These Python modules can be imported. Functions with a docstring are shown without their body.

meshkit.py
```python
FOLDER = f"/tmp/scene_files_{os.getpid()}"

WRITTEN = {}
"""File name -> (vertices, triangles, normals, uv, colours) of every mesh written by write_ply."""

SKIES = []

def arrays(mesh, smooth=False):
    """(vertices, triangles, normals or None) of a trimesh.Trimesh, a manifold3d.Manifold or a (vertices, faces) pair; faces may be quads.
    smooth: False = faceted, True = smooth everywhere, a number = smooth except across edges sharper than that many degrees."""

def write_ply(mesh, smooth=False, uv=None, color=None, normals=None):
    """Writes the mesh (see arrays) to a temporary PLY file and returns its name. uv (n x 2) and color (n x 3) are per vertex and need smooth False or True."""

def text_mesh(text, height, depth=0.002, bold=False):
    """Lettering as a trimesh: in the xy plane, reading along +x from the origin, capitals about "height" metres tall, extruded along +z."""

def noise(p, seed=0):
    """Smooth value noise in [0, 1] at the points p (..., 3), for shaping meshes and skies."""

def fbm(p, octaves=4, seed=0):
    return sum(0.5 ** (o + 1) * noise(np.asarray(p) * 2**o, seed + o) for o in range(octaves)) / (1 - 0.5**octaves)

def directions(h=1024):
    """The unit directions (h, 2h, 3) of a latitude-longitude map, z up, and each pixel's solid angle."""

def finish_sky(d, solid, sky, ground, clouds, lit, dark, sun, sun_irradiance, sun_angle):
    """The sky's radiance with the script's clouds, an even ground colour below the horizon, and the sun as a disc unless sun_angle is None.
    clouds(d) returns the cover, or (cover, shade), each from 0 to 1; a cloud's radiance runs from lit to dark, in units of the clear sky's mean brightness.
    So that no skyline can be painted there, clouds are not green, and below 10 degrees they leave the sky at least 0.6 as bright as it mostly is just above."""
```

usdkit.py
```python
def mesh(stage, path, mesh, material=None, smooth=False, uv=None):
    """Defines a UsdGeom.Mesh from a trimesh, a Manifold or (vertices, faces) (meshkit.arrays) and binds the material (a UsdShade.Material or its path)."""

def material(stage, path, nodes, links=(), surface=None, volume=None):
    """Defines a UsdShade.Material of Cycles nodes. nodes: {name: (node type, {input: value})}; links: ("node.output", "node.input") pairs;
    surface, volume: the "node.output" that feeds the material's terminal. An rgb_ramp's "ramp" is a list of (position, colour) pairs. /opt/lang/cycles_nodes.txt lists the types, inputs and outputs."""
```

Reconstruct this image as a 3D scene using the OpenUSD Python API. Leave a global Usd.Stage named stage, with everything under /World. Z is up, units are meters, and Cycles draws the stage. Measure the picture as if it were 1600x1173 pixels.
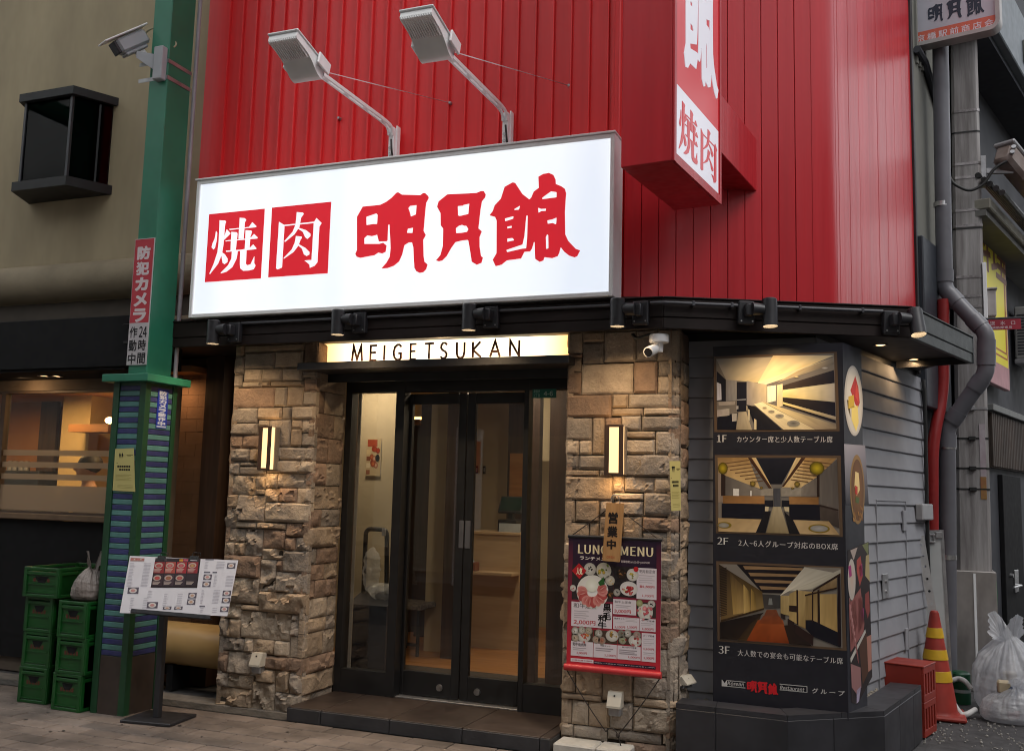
import math, glob, numpy as np, trimesh, usdkit, meshkit
from shapely.geometry import Polygon, LineString, Point, box as sbox
from shapely import affinity
from shapely.ops import unary_union
from pxr import Usd, UsdGeom, UsdLux, UsdShade, Gf, Sdf

stage = Usd.Stage.CreateInMemory()
UsdGeom.SetStageUpAxis(stage, UsdGeom.Tokens.z)
UsdGeom.SetStageMetersPerUnit(stage, 1.0)
UsdGeom.Xform.Define(stage, '/World')
stage.SetDefaultPrim(stage.GetPrimAtPath('/World'))
UsdGeom.Scope.Define(stage, '/World/Looks')

# ------------------------------------------------------------------ camera, sky, light
EXPOSURE = 1.2
FPX, CXP, CYP = 1530.0, 800.0, 586.5
M = np.array([[0.929884, 0.366995, 0.02509], [-0.020913, 0.120838, -0.992452], [-0.367257, 0.922341, 0.120041]])
EYE = np.array([0, 0, 1.6])
cam = UsdGeom.Camera.Define(stage, '/World/camera')
cam.CreateHorizontalApertureAttr(36.0)
cam.CreateVerticalApertureAttr(36.0 * 750 / 1024)
cam.CreateFocalLengthAttr(36.0 * FPX / 1600)
cam.CreateClippingRangeAttr(Gf.Vec2f(0.05, 500))
cam.CreateExposureAttr(EXPOSURE)
_r, _u, _b = M[0], -M[1], -M[2]
cam.AddTransformOp().Set(Gf.Matrix4d(*_r, 0, *_u, 0, *_b, 0, *EYE, 1))

SUN_EL, SUN_AZ = math.radians(52), math.radians(118)      # direction towards the sun: az = atan2(x, y)
SKY_STRENGTH, SUN_I = 0.112, 0.13
usdkit.material(stage, '/World/Looks/sky_air', {
    'sky': ('sky_texture', {'sky_type': 'single_scattering', 'sun_disc': False, 'sun_elevation': SUN_EL, 'sun_rotation': SUN_AZ}),
    'tc': ('texture_coordinate', {}), 'no': ('noise_texture', {'scale': 2.2, 'detail': 6, 'roughness': 0.6}),
    'rp': ('rgb_ramp', {'ramp': [(0.30, (0.72, 0.72, 0.72)), (0.62, (0.97, 0.97, 0.97))]}),
    'mx': ('mix', {'color2': (4.95, 4.95, 5.0)}), 'bg': ('background_shader', {'strength': SKY_STRENGTH})},
    [('tc.generated', 'no.vector'), ('no.fac', 'rp.fac'), ('sky.color', 'mx.color1'), ('rp.color', 'mx.fac'), ('mx.color', 'bg.color')], surface='bg.background')
dome = UsdLux.DomeLight.Define(stage, '/World/sky')
dome.CreateIntensityAttr(1.0)
UsdShade.MaterialBindingAPI.Apply(dome.GetPrim()).Bind(UsdShade.Material.Get(stage, '/World/Looks/sky_air'))
dome.GetPrim().SetCustomDataByKey('kind', 'structure')
sun = UsdLux.DistantLight.Define(stage, '/World/sun')
sun.CreateIntensityAttr(SUN_I); sun.CreateAngleAttr(25.0); sun.CreateNormalizeAttr(True); sun.CreateColorAttr(Gf.Vec3f(1, 0.97, 0.93))
_d = -np.array([math.cos(SUN_EL) * math.sin(SUN_AZ), math.cos(SUN_EL) * math.cos(SUN_AZ), math.sin(SUN_EL)])
_z = -_d; _x = np.cross([0, 0, 1], _z); _x /= np.linalg.norm(_x); _y = np.cross(_z, _x)
sun.AddTransformOp().Set(Gf.Matrix4d(*_x, 0, *_y, 0, *_z, 0, 0, 0, 20, 1))

# ------------------------------------------------------------------ helpers: scene prims
def clean(n): return n
_used = {}
def path_for(name, parent):
    base = (parent if isinstance(parent, str) else (parent.GetPath().pathString if parent is not None else '/World'))
    k = (base, name); c = _used.get(k, 0); _used[k] = c + 1
    return f'{base}/{name}' + (f'_{c:03d}' if c else '')
def meta(p, label=None, cat=None, group=None, kind=None):
    for k, v in (('label', label), ('category', cat), ('group', group), ('kind', kind)):
        if v: p.SetCustomDataByKey(k, v)
    return p
def obj(name, mesh, m, parent=None, smooth=False, **kw):
    v, f = mesh() if callable(mesh) else mesh
    p = path_for(name, parent)
    q = usdkit.mesh(stage, p, (np.asarray(v, float), np.asarray(f, int)), m, smooth=smooth).GetPrim()
    return meta(q, **kw)
def thing(name, label, cat, group=None, loc=(0, 0, 0), rot=0.0):
    x = UsdGeom.Xform.Define(stage, path_for(name, None))
    if any(loc): x.AddTranslateOp().Set(Gf.Vec3d(*map(float, loc)))
    if rot: x.AddRotateZOp().Set(float(rot))
    return meta(x.GetPrim(), label, cat, group)
def dup(src, loc, rot, label, group=None, name=None):
    x = UsdGeom.Xform.Define(stage, path_for(name or src.GetName().rsplit('_0', 1)[0], None))
    x.GetPrim().GetReferences().AddInternalReference(src.GetPath())
    x.GetPrim().SetInstanceable(True)
    x.ClearXformOpOrder()
    x.AddTransformOp(opSuffix='place').Set(Gf.Matrix4d(Gf.Rotation(Gf.Vec3d(0, 0, 1), float(rot)), Gf.Vec3d(*map(float, loc))))
    return meta(x.GetPrim(), label, src.GetCustomDataByKey('category'), group or src.GetCustomDataByKey('group'))

# ------------------------------------------------------------------ helpers: frames and meshes
class Fr:
    def __init__(s, o, ang=0.0, tilt=None):
        a = math.radians(ang); s.o = np.array(o, float)
        s.r = np.array([math.cos(a), math.sin(a), 0.0]); s.u = np.array([0, 0, 1.0]); s.n = np.cross(s.r, s.u)
    def axes(s, r, u):
        s.r = np.array(r, float) / np.linalg.norm(r); n = np.cross(s.r, u); s.n = n / np.linalg.norm(n); s.u = np.cross(s.n, s.r); return s
    def p(s, u, v, n=0.0):
        u, v, n = (np.asarray(x, float)[..., None] for x in (u, v, n))
        return s.o + u * s.r + v * s.u + n * s.n
    def at(s, px, py, n=0.0):                       # where the sight line of a photo pixel meets this plane, in plane coordinates
        d = M.T @ np.array([(px - CXP) / FPX, (py - CYP) / FPX, 1.0])
        o = s.o + n * s.n
        q = EYE + d * (np.dot(s.n, o - EYE) / np.dot(s.n, d)) - s.o
        return float(q @ s.r), float(q @ s.u)
def F0(Y): return Fr((0, Y, 0), 0)
def J(*ms):
    vs, fs, n = [], [], 0
    for v, f in ms:
        v, f = np.asarray(v, float), np.asarray(f, int)
        vs.append(v); fs.append(f + n); n += len(v)
    return np.vstack(vs), np.vstack(fs)
def hull(pts):
    h = trimesh.convex.convex_hull(np.asarray(pts, float)); return np.array(h.vertices), np.array(h.faces)
_BF = None
def bx(F, u0, u1, v0, v1, n0, n1, b=0.0):
    u0, u1 = min(u0, u1), max(u0, u1); v0, v1 = min(v0, v1), max(v0, v1); n0, n1 = min(n0, n1), max(n0, n1)
    if b <= 0:
        c = np.array([[u, v, n] for n in (n0, n1) for v in (v0, v1) for u in (u0, u1)])
        f = np.array([[0, 2, 3], [0, 3, 1], [4, 5, 7], [4, 7, 6], [0, 1, 5], [0, 5, 4], [2, 6, 7], [2, 7, 3], [0, 4, 6], [0, 6, 2], [1, 3, 7], [1, 7, 5]])
        return F.p(c[:, 0], c[:, 1], c[:, 2]), f
    global _BF
    b = min(b, (u1 - u0) * .45, (v1 - v0) * .45, (n1 - n0) * .45)
    c = []
    for su, u in ((1, u0), (-1, u1)):
        for sv, v in ((1, v0), (-1, v1)):
            for sn, n in ((1, n0), (-1, n1)):
                c += [[u, v + sv * b, n + sn * b], [u + su * b, v, n + sn * b], [u + su * b, v + sv * b, n]]
    c = np.array(c)
    if _BF is None:
        k = np.array([[u + du, v + dv, n + dn] for u, a in ((0, 1), (1, -1)) for v, e in ((0, 1), (1, -1)) for n, g in ((0, 1), (1, -1)) for du, dv, dn in ((0, e * .1, g * .1), (a * .1, 0, g * .1), (a * .1, e * .1, 0))])
        h = trimesh.Trimesh(k, process=False); h = trimesh.convex.convex_hull(k)
        idx = np.array([np.argmin(((k - x) ** 2).sum(1)) for x in h.vertices]); _BF = idx[h.faces]
    return F.p(c[:, 0], c[:, 1], c[:, 2]), _BF
W = Fr((0, 0, 0), 0)      # world: u = x, v = z, n = -y
def wb(x0, x1, y0, y1, z0, z1, b=0.0): return bx(W, x0, x1, z0, z1, -y1, -y0, b)
def geoms(g): return [p for p in getattr(g, 'geoms', [g]) if isinstance(p, Polygon) and p.area > 1e-9]
def ex(F, g, n0, n1):
    out = []
    for p in geoms(g):
        m = trimesh.creation.extrude_polygon(p, n1 - n0, engine='earcut'); v = np.array(m.vertices)
        out.append((F.p(v[:, 0], v[:, 1], v[:, 2] + n0), np.array(m.faces)))
    return J(*out)
def sh(F, g, n):
    out = []
    for p in geoms(g):
        v, f = trimesh.creation.triangulate_polygon(p, engine='earcut'); f = np.asarray(f)
        a = v[f]; c = (a[:, 1, 0] - a[:, 0, 0]) * (a[:, 2, 1] - a[:, 0, 1]) - (a[:, 1, 1] - a[:, 0, 1]) * (a[:, 2, 0] - a[:, 0, 0])
        f = np.where((c < 0)[:, None], f[:, ::-1], f)
        out.append((F.p(v[:, 0], v[:, 1], n), f))
    return J(*out)
def tube(pts, r, k=10, caps=True, closed=False):
    pts = np.asarray(pts, float); n = len(pts); r = np.broadcast_to(r, n)
    t = np.gradient(pts, axis=0); t /= np.linalg.norm(t, axis=1)[:, None] + 1e-12
    a = np.cross(t[0], [0.31, 0.17, 0.93] if abs(t[0][2]) < .9 else [1, .2, 0]); a /= np.linalg.norm(a)
    V = []
    for i in range(n):
        a = a - t[i] * (a @ t[i]); a /= np.linalg.norm(a); b = np.cross(t[i], a)
        th = np.arange(k) * 2 * np.pi / k
        V.append(pts[i] + r[i] * (np.cos(th)[:, None] * a + np.sin(th)[:, None] * b))
    V = np.vstack(V); Fc = []
    for i in range(n - 1):
        for j in range(k):
            p, q = i * k + j, i * k + (j + 1) % k
            Fc += [[p, q, q + k], [p, q + k, p + k]]
    if caps:
        V = np.vstack([V, pts[0], pts[-1]]); c0, c1 = len(V) - 2, len(V) - 1
        for j in range(k):
            Fc += [[c0, (j + 1) % k, j], [c1, (n - 1) * k + j, (n - 1) * k + (j + 1) % k]]
    return V, np.array(Fc)
def cyl(p0, p1, r0, r1=None, k=20): return tube([p0, p1], [r0, r0 if r1 is None else r1], k)
def bend(pts, rad=.05, n=6):            # rounds the corners of a polyline
    pts = [np.array(p, float) for p in pts]; out = [pts[0]]
    for a, b, c in zip(pts, pts[1:], pts[2:]):
        d0, d1 = a - b, c - b; l0, l1 = np.linalg.norm(d0), np.linalg.norm(d1); t = min(rad, l0 * .45, l1 * .45)
        p, q = b + d0 / l0 * t, b + d1 / l1 * t
        for s in np.linspace(0, 1, n): out.append((1 - s) ** 2 * p + 2 * s * (1 - s) * b + s * s * q)
    return np.array(out + [pts[-1]])
def lathe(prof, c=(0, 0, 0), k=28):     # prof: (radius, z) from bottom to top
    prof = np.asarray(prof, float); n = len(prof); th = np.arange(k) * 2 * np.pi / k; c = np.asarray(c, float)
    V = np.array([[r * math.cos(t), r * math.sin(t), z] for r, z in prof for t in th]) + c; Fc = []
    for i in range(n - 1):
        for j in range(k):
            p, q = i * k + j, i * k + (j + 1) % k
            Fc += [[p, q, q + k], [p, q + k, p + k]]
    return V, np.array(Fc)
def move(m, d): return np.asarray(m[0]) + np.asarray(d, float), m[1]
def xf(m, T): return trimesh.transform_points(np.asarray(m[0]), T), m[1]

# ------------------------------------------------------------------ helpers: colour and materials
def L(h):                               # '#rrggbb' as displayed -> linear
    c = np.array([int(h[i:i + 2], 16) for i in (1, 3, 5)]) / 255.0
    return tuple(np.where(c <= .04045, c / 12.92, ((c + .055) / 1.055) ** 2.4))
def P(name, col, rough=.5, metal=0.0, var=.12, vs=6.0, bump=0.0, bs=60.0, rand=0.0, col2=None, spec=.5, coat=0.0, stretch=None, bd=.01, detail=5, extra=None):
    """Principled, colour broken up by noise in world space, fine relief, tone varying from object to object."""
    col = np.array(col, float); c2 = np.array(col2, float) if col2 is not None else col * (1 - var) ; c1 = col if col2 is not None else np.clip(col * (1 + var), 0, 1)
    nodes = {'g': ('geometry', {}), 'mp': ('mapping', {'scale': stretch or (1, 1, 1)}), 'no': ('noise_texture', {'scale': vs, 'detail': detail, 'roughness': .6}),
             'rp': ('rgb_ramp', {'ramp': [(.32, tuple(c2)), (.68, tuple(c1))]}), 'p': ('principled_bsdf', {'roughness': rough, 'metallic': metal, 'specular_ior_level': spec, 'coat_weight': coat, 'coat_roughness': .08})}
    ln = [('g.position', 'mp.vector'), ('mp.vector', 'no.vector'), ('no.fac', 'rp.fac')]
    src = 'rp.color'
    if rand:
        nodes['oi'] = ('object_info', {}); nodes['mr'] = ('map_range', {'to_min': 1 - rand, 'to_max': 1 + rand}); nodes['hs'] = ('hsv', {})
        ln += [('oi.random', 'mr.value'), ('mr.result', 'hs.value'), (src, 'hs.color')]; src = 'hs.color'
    ln.append((src, 'p.base_color'))
    # roughness is broken up too
    nodes['n3'] = ('noise_texture', {'scale': vs * 2.3, 'detail': 4}); nodes['m3'] = ('map_range', {'to_min': max(.02, rough - .1), 'to_max': min(1, rough + .12)})
    ln += [('mp.vector', 'n3.vector'), ('n3.fac', 'm3.value'), ('m3.result', 'p.roughness')]
    if bump:
        nodes['n2'] = ('noise_texture', {'scale': bs, 'detail': 6, 'roughness': .6}); nodes['b'] = ('bump', {'strength': bump, 'distance': bd})
        ln += [('mp.vector', 'n2.vector'), ('n2.fac', 'b.height'), ('b.normal', 'p.normal')]
    return usdkit.material(stage, f'/World/Looks/{name}', nodes, ln, surface='p.BSDF')
def E(name, col, s):
    return usdkit.material(stage, f'/World/Looks/{name}', {'e': ('emission', {'color': col, 'strength': s})}, [], surface='e.emission')
def glass(name, tint=(1, 1, 1), rough=.0, gl=1.0):
    return usdkit.material(stage, f'/World/Looks/{name}', {'lw': ('layer_weight', {'blend': .5}), 'pw': ('math', {'math_type': 'power', 'value2': 5.0}), 'f': ('math', {'math_type': 'multiply_add', 'value2': .92, 'value3': .042}), 't': ('transparent_bsdf', {'color': tint}), 'g': ('glossy_bsdf', {'roughness': rough, 'color': (gl, gl, gl)}), 'm': ('mix_closure', {})},
                           [('lw.facing', 'pw.value1'), ('pw.value', 'f.value1'), ('f.value', 'm.fac'), ('t.BSDF', 'm.closure1'), ('g.BSDF', 'm.closure2')], surface='m.closure')
def printed(name, rough=.45, spec=.4, emit=0.0):
    return usdkit.material(stage, f'/World/Looks/{name}', {'a': ('attribute', {'attribute': 'ink'}), 'p': ('principled_bsdf', {'roughness': rough, 'specular_ior_level': spec, 'emission_strength': emit})},
                           [('a.color', 'p.base_color')] + ([('a.color', 'p.emission_color')] if emit else []), surface='p.BSDF')
MAT = {}
def mat(k, *a, **kw):
    if k not in MAT: MAT[k] = P(k, *a, **kw)
    return MAT[k]

# ------------------------------------------------------------------ helpers: lettering and flat print
_font = {}
def _glyphfont(size):
    from PIL import ImageFont
    if size not in _font:
        _font[size] = ImageFont.truetype(glob.glob('/opt/blender-*/*/datafiles/fonts/Noto Sans CJK*')[0], size)
    return _font[size]
_gl = {}
GS = 96
def glyph(ch, bold=0, serif=0):
    k = (ch, bold, serif)
    if k in _gl: return _gl[k]
    from PIL import Image, ImageDraw
    f = _glyphfont(GS); im = Image.new('L', (GS * 2, GS * 2)); ImageDraw.Draw(im).text((GS // 2, GS * 3 // 2), ch, 255, f, anchor='ls', stroke_width=bold)
    on = (np.asarray(im) > 127)
    for _ in range(serif):
        on = on & np.roll(on, 1, 0)
    adv = f.getlength(ch) / GS
    if not on.any(): _gl[k] = (None, adv); return _gl[k]
    e = np.diff(np.pad(on, ((0, 0), (1, 1))).astype(np.int8), axis=1)
    rs, st = np.nonzero(e == 1); en = np.nonzero(e == -1)[1]
    g = unary_union([sbox(a, -r - 1, b, -r) for r, a, b in zip(rs, st, en)]).buffer(.7).buffer(-.7).simplify(.6)
    g = affinity.affine_transform(g, [1 / GS, 0, 0, 1 / GS, -.5, 1.5])
    _gl[k] = (g, adv); return _gl[k]
def text(s, size=1.0, bold=0, serif=0, track=0.0, vertical=False):
    out, x = [], 0.0
    for ch in s:
        g, adv = glyph(ch, bold, serif)
        if g is not None:
            if vertical:
                w = g.bounds; out.append(affinity.translate(g, -adv / 2, x))
            else: out.append(affinity.translate(g, x, 0))
        x += (-(1.0 + track)) if vertical else adv + track
    return affinity.scale(unary_union(out), size, size, origin=(0, 0))
def fit(g, u0, v0, u1, v1, keep=False):
    a, b, c, d = g.bounds; su, sv = (u1 - u0) / (c - a), (v1 - v0) / (d - b)
    if keep: su = sv = min(su, sv)
    g = affinity.scale(g, su, sv, origin=(a, b))
    return affinity.translate(g, (u0 + u1) / 2 - (a + su * (c - a) / 2), (v0 + v1) / 2 - (b + sv * (d - b) / 2))
class Ink:
    """Flat print on a surface: coloured shapes in thin layers that become one mesh with a colour per vertex."""
    def __init__(s, F, n0=0.001, step=0.0006): s.F, s.n, s.step, s.v, s.f, s.c, s.k = F, n0, step, [], [], [], 0
    def _add(s, v, f, c): s.v.append(v); s.f.append(np.asarray(f) + s.k); s.c.append(c); s.k += len(v)
    def poly(s, g, col, layer=0):
        col = L(col) if isinstance(col, str) else col
        for p in geoms(g if not isinstance(g, (list, tuple)) else Polygon(g).buffer(0)):
            v, f = sh(s.F, p, s.n + layer * s.step); s._add(v, f, np.tile(col, (len(v), 1)))
    def rect(s, u0, v0, u1, v1, col, layer=0): s.poly(sbox(min(u0, u1), min(v0, v1), max(u0, u1), max(v0, v1)), col, layer)
    def grid(s, q, cols, layer=0, n=6, mod=None):
        """quad q = four (u, v) corners anticlockwise from lower left, blended between four corner colours"""
        q = np.array(q, float); cols = np.array([L(c) if isinstance(c, str) else c for c in cols]); t = np.linspace(0, 1, n + 1)
        a, b = (x.ravel() for x in np.meshgrid(t, t)); w = np.stack([(1 - a) * (1 - b), a * (1 - b), a * b, (1 - a) * b], 1)
        uv, c = w @ q, w @ cols
        if mod is not None: c = c * mod(a, b)[:, None]
        f = [x for j in range(n) for i in range(n) for x in ((j * (n + 1) + i, j * (n + 1) + i + 1, (j + 1) * (n + 1) + i + 1), (j * (n + 1) + i, (j + 1) * (n + 1) + i + 1, (j + 1) * (n + 1) + i))]
        s._add(s.F.p(uv[:, 0], uv[:, 1], s.n + layer * s.step), f, c)
    def disc(s, u, v, a, b, c0, c1=None, layer=0, k=24, rot=0.0):
        """ellipse, centre colour c0, rim colour c1"""
        c0, c1 = (L(c) if isinstance(c, str) else c for c in (c0, c1 or c0)); th = np.arange(k) * 2 * np.pi / k
        x, y = a * np.cos(th), b * np.sin(th); cr, sr = math.cos(rot), math.sin(rot)
        uu, vv = np.r_[u, u + x * cr - y * sr], np.r_[v, v + x * sr + y * cr]
        s._add(s.F.p(uu, vv, s.n + layer * s.step), [[0, i + 1, (i + 1) % k + 1] for i in range(k)], np.vstack([c0, np.tile(c1, (k, 1))]))
    def build(s, name, m, parent, **kw):
        v, f, c = np.vstack(s.v), np.vstack(s.f), np.vstack(s.c); ok, inv = np.unique(f, return_inverse=True); v, c, f = v[ok], c[ok], inv.reshape(f.shape)
        p = obj(name, (v, f), m, parent, **kw)
        UsdGeom.PrimvarsAPI(UsdGeom.Mesh(p)).CreatePrimvar('ink', Sdf.ValueTypeNames.Color3fArray, 'vertex').Set([Gf.Vec3f(*map(float, q)) for q in c])
        return p

# ------------------------------------------------------------------ materials
asphalt = P('asphalt', (.055, .053, .055), .85, var=.35, vs=9, bump=.5, bs=140, bd=.006)
paver_m = P('paver_clay', (.145, .115, .097), .75, var=.42, vs=2.6, bump=.35, bs=90, rand=.22, bd=.005)
grout_m = P('grout', (.04, .035, .032), .9, var=.3, vs=20)
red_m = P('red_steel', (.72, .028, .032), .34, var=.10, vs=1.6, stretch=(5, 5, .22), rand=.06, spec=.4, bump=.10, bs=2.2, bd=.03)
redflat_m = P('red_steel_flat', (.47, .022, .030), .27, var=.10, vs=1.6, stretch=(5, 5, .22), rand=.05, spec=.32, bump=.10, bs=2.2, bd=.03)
black_m = P('black_paint', (.012, .012, .013), .42, var=.25, vs=8, bump=.05, bs=60)
brownblack_m = P('brown_fascia', (.016, .010, .009), .6, spec=.25, var=.3, vs=4, bump=.1, bs=70)
charcoal_m = P('charcoal_metal', (.022, .022, .026), .4, var=.2, vs=10)
siding_m = P('siding_grey', (.265, .27, .295), .6, var=.10, vs=3, bump=.15, bs=50, rand=.05, bd=.004)
core_m = P('pillar_core', (.06, .047, .036), .95, var=.3, vs=12, bump=.4, bs=40)
white_m = P('white_paint', (.80, .80, .81), .4, var=.05, vs=6)
alu_m = P('sign_frame', (.86, .865, .87), .42, var=.06, vs=6)
grey_m = P('grey_plastic', (.30, .30, .31), .5, var=.1, vs=6)
steel_m = P('steel', (.55, .55, .55), .3, metal=1.0, var=.15, vs=14)
zinc_m = P('galvanised', (.38, .38, .39), .45, metal=.85, var=.25, vs=9)
wood_m = P('pale_wood', (.48, .27, .11), .5, col2=(.34, .17, .06), vs=3, stretch=(9, 9, .6), bump=.1, bs=30)
slate_m = P('planter_tile', (.030, .030, .035), .42, var=.3, vs=4, bump=.12, bs=90, rand=.12, bd=.003)
gravel_m = P('gravel', (.22, .20, .17), .8, var=.4, vs=60, rand=.4)
cable_m = P('black_cable', (.012, .012, .012), .5)
string_m = P('string', (.03, .022, .018), .9)
stone_ms = []
for i, (a, b) in enumerate((((.43, .325, .225), (.245, .18, .125)), ((.36, .295, .23), (.21, .18, .155)), ((.33, .22, .15), (.19, .13, .095)), ((.50, .405, .305), (.31, .245, .185)))):
    stone_ms.append(P(f'stone_{i}', a, .85, col2=b, vs=7, bump=.8, bs=48, rand=.20, bd=.014, detail=9))
paneg = glass('pane', (.93, .94, .93))
ink_m = printed('print_matt'); inkgloss_m = printed('print_gloss', .25, .5)
frost_m = usdkit.material(stage, '/World/Looks/frosted_film', {'t': ('translucent_bsdf', {'color': (.55, .5, .45)}), 'd': ('diffuse_bsdf', {'color': (.35, .33, .30)}), 'tr': ('transparent_bsdf', {}), 'm': ('mix_closure', {'fac': .5}), 'm2': ('mix_closure', {'fac': .25})},
                          [('t.BSDF', 'm.closure1'), ('d.BSDF', 'm.closure2'), ('m.closure', 'm2.closure1'), ('tr.BSDF', 'm2.closure2')], surface='m2.closure')

# ------------------------------------------------------------------ ground
g = obj('ground', wb(-60, 60, -60, 60, -.3, -.012), asphalt, None, kind='structure')
street = obj('street', ex(Fr((0, 0, 0), 0).axes((1, 0, 0), (0, 1, 0)), Polygon([(-20, -8), (30, -8), (30, 40), (.4, 40), (.4, 9.5), (-.05, 6.0), (-1.2, 5.93), (-20, 7.1)]).buffer(0), -.01, -.004), asphalt, None, kind='structure')
# paved strip in front of the shops: bricks one by one where they can be seen
rng = np.random.default_rng(7)
pave = obj('pavement', wb(-14, -.9, 2.5, 6.30, -.011, -.001), grout_m, None, kind='structure')
G = Fr((0, 0, 0), 0).axes((1, 0, 0), (0, 1, 0))       # ground plane: u = x, v = y, n = up
def paver(x0, y0, w, d): 
    h = .006 + rng.uniform(-.0015, .0015)
    return bx(G, x0 + .0045, x0 + w - .0045, y0 + .0045, y0 + d - .0045, -.004, h, .004)
cells = []
pw, pd = .30, .15
j = 0; y = 5.955 - pd
while y > 2.6:
    x = -12 + (j % 2) * pw / 2
    while x < -1.0:
        if x + pw < -.95: cells.append((x, y))
        x += pw
    y -= pd; j += 1
cells.sort(key=lambda c: (c[0] + 3.2) ** 2 * .55 + (c[1] - 5.6) ** 2 * 3)
for c in cells[:290]: obj('paving_brick', paver(*c, pw, pd), paver_m, pave)
obj('paving_bricks_beyond', J(*[paver(*c, pw, pd) for c in cells[290:]]), paver_m, pave, kind='stuff')
# grated drain along the shop fronts
drain = obj('drain_channel', wb(-12, -1.32, 5.975, 6.115, -.0095, .0015), grout_m, None, kind='structure')
obj('kerb_strip', wb(-12, -1.32, 6.117, 6.30, -.009, .012, .003), P('kerb_stone', (.16, .14, .12), .8, var=.3, vs=9, bump=.3, bs=60), drain)
for k in range(6):
    obj('drain_slat', wb(-9, -1.33, 5.979 + k * .023, 5.991 + k * .023, .0005, .0085, .002), P(f'drain_iron{k}', (.09, .08, .07), .55, var=.4, vs=7) if k == 0 else stage.GetPrimAtPath('/World/Looks/drain_iron0').GetPath().pathString, drain)

# ------------------------------------------------------------------ the restaurant building
bld = thing('restaurant_building', 'red metal-clad corner restaurant with stone pillars and glass entrance doors', 'building')
YF = 6.10
A = (-1.724, 6.10, 0); ANG_C = 26.5
B = (-1.338, 5.85, 0); R = (-.40, 6.76, 0); ANG_S = 74.0; LS = 1.97
FW, FC, FS = F0(YF), Fr(A, ANG_C), Fr(R, ANG_S)
# upper wall behind the panels
ZT = 7.6
for nm, F, u0, u1, n1 in (('wall', FW, -5.16, A[0], -.03), ('wall', FC, 0.0, 1.47, -.03), ('wall', FS, 0.0, LS, -.03)):
    obj(nm, bx(F, u0, u1, 2.73, ZT, -.12, n1), red_m, bld)
# front panels with standing ribs
xs = [-5.165, -4.935] + [-4.935 + .1315 * k for k in range(1, 25)]
xs = [x for x in xs if x < A[0] - .05] + [A[0] - .012]
for k, (a, b) in enumerate(zip(xs, xs[1:])):
    j1 = rng.uniform(3.2, 6.8)
    obj('ribbed_panel', J(bx(FW, a + .001, b - .001, 2.74, ZT, -.028, rng.uniform(-.001, .0015)), ex(FW, sbox(b - .016, 2.74, b, ZT), .0, .022)), red_m, bld)
obj('corner_trim', J(bx(FW, A[0] - .012, A[0] + .03, 2.7, ZT, -.03, .03, .006), bx(FC, -.012, .045, 2.7, ZT, -.03, .028, .006)), red_m, bld)
# flat planks on the chamfer, running into a rounded corner and the side
L_C = 1.479
s = .1172
us = [.06 + s * k for k in range(13)]
us = [u for u in us if u < L_C - .10]
for a, b in zip(us, us[1:]):
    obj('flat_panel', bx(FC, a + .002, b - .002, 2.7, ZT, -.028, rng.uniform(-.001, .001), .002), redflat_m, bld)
ulast = us[-1]
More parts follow.
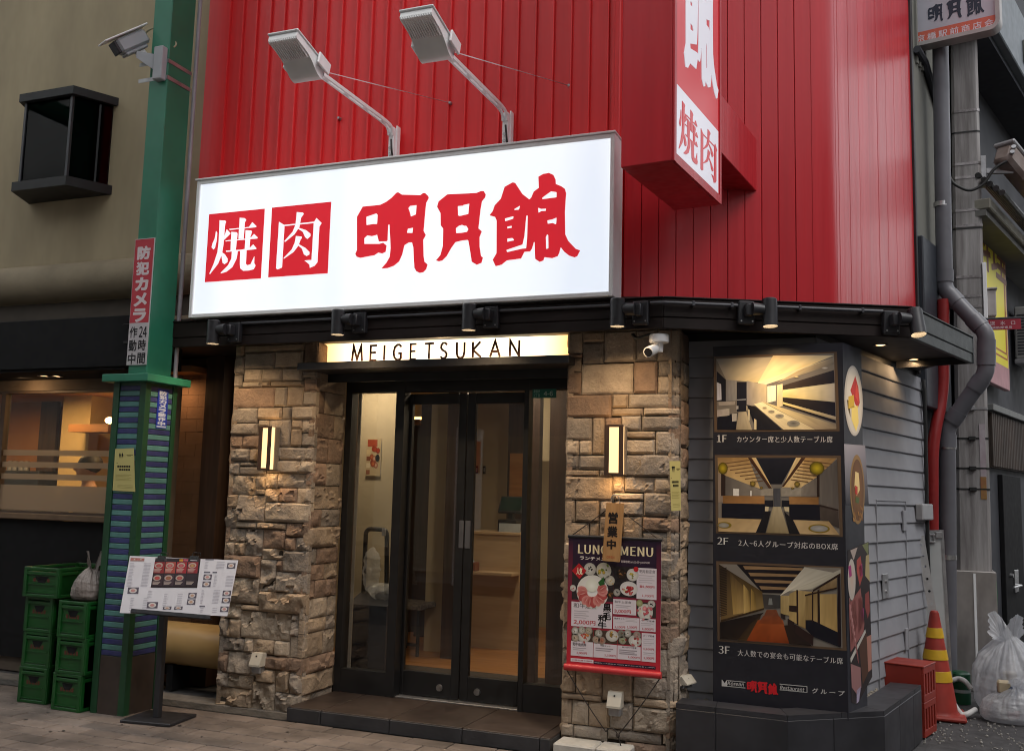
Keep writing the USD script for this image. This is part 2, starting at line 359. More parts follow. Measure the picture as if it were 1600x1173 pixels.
# rounded corner
cr = []
for t in np.linspace(0, 1, 9):
    p0, p1, p2 = FC.p(ulast, 0, .0), FC.p(L_C, 0, .0), FS.p(.10, 0, .0)
    cr.append(((1 - t) ** 2 * p0 + 2 * t * (1 - t) * p1 + t * t * p2)[:2])
cr = np.array(cr); nv = len(cr)
V = np.vstack([np.c_[cr, np.full(nv, 2.7)], np.c_[cr, np.full(nv, ZT)]])
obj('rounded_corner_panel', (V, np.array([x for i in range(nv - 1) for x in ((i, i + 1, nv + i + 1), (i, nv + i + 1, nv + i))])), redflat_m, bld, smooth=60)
sq = [.105, .16] + [.16 + .22 * k for k in range(1, 9)]
sq = [q for q in sq if q < LS - .1] + [LS]
for a, b in zip(sq, sq[1:]):
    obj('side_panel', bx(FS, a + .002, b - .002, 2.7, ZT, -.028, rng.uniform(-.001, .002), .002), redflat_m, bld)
obj('side_end_trim', bx(FS, LS, LS + .04, 2.66, ZT, -.12, .02, .004), black_m, bld)

# awning: fascia boards on three sides, soffit, sloping top
Zb, Zt = 2.632, 2.832
FF = F0(5.85); FFC = Fr(B, 26.0); Lc = 1.585
Ee = FFC.p(Lc, 0, 0); FFS = Fr(Ee, 72.0); Ls = 1.36
def fascia(F, u0, u1, m):
    obj('fascia_board', bx(F, u0, u1, Zb, Zb + .07, -.03, 0, .004), m, bld)
    obj('fascia_board', bx(F, u0, u1, Zb + .073, Zt - .012, -.03, .004, .004), m, bld)
    obj('fascia_cap', bx(F, u0, u1, Zt - .010, Zt, -.05, .012, .003), m, bld)
fascia(FF, -5.35, B[0] - .001, brownblack_m); fascia(FFC, .001, Lc - .002, brownblack_m)
fascia(FFS, .002, Ls, P('side_fascia', (.035, .042, .042), .45, var=.2, vs=6, bump=.1))
pe = FFS.p(Ls, 0, 0)
sof = Polygon([(-5.6, 5.88), (B[0] - .02, 5.88), tuple(FFC.p(Lc - .02, 0, -.03)[:2]), tuple(FFS.p(Ls, 0, -.03)[:2]), tuple(FS.p(2.1, 0, -.1)[:2]), tuple(FS.p(.0, 0, -.3)[:2]), (-1.25, 6.8), (-5.6, 7.0), (-6.3, 7.0), (-6.3, 6.5), (-5.6, 6.5)])
obj('soffit', ex(G, sof, Zb + .055, Zb + .07), P('soffit', (.016, .013, .012), .6, var=.2), bld)
top = []
for a, b in (((-5.6, 5.85), (-5.6, 6.10)), ((B[0], 5.85), (A[0], 6.10)), (tuple(Ee[:2]), R[:2]), (tuple(pe[:2]), tuple(FS.p(1.75, 0, 0)[:2]))): top += [(*a, Zt - .004), (*b, 2.90)]
obj('awning_roof', (np.array(top), np.array([[0, 2, 3], [0, 3, 1], [2, 4, 5], [2, 5, 3], [4, 6, 7], [4, 7, 5]])), brownblack_m, bld)
obj('fascia_end', J(bx(FFS, Ls, Ls + .012, Zb, Zt, -.55, .006)), charcoal_m, bld)
def disk_light(path, pos, direction, radius, intensity, color):
    l = UsdLux.DiskLight.Define(stage, path); l.CreateRadiusAttr(radius); l.CreateIntensityAttr(intensity); l.CreateColorAttr(Gf.Vec3f(*color))
    z = -np.array(direction, float); z /= np.linalg.norm(z); x = np.cross([0, 1, .01], z); x /= np.linalg.norm(x); y = np.cross(z, x)
    l.AddTransformOp().Set(Gf.Matrix4d(*x, 0, *y, 0, *z, 0, *map(float, pos), 1)); return l
# recessed soffit downlights over the side wall
warm = (1.0, .62, .28)
lampface_m = E('downlight_face', (1.0, .62, .30), 2.2)
for uu in (.45, 1.25):
    c = FS.p(uu, Zb + .054, .17)
    d = obj('soffit_downlight', lathe([(.048, -.001), (.048, -.006), (.036, -.006), (.034, .0)], c), charcoal_m, bld)
    obj('lamp', lathe([(.0, -.002), (.034, -.002)], c, 20), lampface_m, d)
    if uu > 1: disk_light('/World/' + bld.GetName() + '/wash_lamp', FS.p(uu, Zb + .04, .15), -FS.u - FS.n * .25, .03, 55.0, (1, .64, .32))

# grey siding boards, ground floor
FB = F0(6.45)
cx_ = R[0] - (R[1] - 6.45) / math.tan(math.radians(ANG_S)) 
obj('siding_backing', J(bx(FB, -1.9, cx_ + .0, .0, 2.72, -.08, -.016), bx(FS, -.325, 2.12, .0, 2.72, -.08, -.016)), black_m, bld)
bh = .1345; z = .245
while z < 2.64:
    z1 = min(z + bh - .004, 2.64)
    for F, u0, u1 in ((FB, -1.3, cx_ - .004), (FS, -.318, 2.10)):
        v = np.array([[u, vv, n] for u in (u0, u1) for vv, n in ((z, .012), (z, -.016), (z1, -.016), (z1, .002), (z + .006, .0145))])
        f = [[0, 1, 2], [0, 2, 3], [0, 3, 4]]; f += [[a + 5, c + 5, b + 5] for a, b, c in f]
        ring = [0, 4, 3, 2, 1]
        for i in range(5): a, b = ring[i], ring[(i + 1) % 5]; f += [[a, a + 5, b + 5], [a, b + 5, b]]
        obj('siding_board', (F.p(v[:, 0], v[:, 1], v[:, 2]), np.array(f)[:, ::-1]), siding_m, bld)
    z += bh
# service hatch and its latch on the side wall, small switch box
q0, q1 = FS.at(1370, 1000), FS.at(1412, 782)
hatch = obj('service_hatch', J(bx(FS, q0[0], q1[0], q1[1] - .006, q1[1], .0, .018), bx(FS, q0[0], q0[0] + .008, .3, q1[1], .0, .017), bx(FS, q1[0] - .008, q1[0], .3, q1[1], .0, .017)), siding_m, bld)
q0, q1 = FS.at(1375, 935), FS.at(1383, 895)
obj('latch', J(bx(FS, q0[0], q1[0], q0[1], q1[1], .015, .024, .003), tube([FS.p((q0[0] + q1[0]) / 2, q0[1] + .05, .022), FS.p((q0[0] + q1[0]) / 2, q0[1] + .05, .032)], .012), tube([FS.p((q0[0] + q1[0]) / 2, q0[1] + .12, .022), FS.p((q0[0] + q1[0]) / 2, q0[1] + .12, .032)], .012)), zinc_m, hatch)
q0, q1 = FS.at(1428, 812), FS.at(1444, 787)
obj('switch_box', bx(FS, q0[0], q1[0], q0[1], q1[1], .012, .07, .008), grey_m, bld)
for (xa, ya, xb, yb) in ((1407, 829, 1411, 797), (1411, 1015, 1414, 980)):
    q0, q1 = FS.at(xa, ya), FS.at(xb, yb)
    obj('hinge', bx(FS, q0[0], q1[0], q0[1], q1[1], .012, .026, .003), siding_m, hatch)
obj('wall_edge_cable', tube(bend([FS.p(2.02, 2.62, .03), FS.p(2.02, 2.52, .04), FS.p(2.03, 1.2, .03), FS.p(2.05, .9, .03)], .1), .016, 8), cable_m, bld)

obj('party_wall', wb(-5.23, -4.72, 6.90, 7.0, 0, 2.95), black_m, bld)
# ------------------------------------------------------------------ stone pillars
def rock(F, u0, u1, v0, v1, seed, rough, proud, cell=.0135, round_lo=False, round_hi=False):
    r = np.random.default_rng(seed)
    nu, nv = max(4, int((u1 - u0) / cell)), max(4, int((v1 - v0) / cell))
    a, b = np.meshgrid(np.linspace(u0, u1, nu + 1), np.linspace(v0, v1, nv + 1))
    w = np.stack([a, b, np.full_like(a, seed * 3.7)], -1)
    wob = .004
    du = wob * (meshkit.fbm(w * 14, 2, 3) - .5) * 2; dv = wob * (meshkit.fbm(w * 14 + 9, 2, 4) - .5) * 2
    n = np.full_like(a, proud)
    cu, cv, s = (u0 + u1) / 2, (v0 + v1) / 2, max(u1 - u0, v1 - v0)
    planes = np.stack([r.uniform(0, .5) * rough + rough * 1.6 / s * (r.normal() * (a - cu - r.uniform(-.3, .3) * (u1 - u0)) + r.normal() * (b - cv - r.uniform(-.3, .3) * (v1 - v0))) for _ in range(5)])
    n = n + np.clip(planes.min(0), -.7 * rough, rough) + rough * (meshkit.fbm(w * 11, 4, 1) - .5) * 1.5
    d = np.minimum(np.minimum(a - u0, u1 - a), np.minimum(b - v0, v1 - b))
    if rough > .009:
        tt = meshkit.fbm(w * 8 + 3, 3, seed % 17) * 5 + (b - cv) / s * 1.2; fr = tt - np.floor(tt); n = n + rough * .40 * ((np.floor(tt) + np.clip((fr - .72) / .28, 0, 1)) % 3 - 1)
        n = n + .0035 * (meshkit.fbm(w * 60, 3, 6) - .5)
    k = 1 - np.exp(-d / (.0025 + .10 * rough))
    n = -.014 + (n + .014) * (.25 + .75 * k)
    if round_hi: n = n - .06 * np.clip((a - u1 + .10) / .10, 0, 1) ** 2.2
    if round_lo: n = n - .06 * np.clip((u0 + .10 - a) / .10, 0, 1) ** 2.2
    edge = (a <= u0 + 1e-9) | (a >= u1 - 1e-9) | (b <= v0 + 1e-9) | (b >= v1 - 1e-9)
    P0 = F.p(np.where(edge, a, a + du), np.where(edge, b, b + dv), n).reshape(-1, 3)
    idx = np.arange((nu + 1) * (nv + 1)).reshape(nv + 1, nu + 1)
    q = np.stack([idx[:-1, :-1], idx[:-1, 1:], idx[1:, 1:], idx[1:, :-1]], -1).reshape(-1, 4)
    f = np.vstack([q[:, [0, 1, 2]], q[:, [0, 2, 3]]])
    ring = np.r_[idx[0, :], idx[1:, -1], idx[-1, -2::-1], idx[-2:0:-1, 0]]
    back = F.p(a.ravel()[ring], b.ravel()[ring], -.05); m = len(ring); o = len(P0); i = np.arange(m); j2 = (i + 1) % m
    f = np.vstack([f, np.c_[ring[i], o + i, o + j2], np.c_[ring[i], o + j2, ring[j2]]])
    return np.vstack([P0, back]), f
def settle(rs, U0, U1, V0, V1, gap=.0045):
    """traced stones cut back where they overlap, the holes between them filled"""
    out = []
    for r in rs:
        if U1 - r[1] < .085: r[1] = U1
        if r[0] - U0 < .06: r[0] = U0
        r = [max(r[0], U0), min(r[1], U1), max(r[2], V0), min(r[3], V1)]
        for o in out:
            ou, ov = min(r[1], o[1]) - max(r[0], o[0]), min(r[3], o[3]) - max(r[2], o[2])
            if ou > 0 and ov > 0:
                if ou < ov:
                    if r[0] + r[1] > o[0] + o[1]: r[0] = o[1]
                    else: r[1] = o[0]
                else:
                    if r[2] + r[3] > o[2] + o[3]: r[2] = o[3]
                    else: r[3] = o[2]
        if r[1] - r[0] > .03 and r[3] - r[2] > .025: out.append(r)
    # close small gaps by growing every side until it meets a neighbour
    for it in range(45):
        for i, r in enumerate(out):
            for k, sgn in ((0, -1), (1, 1), (2, -1), (3, 1)):
                t = list(r); t[k] += sgn * .002
                if t[0] < U0 or t[1] > U1 or t[2] < V0 or t[3] > V1: continue
                if all(j == i or min(t[1], o[1]) - max(t[0], o[0]) <= 1e-6 or min(t[3], o[3]) - max(t[2], o[2]) <= 1e-6 for j, o in enumerate(out)): out[i] = r = t
    st = .02; nu, nv = int((U1 - U0) / st), int((V1 - V0) / st)
    occ = np.zeros((nv, nu), bool)
    for r in out:
        occ[max(0, int(round((r[2] - V0) / st))):int(round((r[3] - V0) / st)), max(0, int(round((r[0] - U0) / st))):int(round((r[1] - U0) / st))] = True
    for jv in range(nv):
        for iu in range(nu):
            if occ[jv, iu]: continue
            e = iu
            while e < nu and not occ[jv, e] and e - iu < 14: e += 1
            h = jv
            while h < nv and not occ[h, iu:e].any() and h - jv < 8: h += 1
            occ[jv:h, iu:e] = True
            if e - iu > 1 and h - jv > 1: out.append([U0 + iu * st, U0 + e * st, V0 + jv * st, V0 + h * st])
    return [[r[0] + gap / 2, r[1] - gap / 2, r[2] + gap / 2, r[3] - gap / 2] for r in out if r[1] - r[0] > .03 and r[3] - r[2] > .025]
def traced(F, ox, oy, sc, quads):
    o = []
    for x0, y0, x1, y1 in quads:
        a, b = F.at(ox + x0 / sc, oy + y0 / sc), F.at(ox + x1 / sc, oy + y1 / sc)
        o.append([a[0], b[0], b[1], a[1]])
    return o
YP = 6.148; FP = F0(YP)
LT = traced(FP, 340, 540, 5.33, [(145, 48, 215, 86), (150, 90, 215, 236), (130, 240, 200, 345), (222, 15, 720, 40), (220, 42, 470, 190), (472, 40, 700, 180), (705, 20, 795, 160), (215, 195, 360, 293), (362, 190, 530, 293), (540, 180, 697, 292), (705, 165, 793, 268), (195, 298, 362, 345), (365, 298, 435, 342), (438, 292, 712, 340), (718, 270, 798, 378), (130, 352, 465, 510), (470, 350, 570, 508), (575, 340, 708, 505), (712, 384, 795, 500), (120, 518, 325, 640), (330, 515, 530, 612), (532, 510, 612, 610), (615, 505, 780, 610), (120, 645, 325, 742), (335, 620, 420, 668), (425, 615, 600, 840), (605, 620, 690, 688), (605, 692, 690, 840), (693, 618, 780, 722), (695, 728, 780, 836), (110, 748, 198, 850), (203, 748, 335, 850), (100, 856, 258, 960), (262, 862, 325, 960), (330, 672, 425, 960), (560, 845, 745, 955), (748, 845, 782, 955), (100, 970, 175, 1070), (180, 970, 320, 1000), (178, 1005, 315, 1080), (490, 960, 680, 1060), (683, 955, 778, 1055)])
LT += traced(FP, 340, 740, 5.585, [(90, 15, 320, 180), (325, 10, 410, 130), (325, 133, 410, 180), (415, 0, 515, 125), (520, 0, 785, 120), (415, 128, 525, 240), (525, 125, 685, 240), (688, 125, 775, 240), (85, 190, 160, 295), (80, 300, 155, 470), (165, 185, 410, 418), (415, 250, 760, 425), (155, 422, 330, 470), (335, 425, 585, 480), (65, 478, 235, 592), (240, 480, 380, 710), (385, 490, 580, 650), (590, 435, 780, 550), (585, 555, 672, 665), (675, 560, 770, 665), (65, 598, 135, 700), (138, 600, 228, 700), (65, 705, 360, 905), (375, 655, 560, 750), (370, 755, 495, 1030), (497, 755, 560, 845), (565, 672, 750, 855), (150, 910, 355, 1140), (500, 860, 735, 1040)])
LT += traced(FP, 320, 920, 5.586, [(450, 15, 840, 225), (240, 120, 310, 225), (315, 185, 740, 450), (745, 235, 850, 412), (105, 295, 190, 400), (193, 290, 300, 410), (115, 430, 335, 545), (338, 430, 410, 545), (415, 445, 600, 560), (603, 455, 725, 590), (728, 418, 830, 600), (95, 530, 190, 710), (195, 545, 440, 760), (525, 580, 810, 720), (90, 712, 190, 850), (195, 765, 410, 850), (430, 715, 610, 810), (615, 720, 730, 900), (735, 725, 840, 910), (95, 850, 400, 1030), (405, 820, 600, 1075), (600, 905, 820, 1105)])
RT = traced(FP, 870, 510, 6.173, [(120, 80, 243, 260), (247, 50, 450, 148), (250, 150, 448, 355), (455, 45, 760, 340), (763, 60, 962, 320), (965, 90, 1140, 330), (150, 265, 235, 300), (105, 300, 225, 435), (105, 442, 230, 655), (235, 365, 735, 650), (740, 340, 970, 635), (975, 330, 1125, 475), (975, 485, 1125, 622), (95, 660, 525, 875), (530, 650, 687, 785), (692, 630, 1125, 780), (535, 787, 830, 860), (835, 780, 1150, 850), (95, 882, 335, 1095), (340, 875, 455, 1225), (455, 865, 615, 930), (620, 860, 810, 1000), (820, 850, 1118, 1003), (668, 1010, 945, 1080), (950, 1010, 1150, 1220)])
RT += traced(FP, 870, 680, 6.173, [(90, 52, 212, 185), (215, 52, 335, 185), (660, 35, 948, 180), (80, 190, 208, 325), (210, 188, 450, 328), (680, 185, 1130, 400), (85, 332, 405, 390), (408, 335, 455, 392), (80, 395, 535, 625), (538, 405, 645, 548), (650, 405, 930, 545), (938, 405, 1085, 550), (55, 625, 172, 830), (178, 625, 408, 830), (412, 640, 470, 770), (640, 560, 830, 628), (640, 632, 830, 775), (835, 550, 1120, 770), (60, 840, 308, 985), (312, 850, 400, 985), (405, 780, 630, 985), (633, 785, 820, 985), (825, 785, 1120, 930), (820, 935, 1130, 1080)])
RT += traced(FP, 860, 760, 2.838, [(55, 265, 130, 330), (50, 333, 140, 400), (45, 403, 110, 495), (42, 500, 190, 630), (40, 632, 120, 720), (45, 722, 170, 800), (440, 300, 550, 405), (420, 410, 548, 500), (450, 505, 545, 610), (410, 613, 545, 720), (430, 722, 545, 840)])
RT += traced(FP, 860, 1030, 6.957, [(115, 100, 265, 350), (270, 120, 555, 395), (560, 160, 890, 420), (895, 190, 1370, 430), (95, 355, 470, 440), (475, 400, 1000, 480), (1005, 440, 1360, 530), (100, 445, 225, 690), (230, 450, 405, 710), (410, 470, 640, 740), (645, 500, 890, 745), (895, 535, 1320, 790), (110, 700, 240, 820), (240, 720, 610, 860), (620, 760, 1045, 900), (810, 900, 1310, 1080), (110, 870, 800, 1150)])
def pillar(U0, U1, rects, seed, depth=.43, right_round=False):
    core = obj('stone_pillar', wb(U0 + .03, U1 - .03, YP + .03, YP + depth, 0, Zb + .052), core_m, bld)
    r = np.random.default_rng(seed)
    for k, (a, b, c, d) in enumerate(settle(rects, U0, U1, .0, Zb + .052)):
        zc = (c + d) / 2
        rough = float(np.interp(zc, [1.2, 1.9, 2.2], [.030, .014, .005])) if U0 < -3 else float(np.interp(zc, [.9, 1.75, 2.1], [.013, .010, .0045]))
        if (d - c) < .07: rough *= .5
        m = stone_ms[int(r.choice(4, p=[.35, .3, .12, .23]))]
        obj('stone', rock(FP, a, b, c, d, seed * 1000 + k, rough * r.uniform(.6, 1.3), r.uniform(.0, .016), round_hi=right_round and b > U1 - .03), m, core, smooth=26)
    # the return sides, laid in courses
    for F, u1, sgn in ((Fr((U1, YP, 0), 90), depth, 1), (Fr((U0, YP + depth, 0), -90), depth, -1)):
        z, k = 0.0, 0
        while z < Zb + .05:
            h = min(r.uniform(.10, .19), Zb + .052 - z)
            if Zb + .05 - z - h < .06: h = Zb + .052 - z
            cuts = [0.0] + sorted(r.uniform(.12, .32, 1).tolist()) + [u1] if r.random() < .75 else [0.0, u1]
            for a, b in zip(cuts, cuts[1:]):
                rr = float(np.interp(z, [1.2, 2.1], [.02, .008]))
                obj('stone', rock(F, a + .003, b - .003, z + .003, z + h - .003, seed * 1000 + 500 + k + 77 * (sgn > 0), rr, r.uniform(-.004, .01), .016, round_lo=right_round and sgn > 0 and a == 0), stone_ms[int(r.choice(4, p=[.3, .2, .4, .1]))], core, smooth=26)
                k += 1
            z += h
pillar(-4.745, -4.0, LT, 3)
pillar(-2.055, -1.30, RT, 5, right_round=True)

# ------------------------------------------------------------------ entrance: step, doors, lit name board
step = obj('entrance_step', wb(-3.995, -2.06, 5.98, 6.75, .0, .090, .004), grout_m, bld)
tile_m = P('step_tile', (.045, .031, .025), .45, var=.3, vs=4, bump=.12, bs=70, rand=.15, bd=.004)
ux = [-3.995, -3.72, -3.19, -2.66, -2.13, -2.06]
for a, b in zip(ux, ux[1:]):
    obj('step_tile', wb(a + .003, b - .003, 5.974, 6.60, .0895, .101, .003), tile_m, step)
    obj('step_riser_tile', wb(a + .003, b - .003, 5.966, 5.9785, .004, .094, .003), P('riser_tile', (.032, .032, .036), .5, var=.3, vs=6, bump=.2, bs=50) if a == ux[0] else '/World/Looks/riser_tile', step)
YD = 6.575; FD = F0(YD)
def du(px, py=830): return FD.at(px, py)[0]
def dv(px, py): return FD.at(px, py)[1]
x0, x1, x2, x3, x4, x5, x6, x7 = -4.0, du(541), du(611), du(628), du(702), du(729), du(806), du(822)
zt, zl = dv(580, 613), dv(680, 629)      # tops of the fixed pane and of the leaves
dr = obj('door_frame', J(wb(x0, x1, YD, YD + .09, .1, 2.46), wb(x2, x3 - .02, YD, YD + .09, .1, 2.46), wb(x7 - .035, x7, YD, YD + .09, .1, 2.46), wb(-2.10, -2.05, YD, YD + .09, .1, 2.46),
        wb(x0, -2.05, YD + .002, YD + .088, zt, 2.46), wb(x1, x2, YD + .004, YD + .086, .1, .27), wb(x7, -2.1, YD + .004, YD + .086, .1, .29)), black_m, bld)
obj('fixed_pane', wb(x1, x2, YD + .04, YD + .046, .27, zt), paneg, dr)
obj('fixed_pane', wb(x7, -2.10, YD + .04, YD + .046, .29, zt), paneg, dr)
obj('threshold_rail', wb(x2, x7, YD + .03, YD + .16, .098, .108, .002), zinc_m, dr)
obj('pane_trim', wb(x1 + .03, x1 + .055, YD + .05, YD + .06, .27, zt), P('aluminium_trim', (.35, .33, .30), .4, metal=.6), dr)
YL = YD + .10
for a, b, side in ((x3 - .03, (x4 + x5) / 2 - .003, 1), ((x4 + x5) / 2 + .003, x7 - .02, -1)):
    g0, g1 = (x3, x4) if side > 0 else (x5, x6)
    d = obj('sliding_door', J(wb(a, g0, YL, YL + .04, .112, zl + .08, .004), wb(g1, b, YL, YL + .04, .112, zl + .08, .004), wb(g0, g1, YL + .001, YL + .039, .112, .285, .003), wb(g0, g1, YL + .001, YL + .039, zl, zl + .08, .003)), black_m, bld)
    obj('door_pane', wb(g0, g1, YL + .017, YL + .023, .285, zl), paneg, d)
    hx = (du(708.5), du(713.5)) if side > 0 else (du(718), du(724))
    obj('door_handle', wb(hx[0], hx[1] + .012, YL - .006, YL + .002, dv(712, 857), dv(712, 813), .003), P('handle_plate', (.22, .22, .24), .35, metal=.7) if side > 0 else '/World/Looks/handle_plate', d)
    hb = FD.at(677, 1079) if side > 0 else FD.at(736.5, 1086)
    obj('floor_lock', cyl((hb[0], YL + .001, hb[1] + .006), (hb[0], YL - .012, hb[1] + .006), .026, .022), steel_m, d)

# lit name board over the doors
nb = thing('name_board', 'warm backlit name board reading MEIGETSUKAN above the entrance doors', 'sign')
YN = 6.27; FN = F0(YN)
a0, a1 = FN.at(502, 539), FN.at(887, 552)
nz0 = F0(6.02).at(690, 561)[1]; nz1 = Zb + .054
board_m = usdkit.material(stage, '/World/Looks/name_board_light', {'g': ('geometry', {}), 's': ('separate_xyz', {}), 'r': ('rgb_ramp', {'ramp': [(0, (.55, .30, .10)), (.06, (.95, .55, .22)), (.16, (1.0, .80, .50)), (.84, (1.0, .80, .50)), (.95, (1, .6, .26)), (1, (.7, .38, .13))]}),
    'm': ('map_range', {'from_min': a0[0], 'from_max': a1[0]}), 'e': ('emission', {'strength': 1.25})}, [('g.position', 's.vector'), ('s.x', 'm.value'), ('m.result', 'r.fac'), ('r.color', 'e.color')], surface='e.emission')
obj('light_panel', wb(a0[0], a1[0], YN, YN + .03, nz0 + .006, nz1), board_m, nb)
obj('ledge', J(wb(-4.09, -2.0, 6.02, 6.40, nz0 - .05, nz0 + .004, .003)), charcoal_m, nb)
obj('back_box', wb(-4.0, -2.05, YN + .031, YN + .06, 2.40, nz1), black_m, nb)
bronze = P('bronze_letter', (.15, .055, .024), .45, metal=.3)
FLt = F0(6.045)
lets = [('M', 550, 568), ('E', 578.5, 590.5), ('I', 599.5, 603), ('G', 614.5, 629.5), ('E', 641, 652.5), ('T', 663, 679.5), ('S', 687.5, 700.5), ('U', 713, 727.5), ('K', 738, 753.5), ('A', 765, 783), ('N', 796, 813)]
def strokes(ch):
    w = .13
    S = {'M': [[(0, 0), (.12, 1), (.5, .12), (.88, 1), (1, 0)]], 'E': [[(1, 1), (0, 1), (0, 0), (1, 0)], [(0, .53), (.85, .53)]], 'I': [[(.5, 0), (.5, 1)]], 'T': [[(0, 1), (1, 1)], [(.5, 1), (.5, 0)]],
         'U': [[(0, 1), (0, .35), (.1, .1), (.35, 0), (.65, 0), (.9, .1), (1, .35), (1, 1)]], 'K': [[(0, 0), (0, 1)], [(.9, 1), (.02, .48), (1, 0)]], 'A': [[(0, 0), (.5, 1), (1, 0)], [(.2, .34), (.8, .34)]], 'N': [[(0, 0), (0, 1), (1, 0), (1, 1)]],
         'G': [[(.95, .85), (.7, 1), (.45, 1), (.15, .85), (0, .5), (.12, .15), (.4, 0), (.7, 0), (.95, .1), (.95, .42), (.6, .42)]], 'S': [[(.95, .88), (.7, 1), (.35, 1), (.1, .85), (.08, .68), (.3, .54), (.7, .45), (.93, .3), (.9, .12), (.65, 0), (.3, 0), (.03, .12)]]}
    return S[ch]
for ch, pa, pb in lets:
    ua, ub = FLt.at(pa, 545)[0], FLt.at(pb, 545)[0]; z0, z1 = nz0 + .002, nz0 + .122
    t = .0135
    g = unary_union([LineString([(ua + t / 2 + (ub - ua - t) * x, z0 + t / 2 + (z1 - z0 - t) * y) for x, y in ln]).buffer(t / 2, cap_style=2, join_style=2, mitre_limit=3) for ln in strokes(ch)])
    obj('letter', ex(FLt, g, 0, .008), bronze, nb)
l = disk_light('/World/' + nb.GetName() + '/glow_lamp', (-3.03, YN - .03, (nz0 + nz1) / 2), (0, -1, -.15), .06, 26.0, (1, .66, .33))

# ------------------------------------------------------------------ inside the entrance, seen through the glass
room_wall = P('room_wall', (.50, .42, .29), .8, var=.05, vs=2)
dark_wood = P('dark_wood', (.055, .028, .017), .5, var=.35, vs=3, stretch=(8, 8, .6))
orange_wood = P('orange_wood', (.40, .19, .06), .45, col2=(.30, .13, .04), vs=3, stretch=(.6, 7, 7))
counter_wood = P('counter_wood', (.55, .40, .25), .5, col2=(.46, .32, .19), vs=2.5, stretch=(.8, 6, 6))
mat_m = P('entrance_mat', (.045, .036, .030), .9, var=.3, vs=30, bump=.3, bs=200)
room = obj('room_shell', J(wb(-5.1, -1.3, 10.8, 10.9, .0, 2.9), wb(-5.2, -5.1, 7.0, 10.9, 0, 2.9), wb(-1.3, -1.2, 6.75, 10.9, 0, 2.9), wb(-5.1, -1.3, 6.72, 10.8, 2.69, 2.72)), room_wall, bld)
obj('floor_mat', wb(-5.09, -1.31, 6.76, 7.85, .02, .10), mat_m, room)
k = 0
for yy in np.arange(7.86, 10.8, .145):
    obj('floor_board', wb(-5.09, -1.31, yy, yy + .142, .02, .10 + .0008 * (k % 2), .001), orange_wood, room); k += 1
def rx(px, Y, py=830): return F0(Y).at(px, py)[0]
def rz(py, Y, px=700): return F0(Y).at(px, py)[1]
obj('partition', wb(rx(548, 7.5), rx(623, 7.5), 7.50, 7.56, .1, 2.62), room_wall, room)
obj('partition_post', wb(rx(548, 7.48) - .03, rx(552, 7.48), 7.46, 7.5, .1, 2.62), dark_wood, room)
obj('dark_panel', wb(rx(652, 9.4), rx(668, 9.4), 9.4, 9.5, .1, 2.62), dark_wood, room)
obj('dark_panel', wb(rx(628, 9.6), rx(660, 9.6), 9.66, 9.72, .1, rz(655, 9.66)), dark_wood, room)
obj('niche_shelf', wb(rx(632, 9.6), rx(656, 9.6), 9.5, 9.68, rz(663, 9.5), rz(655, 9.5)), orange_wood, room)
obj('niche_lamp', wb(rx(634, 9.6), rx(650, 9.6), 9.60, 9.64, rz(655, 9.6) + .002, rz(655, 9.6) + .03), E('niche_glow', (1.0, .5, .14), 3.0), room)
obj('column_panel', wb(rx(668, 8.6), rx(694, 8.6), 8.6, 8.9, .1, 2.62), room_wall, room)
obj('dark_post', wb(rx(694, 8.3), rx(716, 8.3), 8.3, 8.6, .1, 2.62), dark_wood, room)
obj('wood_panel', wb(rx(794, 10.2), rx(815, 10.2), 10.2, 10.3, rz(775, 10.2, 800), rz(708, 10.2, 800)), orange_wood, room)
obj('dark_panel', wb(rx(790, 10.3), rx(828, 10.3), 10.31, 10.35, .1, 2.62), dark_wood, room)
for pa, pb in ((826, 840), (856, 884)):
    obj('dark_post', wb(rx(pa, 7.6), rx(pb, 7.6), 7.6, 7.68, .1, 2.62), dark_wood, room)
obj('light_strip_panel', wb(rx(842, 7.9), rx(856, 7.9), 7.9, 7.94, rz(720, 7.9, 850), 2.5), room_wall, room)
for kx, (xx, yy) in enumerate(((-4.2, 7.1), (-3.0, 7.2), (-3.0, 8.6), (-2.2, 9.5))):
    o = obj('ceiling_light', lathe([(.10, 2.688), (.10, 2.670), (.085, 2.670)], (xx, yy, 0)), white_m, room)
    obj('ceiling_lamp', lathe([(0, 2.676), (.085, 2.676)], (xx, yy, 0)), E('ceiling_lamp', (1, .79, .54), 66.0) if kx == 0 else '/World/Looks/ceiling_lamp', room)
# counter with cash register
ct = thing('reception_counter', 'pale wooden reception counter behind the right-hand sliding door', 'counter')
Yc = 8.95
cu0, cu1 = rx(722, Yc), rx(806, Yc)
zc0, zc1 = rz(893, Yc, 770), rz(836, Yc, 770)
obj('front_panel', wb(cu0, cu1, Yc + .12, Yc + .16, .1, zc1), counter_wood, ct)
obj('lower_shelf', wb(cu0, cu1, Yc - .08, Yc + .12, zc0 - .03, zc0, .004), counter_wood, ct)
obj('top', wb(cu0, cu1 + .02, Yc + .10, Yc + .6, zc1 + .001, zc1 + .03, .004), counter_wood, ct)
rg = thing('cash_register', 'dark cash register screen standing on the reception counter', 'cash register')
zr = zc1 + .031
xr0, xr1 = rx(765, Yc), rx(800, Yc)
obj('base', wb(xr0, xr1 - .04, Yc + .2, Yc + .5, zr, zr + .12, .01), black_m, rg)
obj('stand', wb(xr0 + .07, xr0 + .12, Yc + .3, Yc + .36, zr + .12, zr + .22), black_m, rg)
tf = Fr((xr0 - .03, Yc + .26, zr + .19), 0).axes((1, 0, 0), (0, .5, .86))
obj('screen', bx(tf, 0, xr1 - xr0 + .02, 0, .19, -.03, 0, .008), charcoal_m, rg)
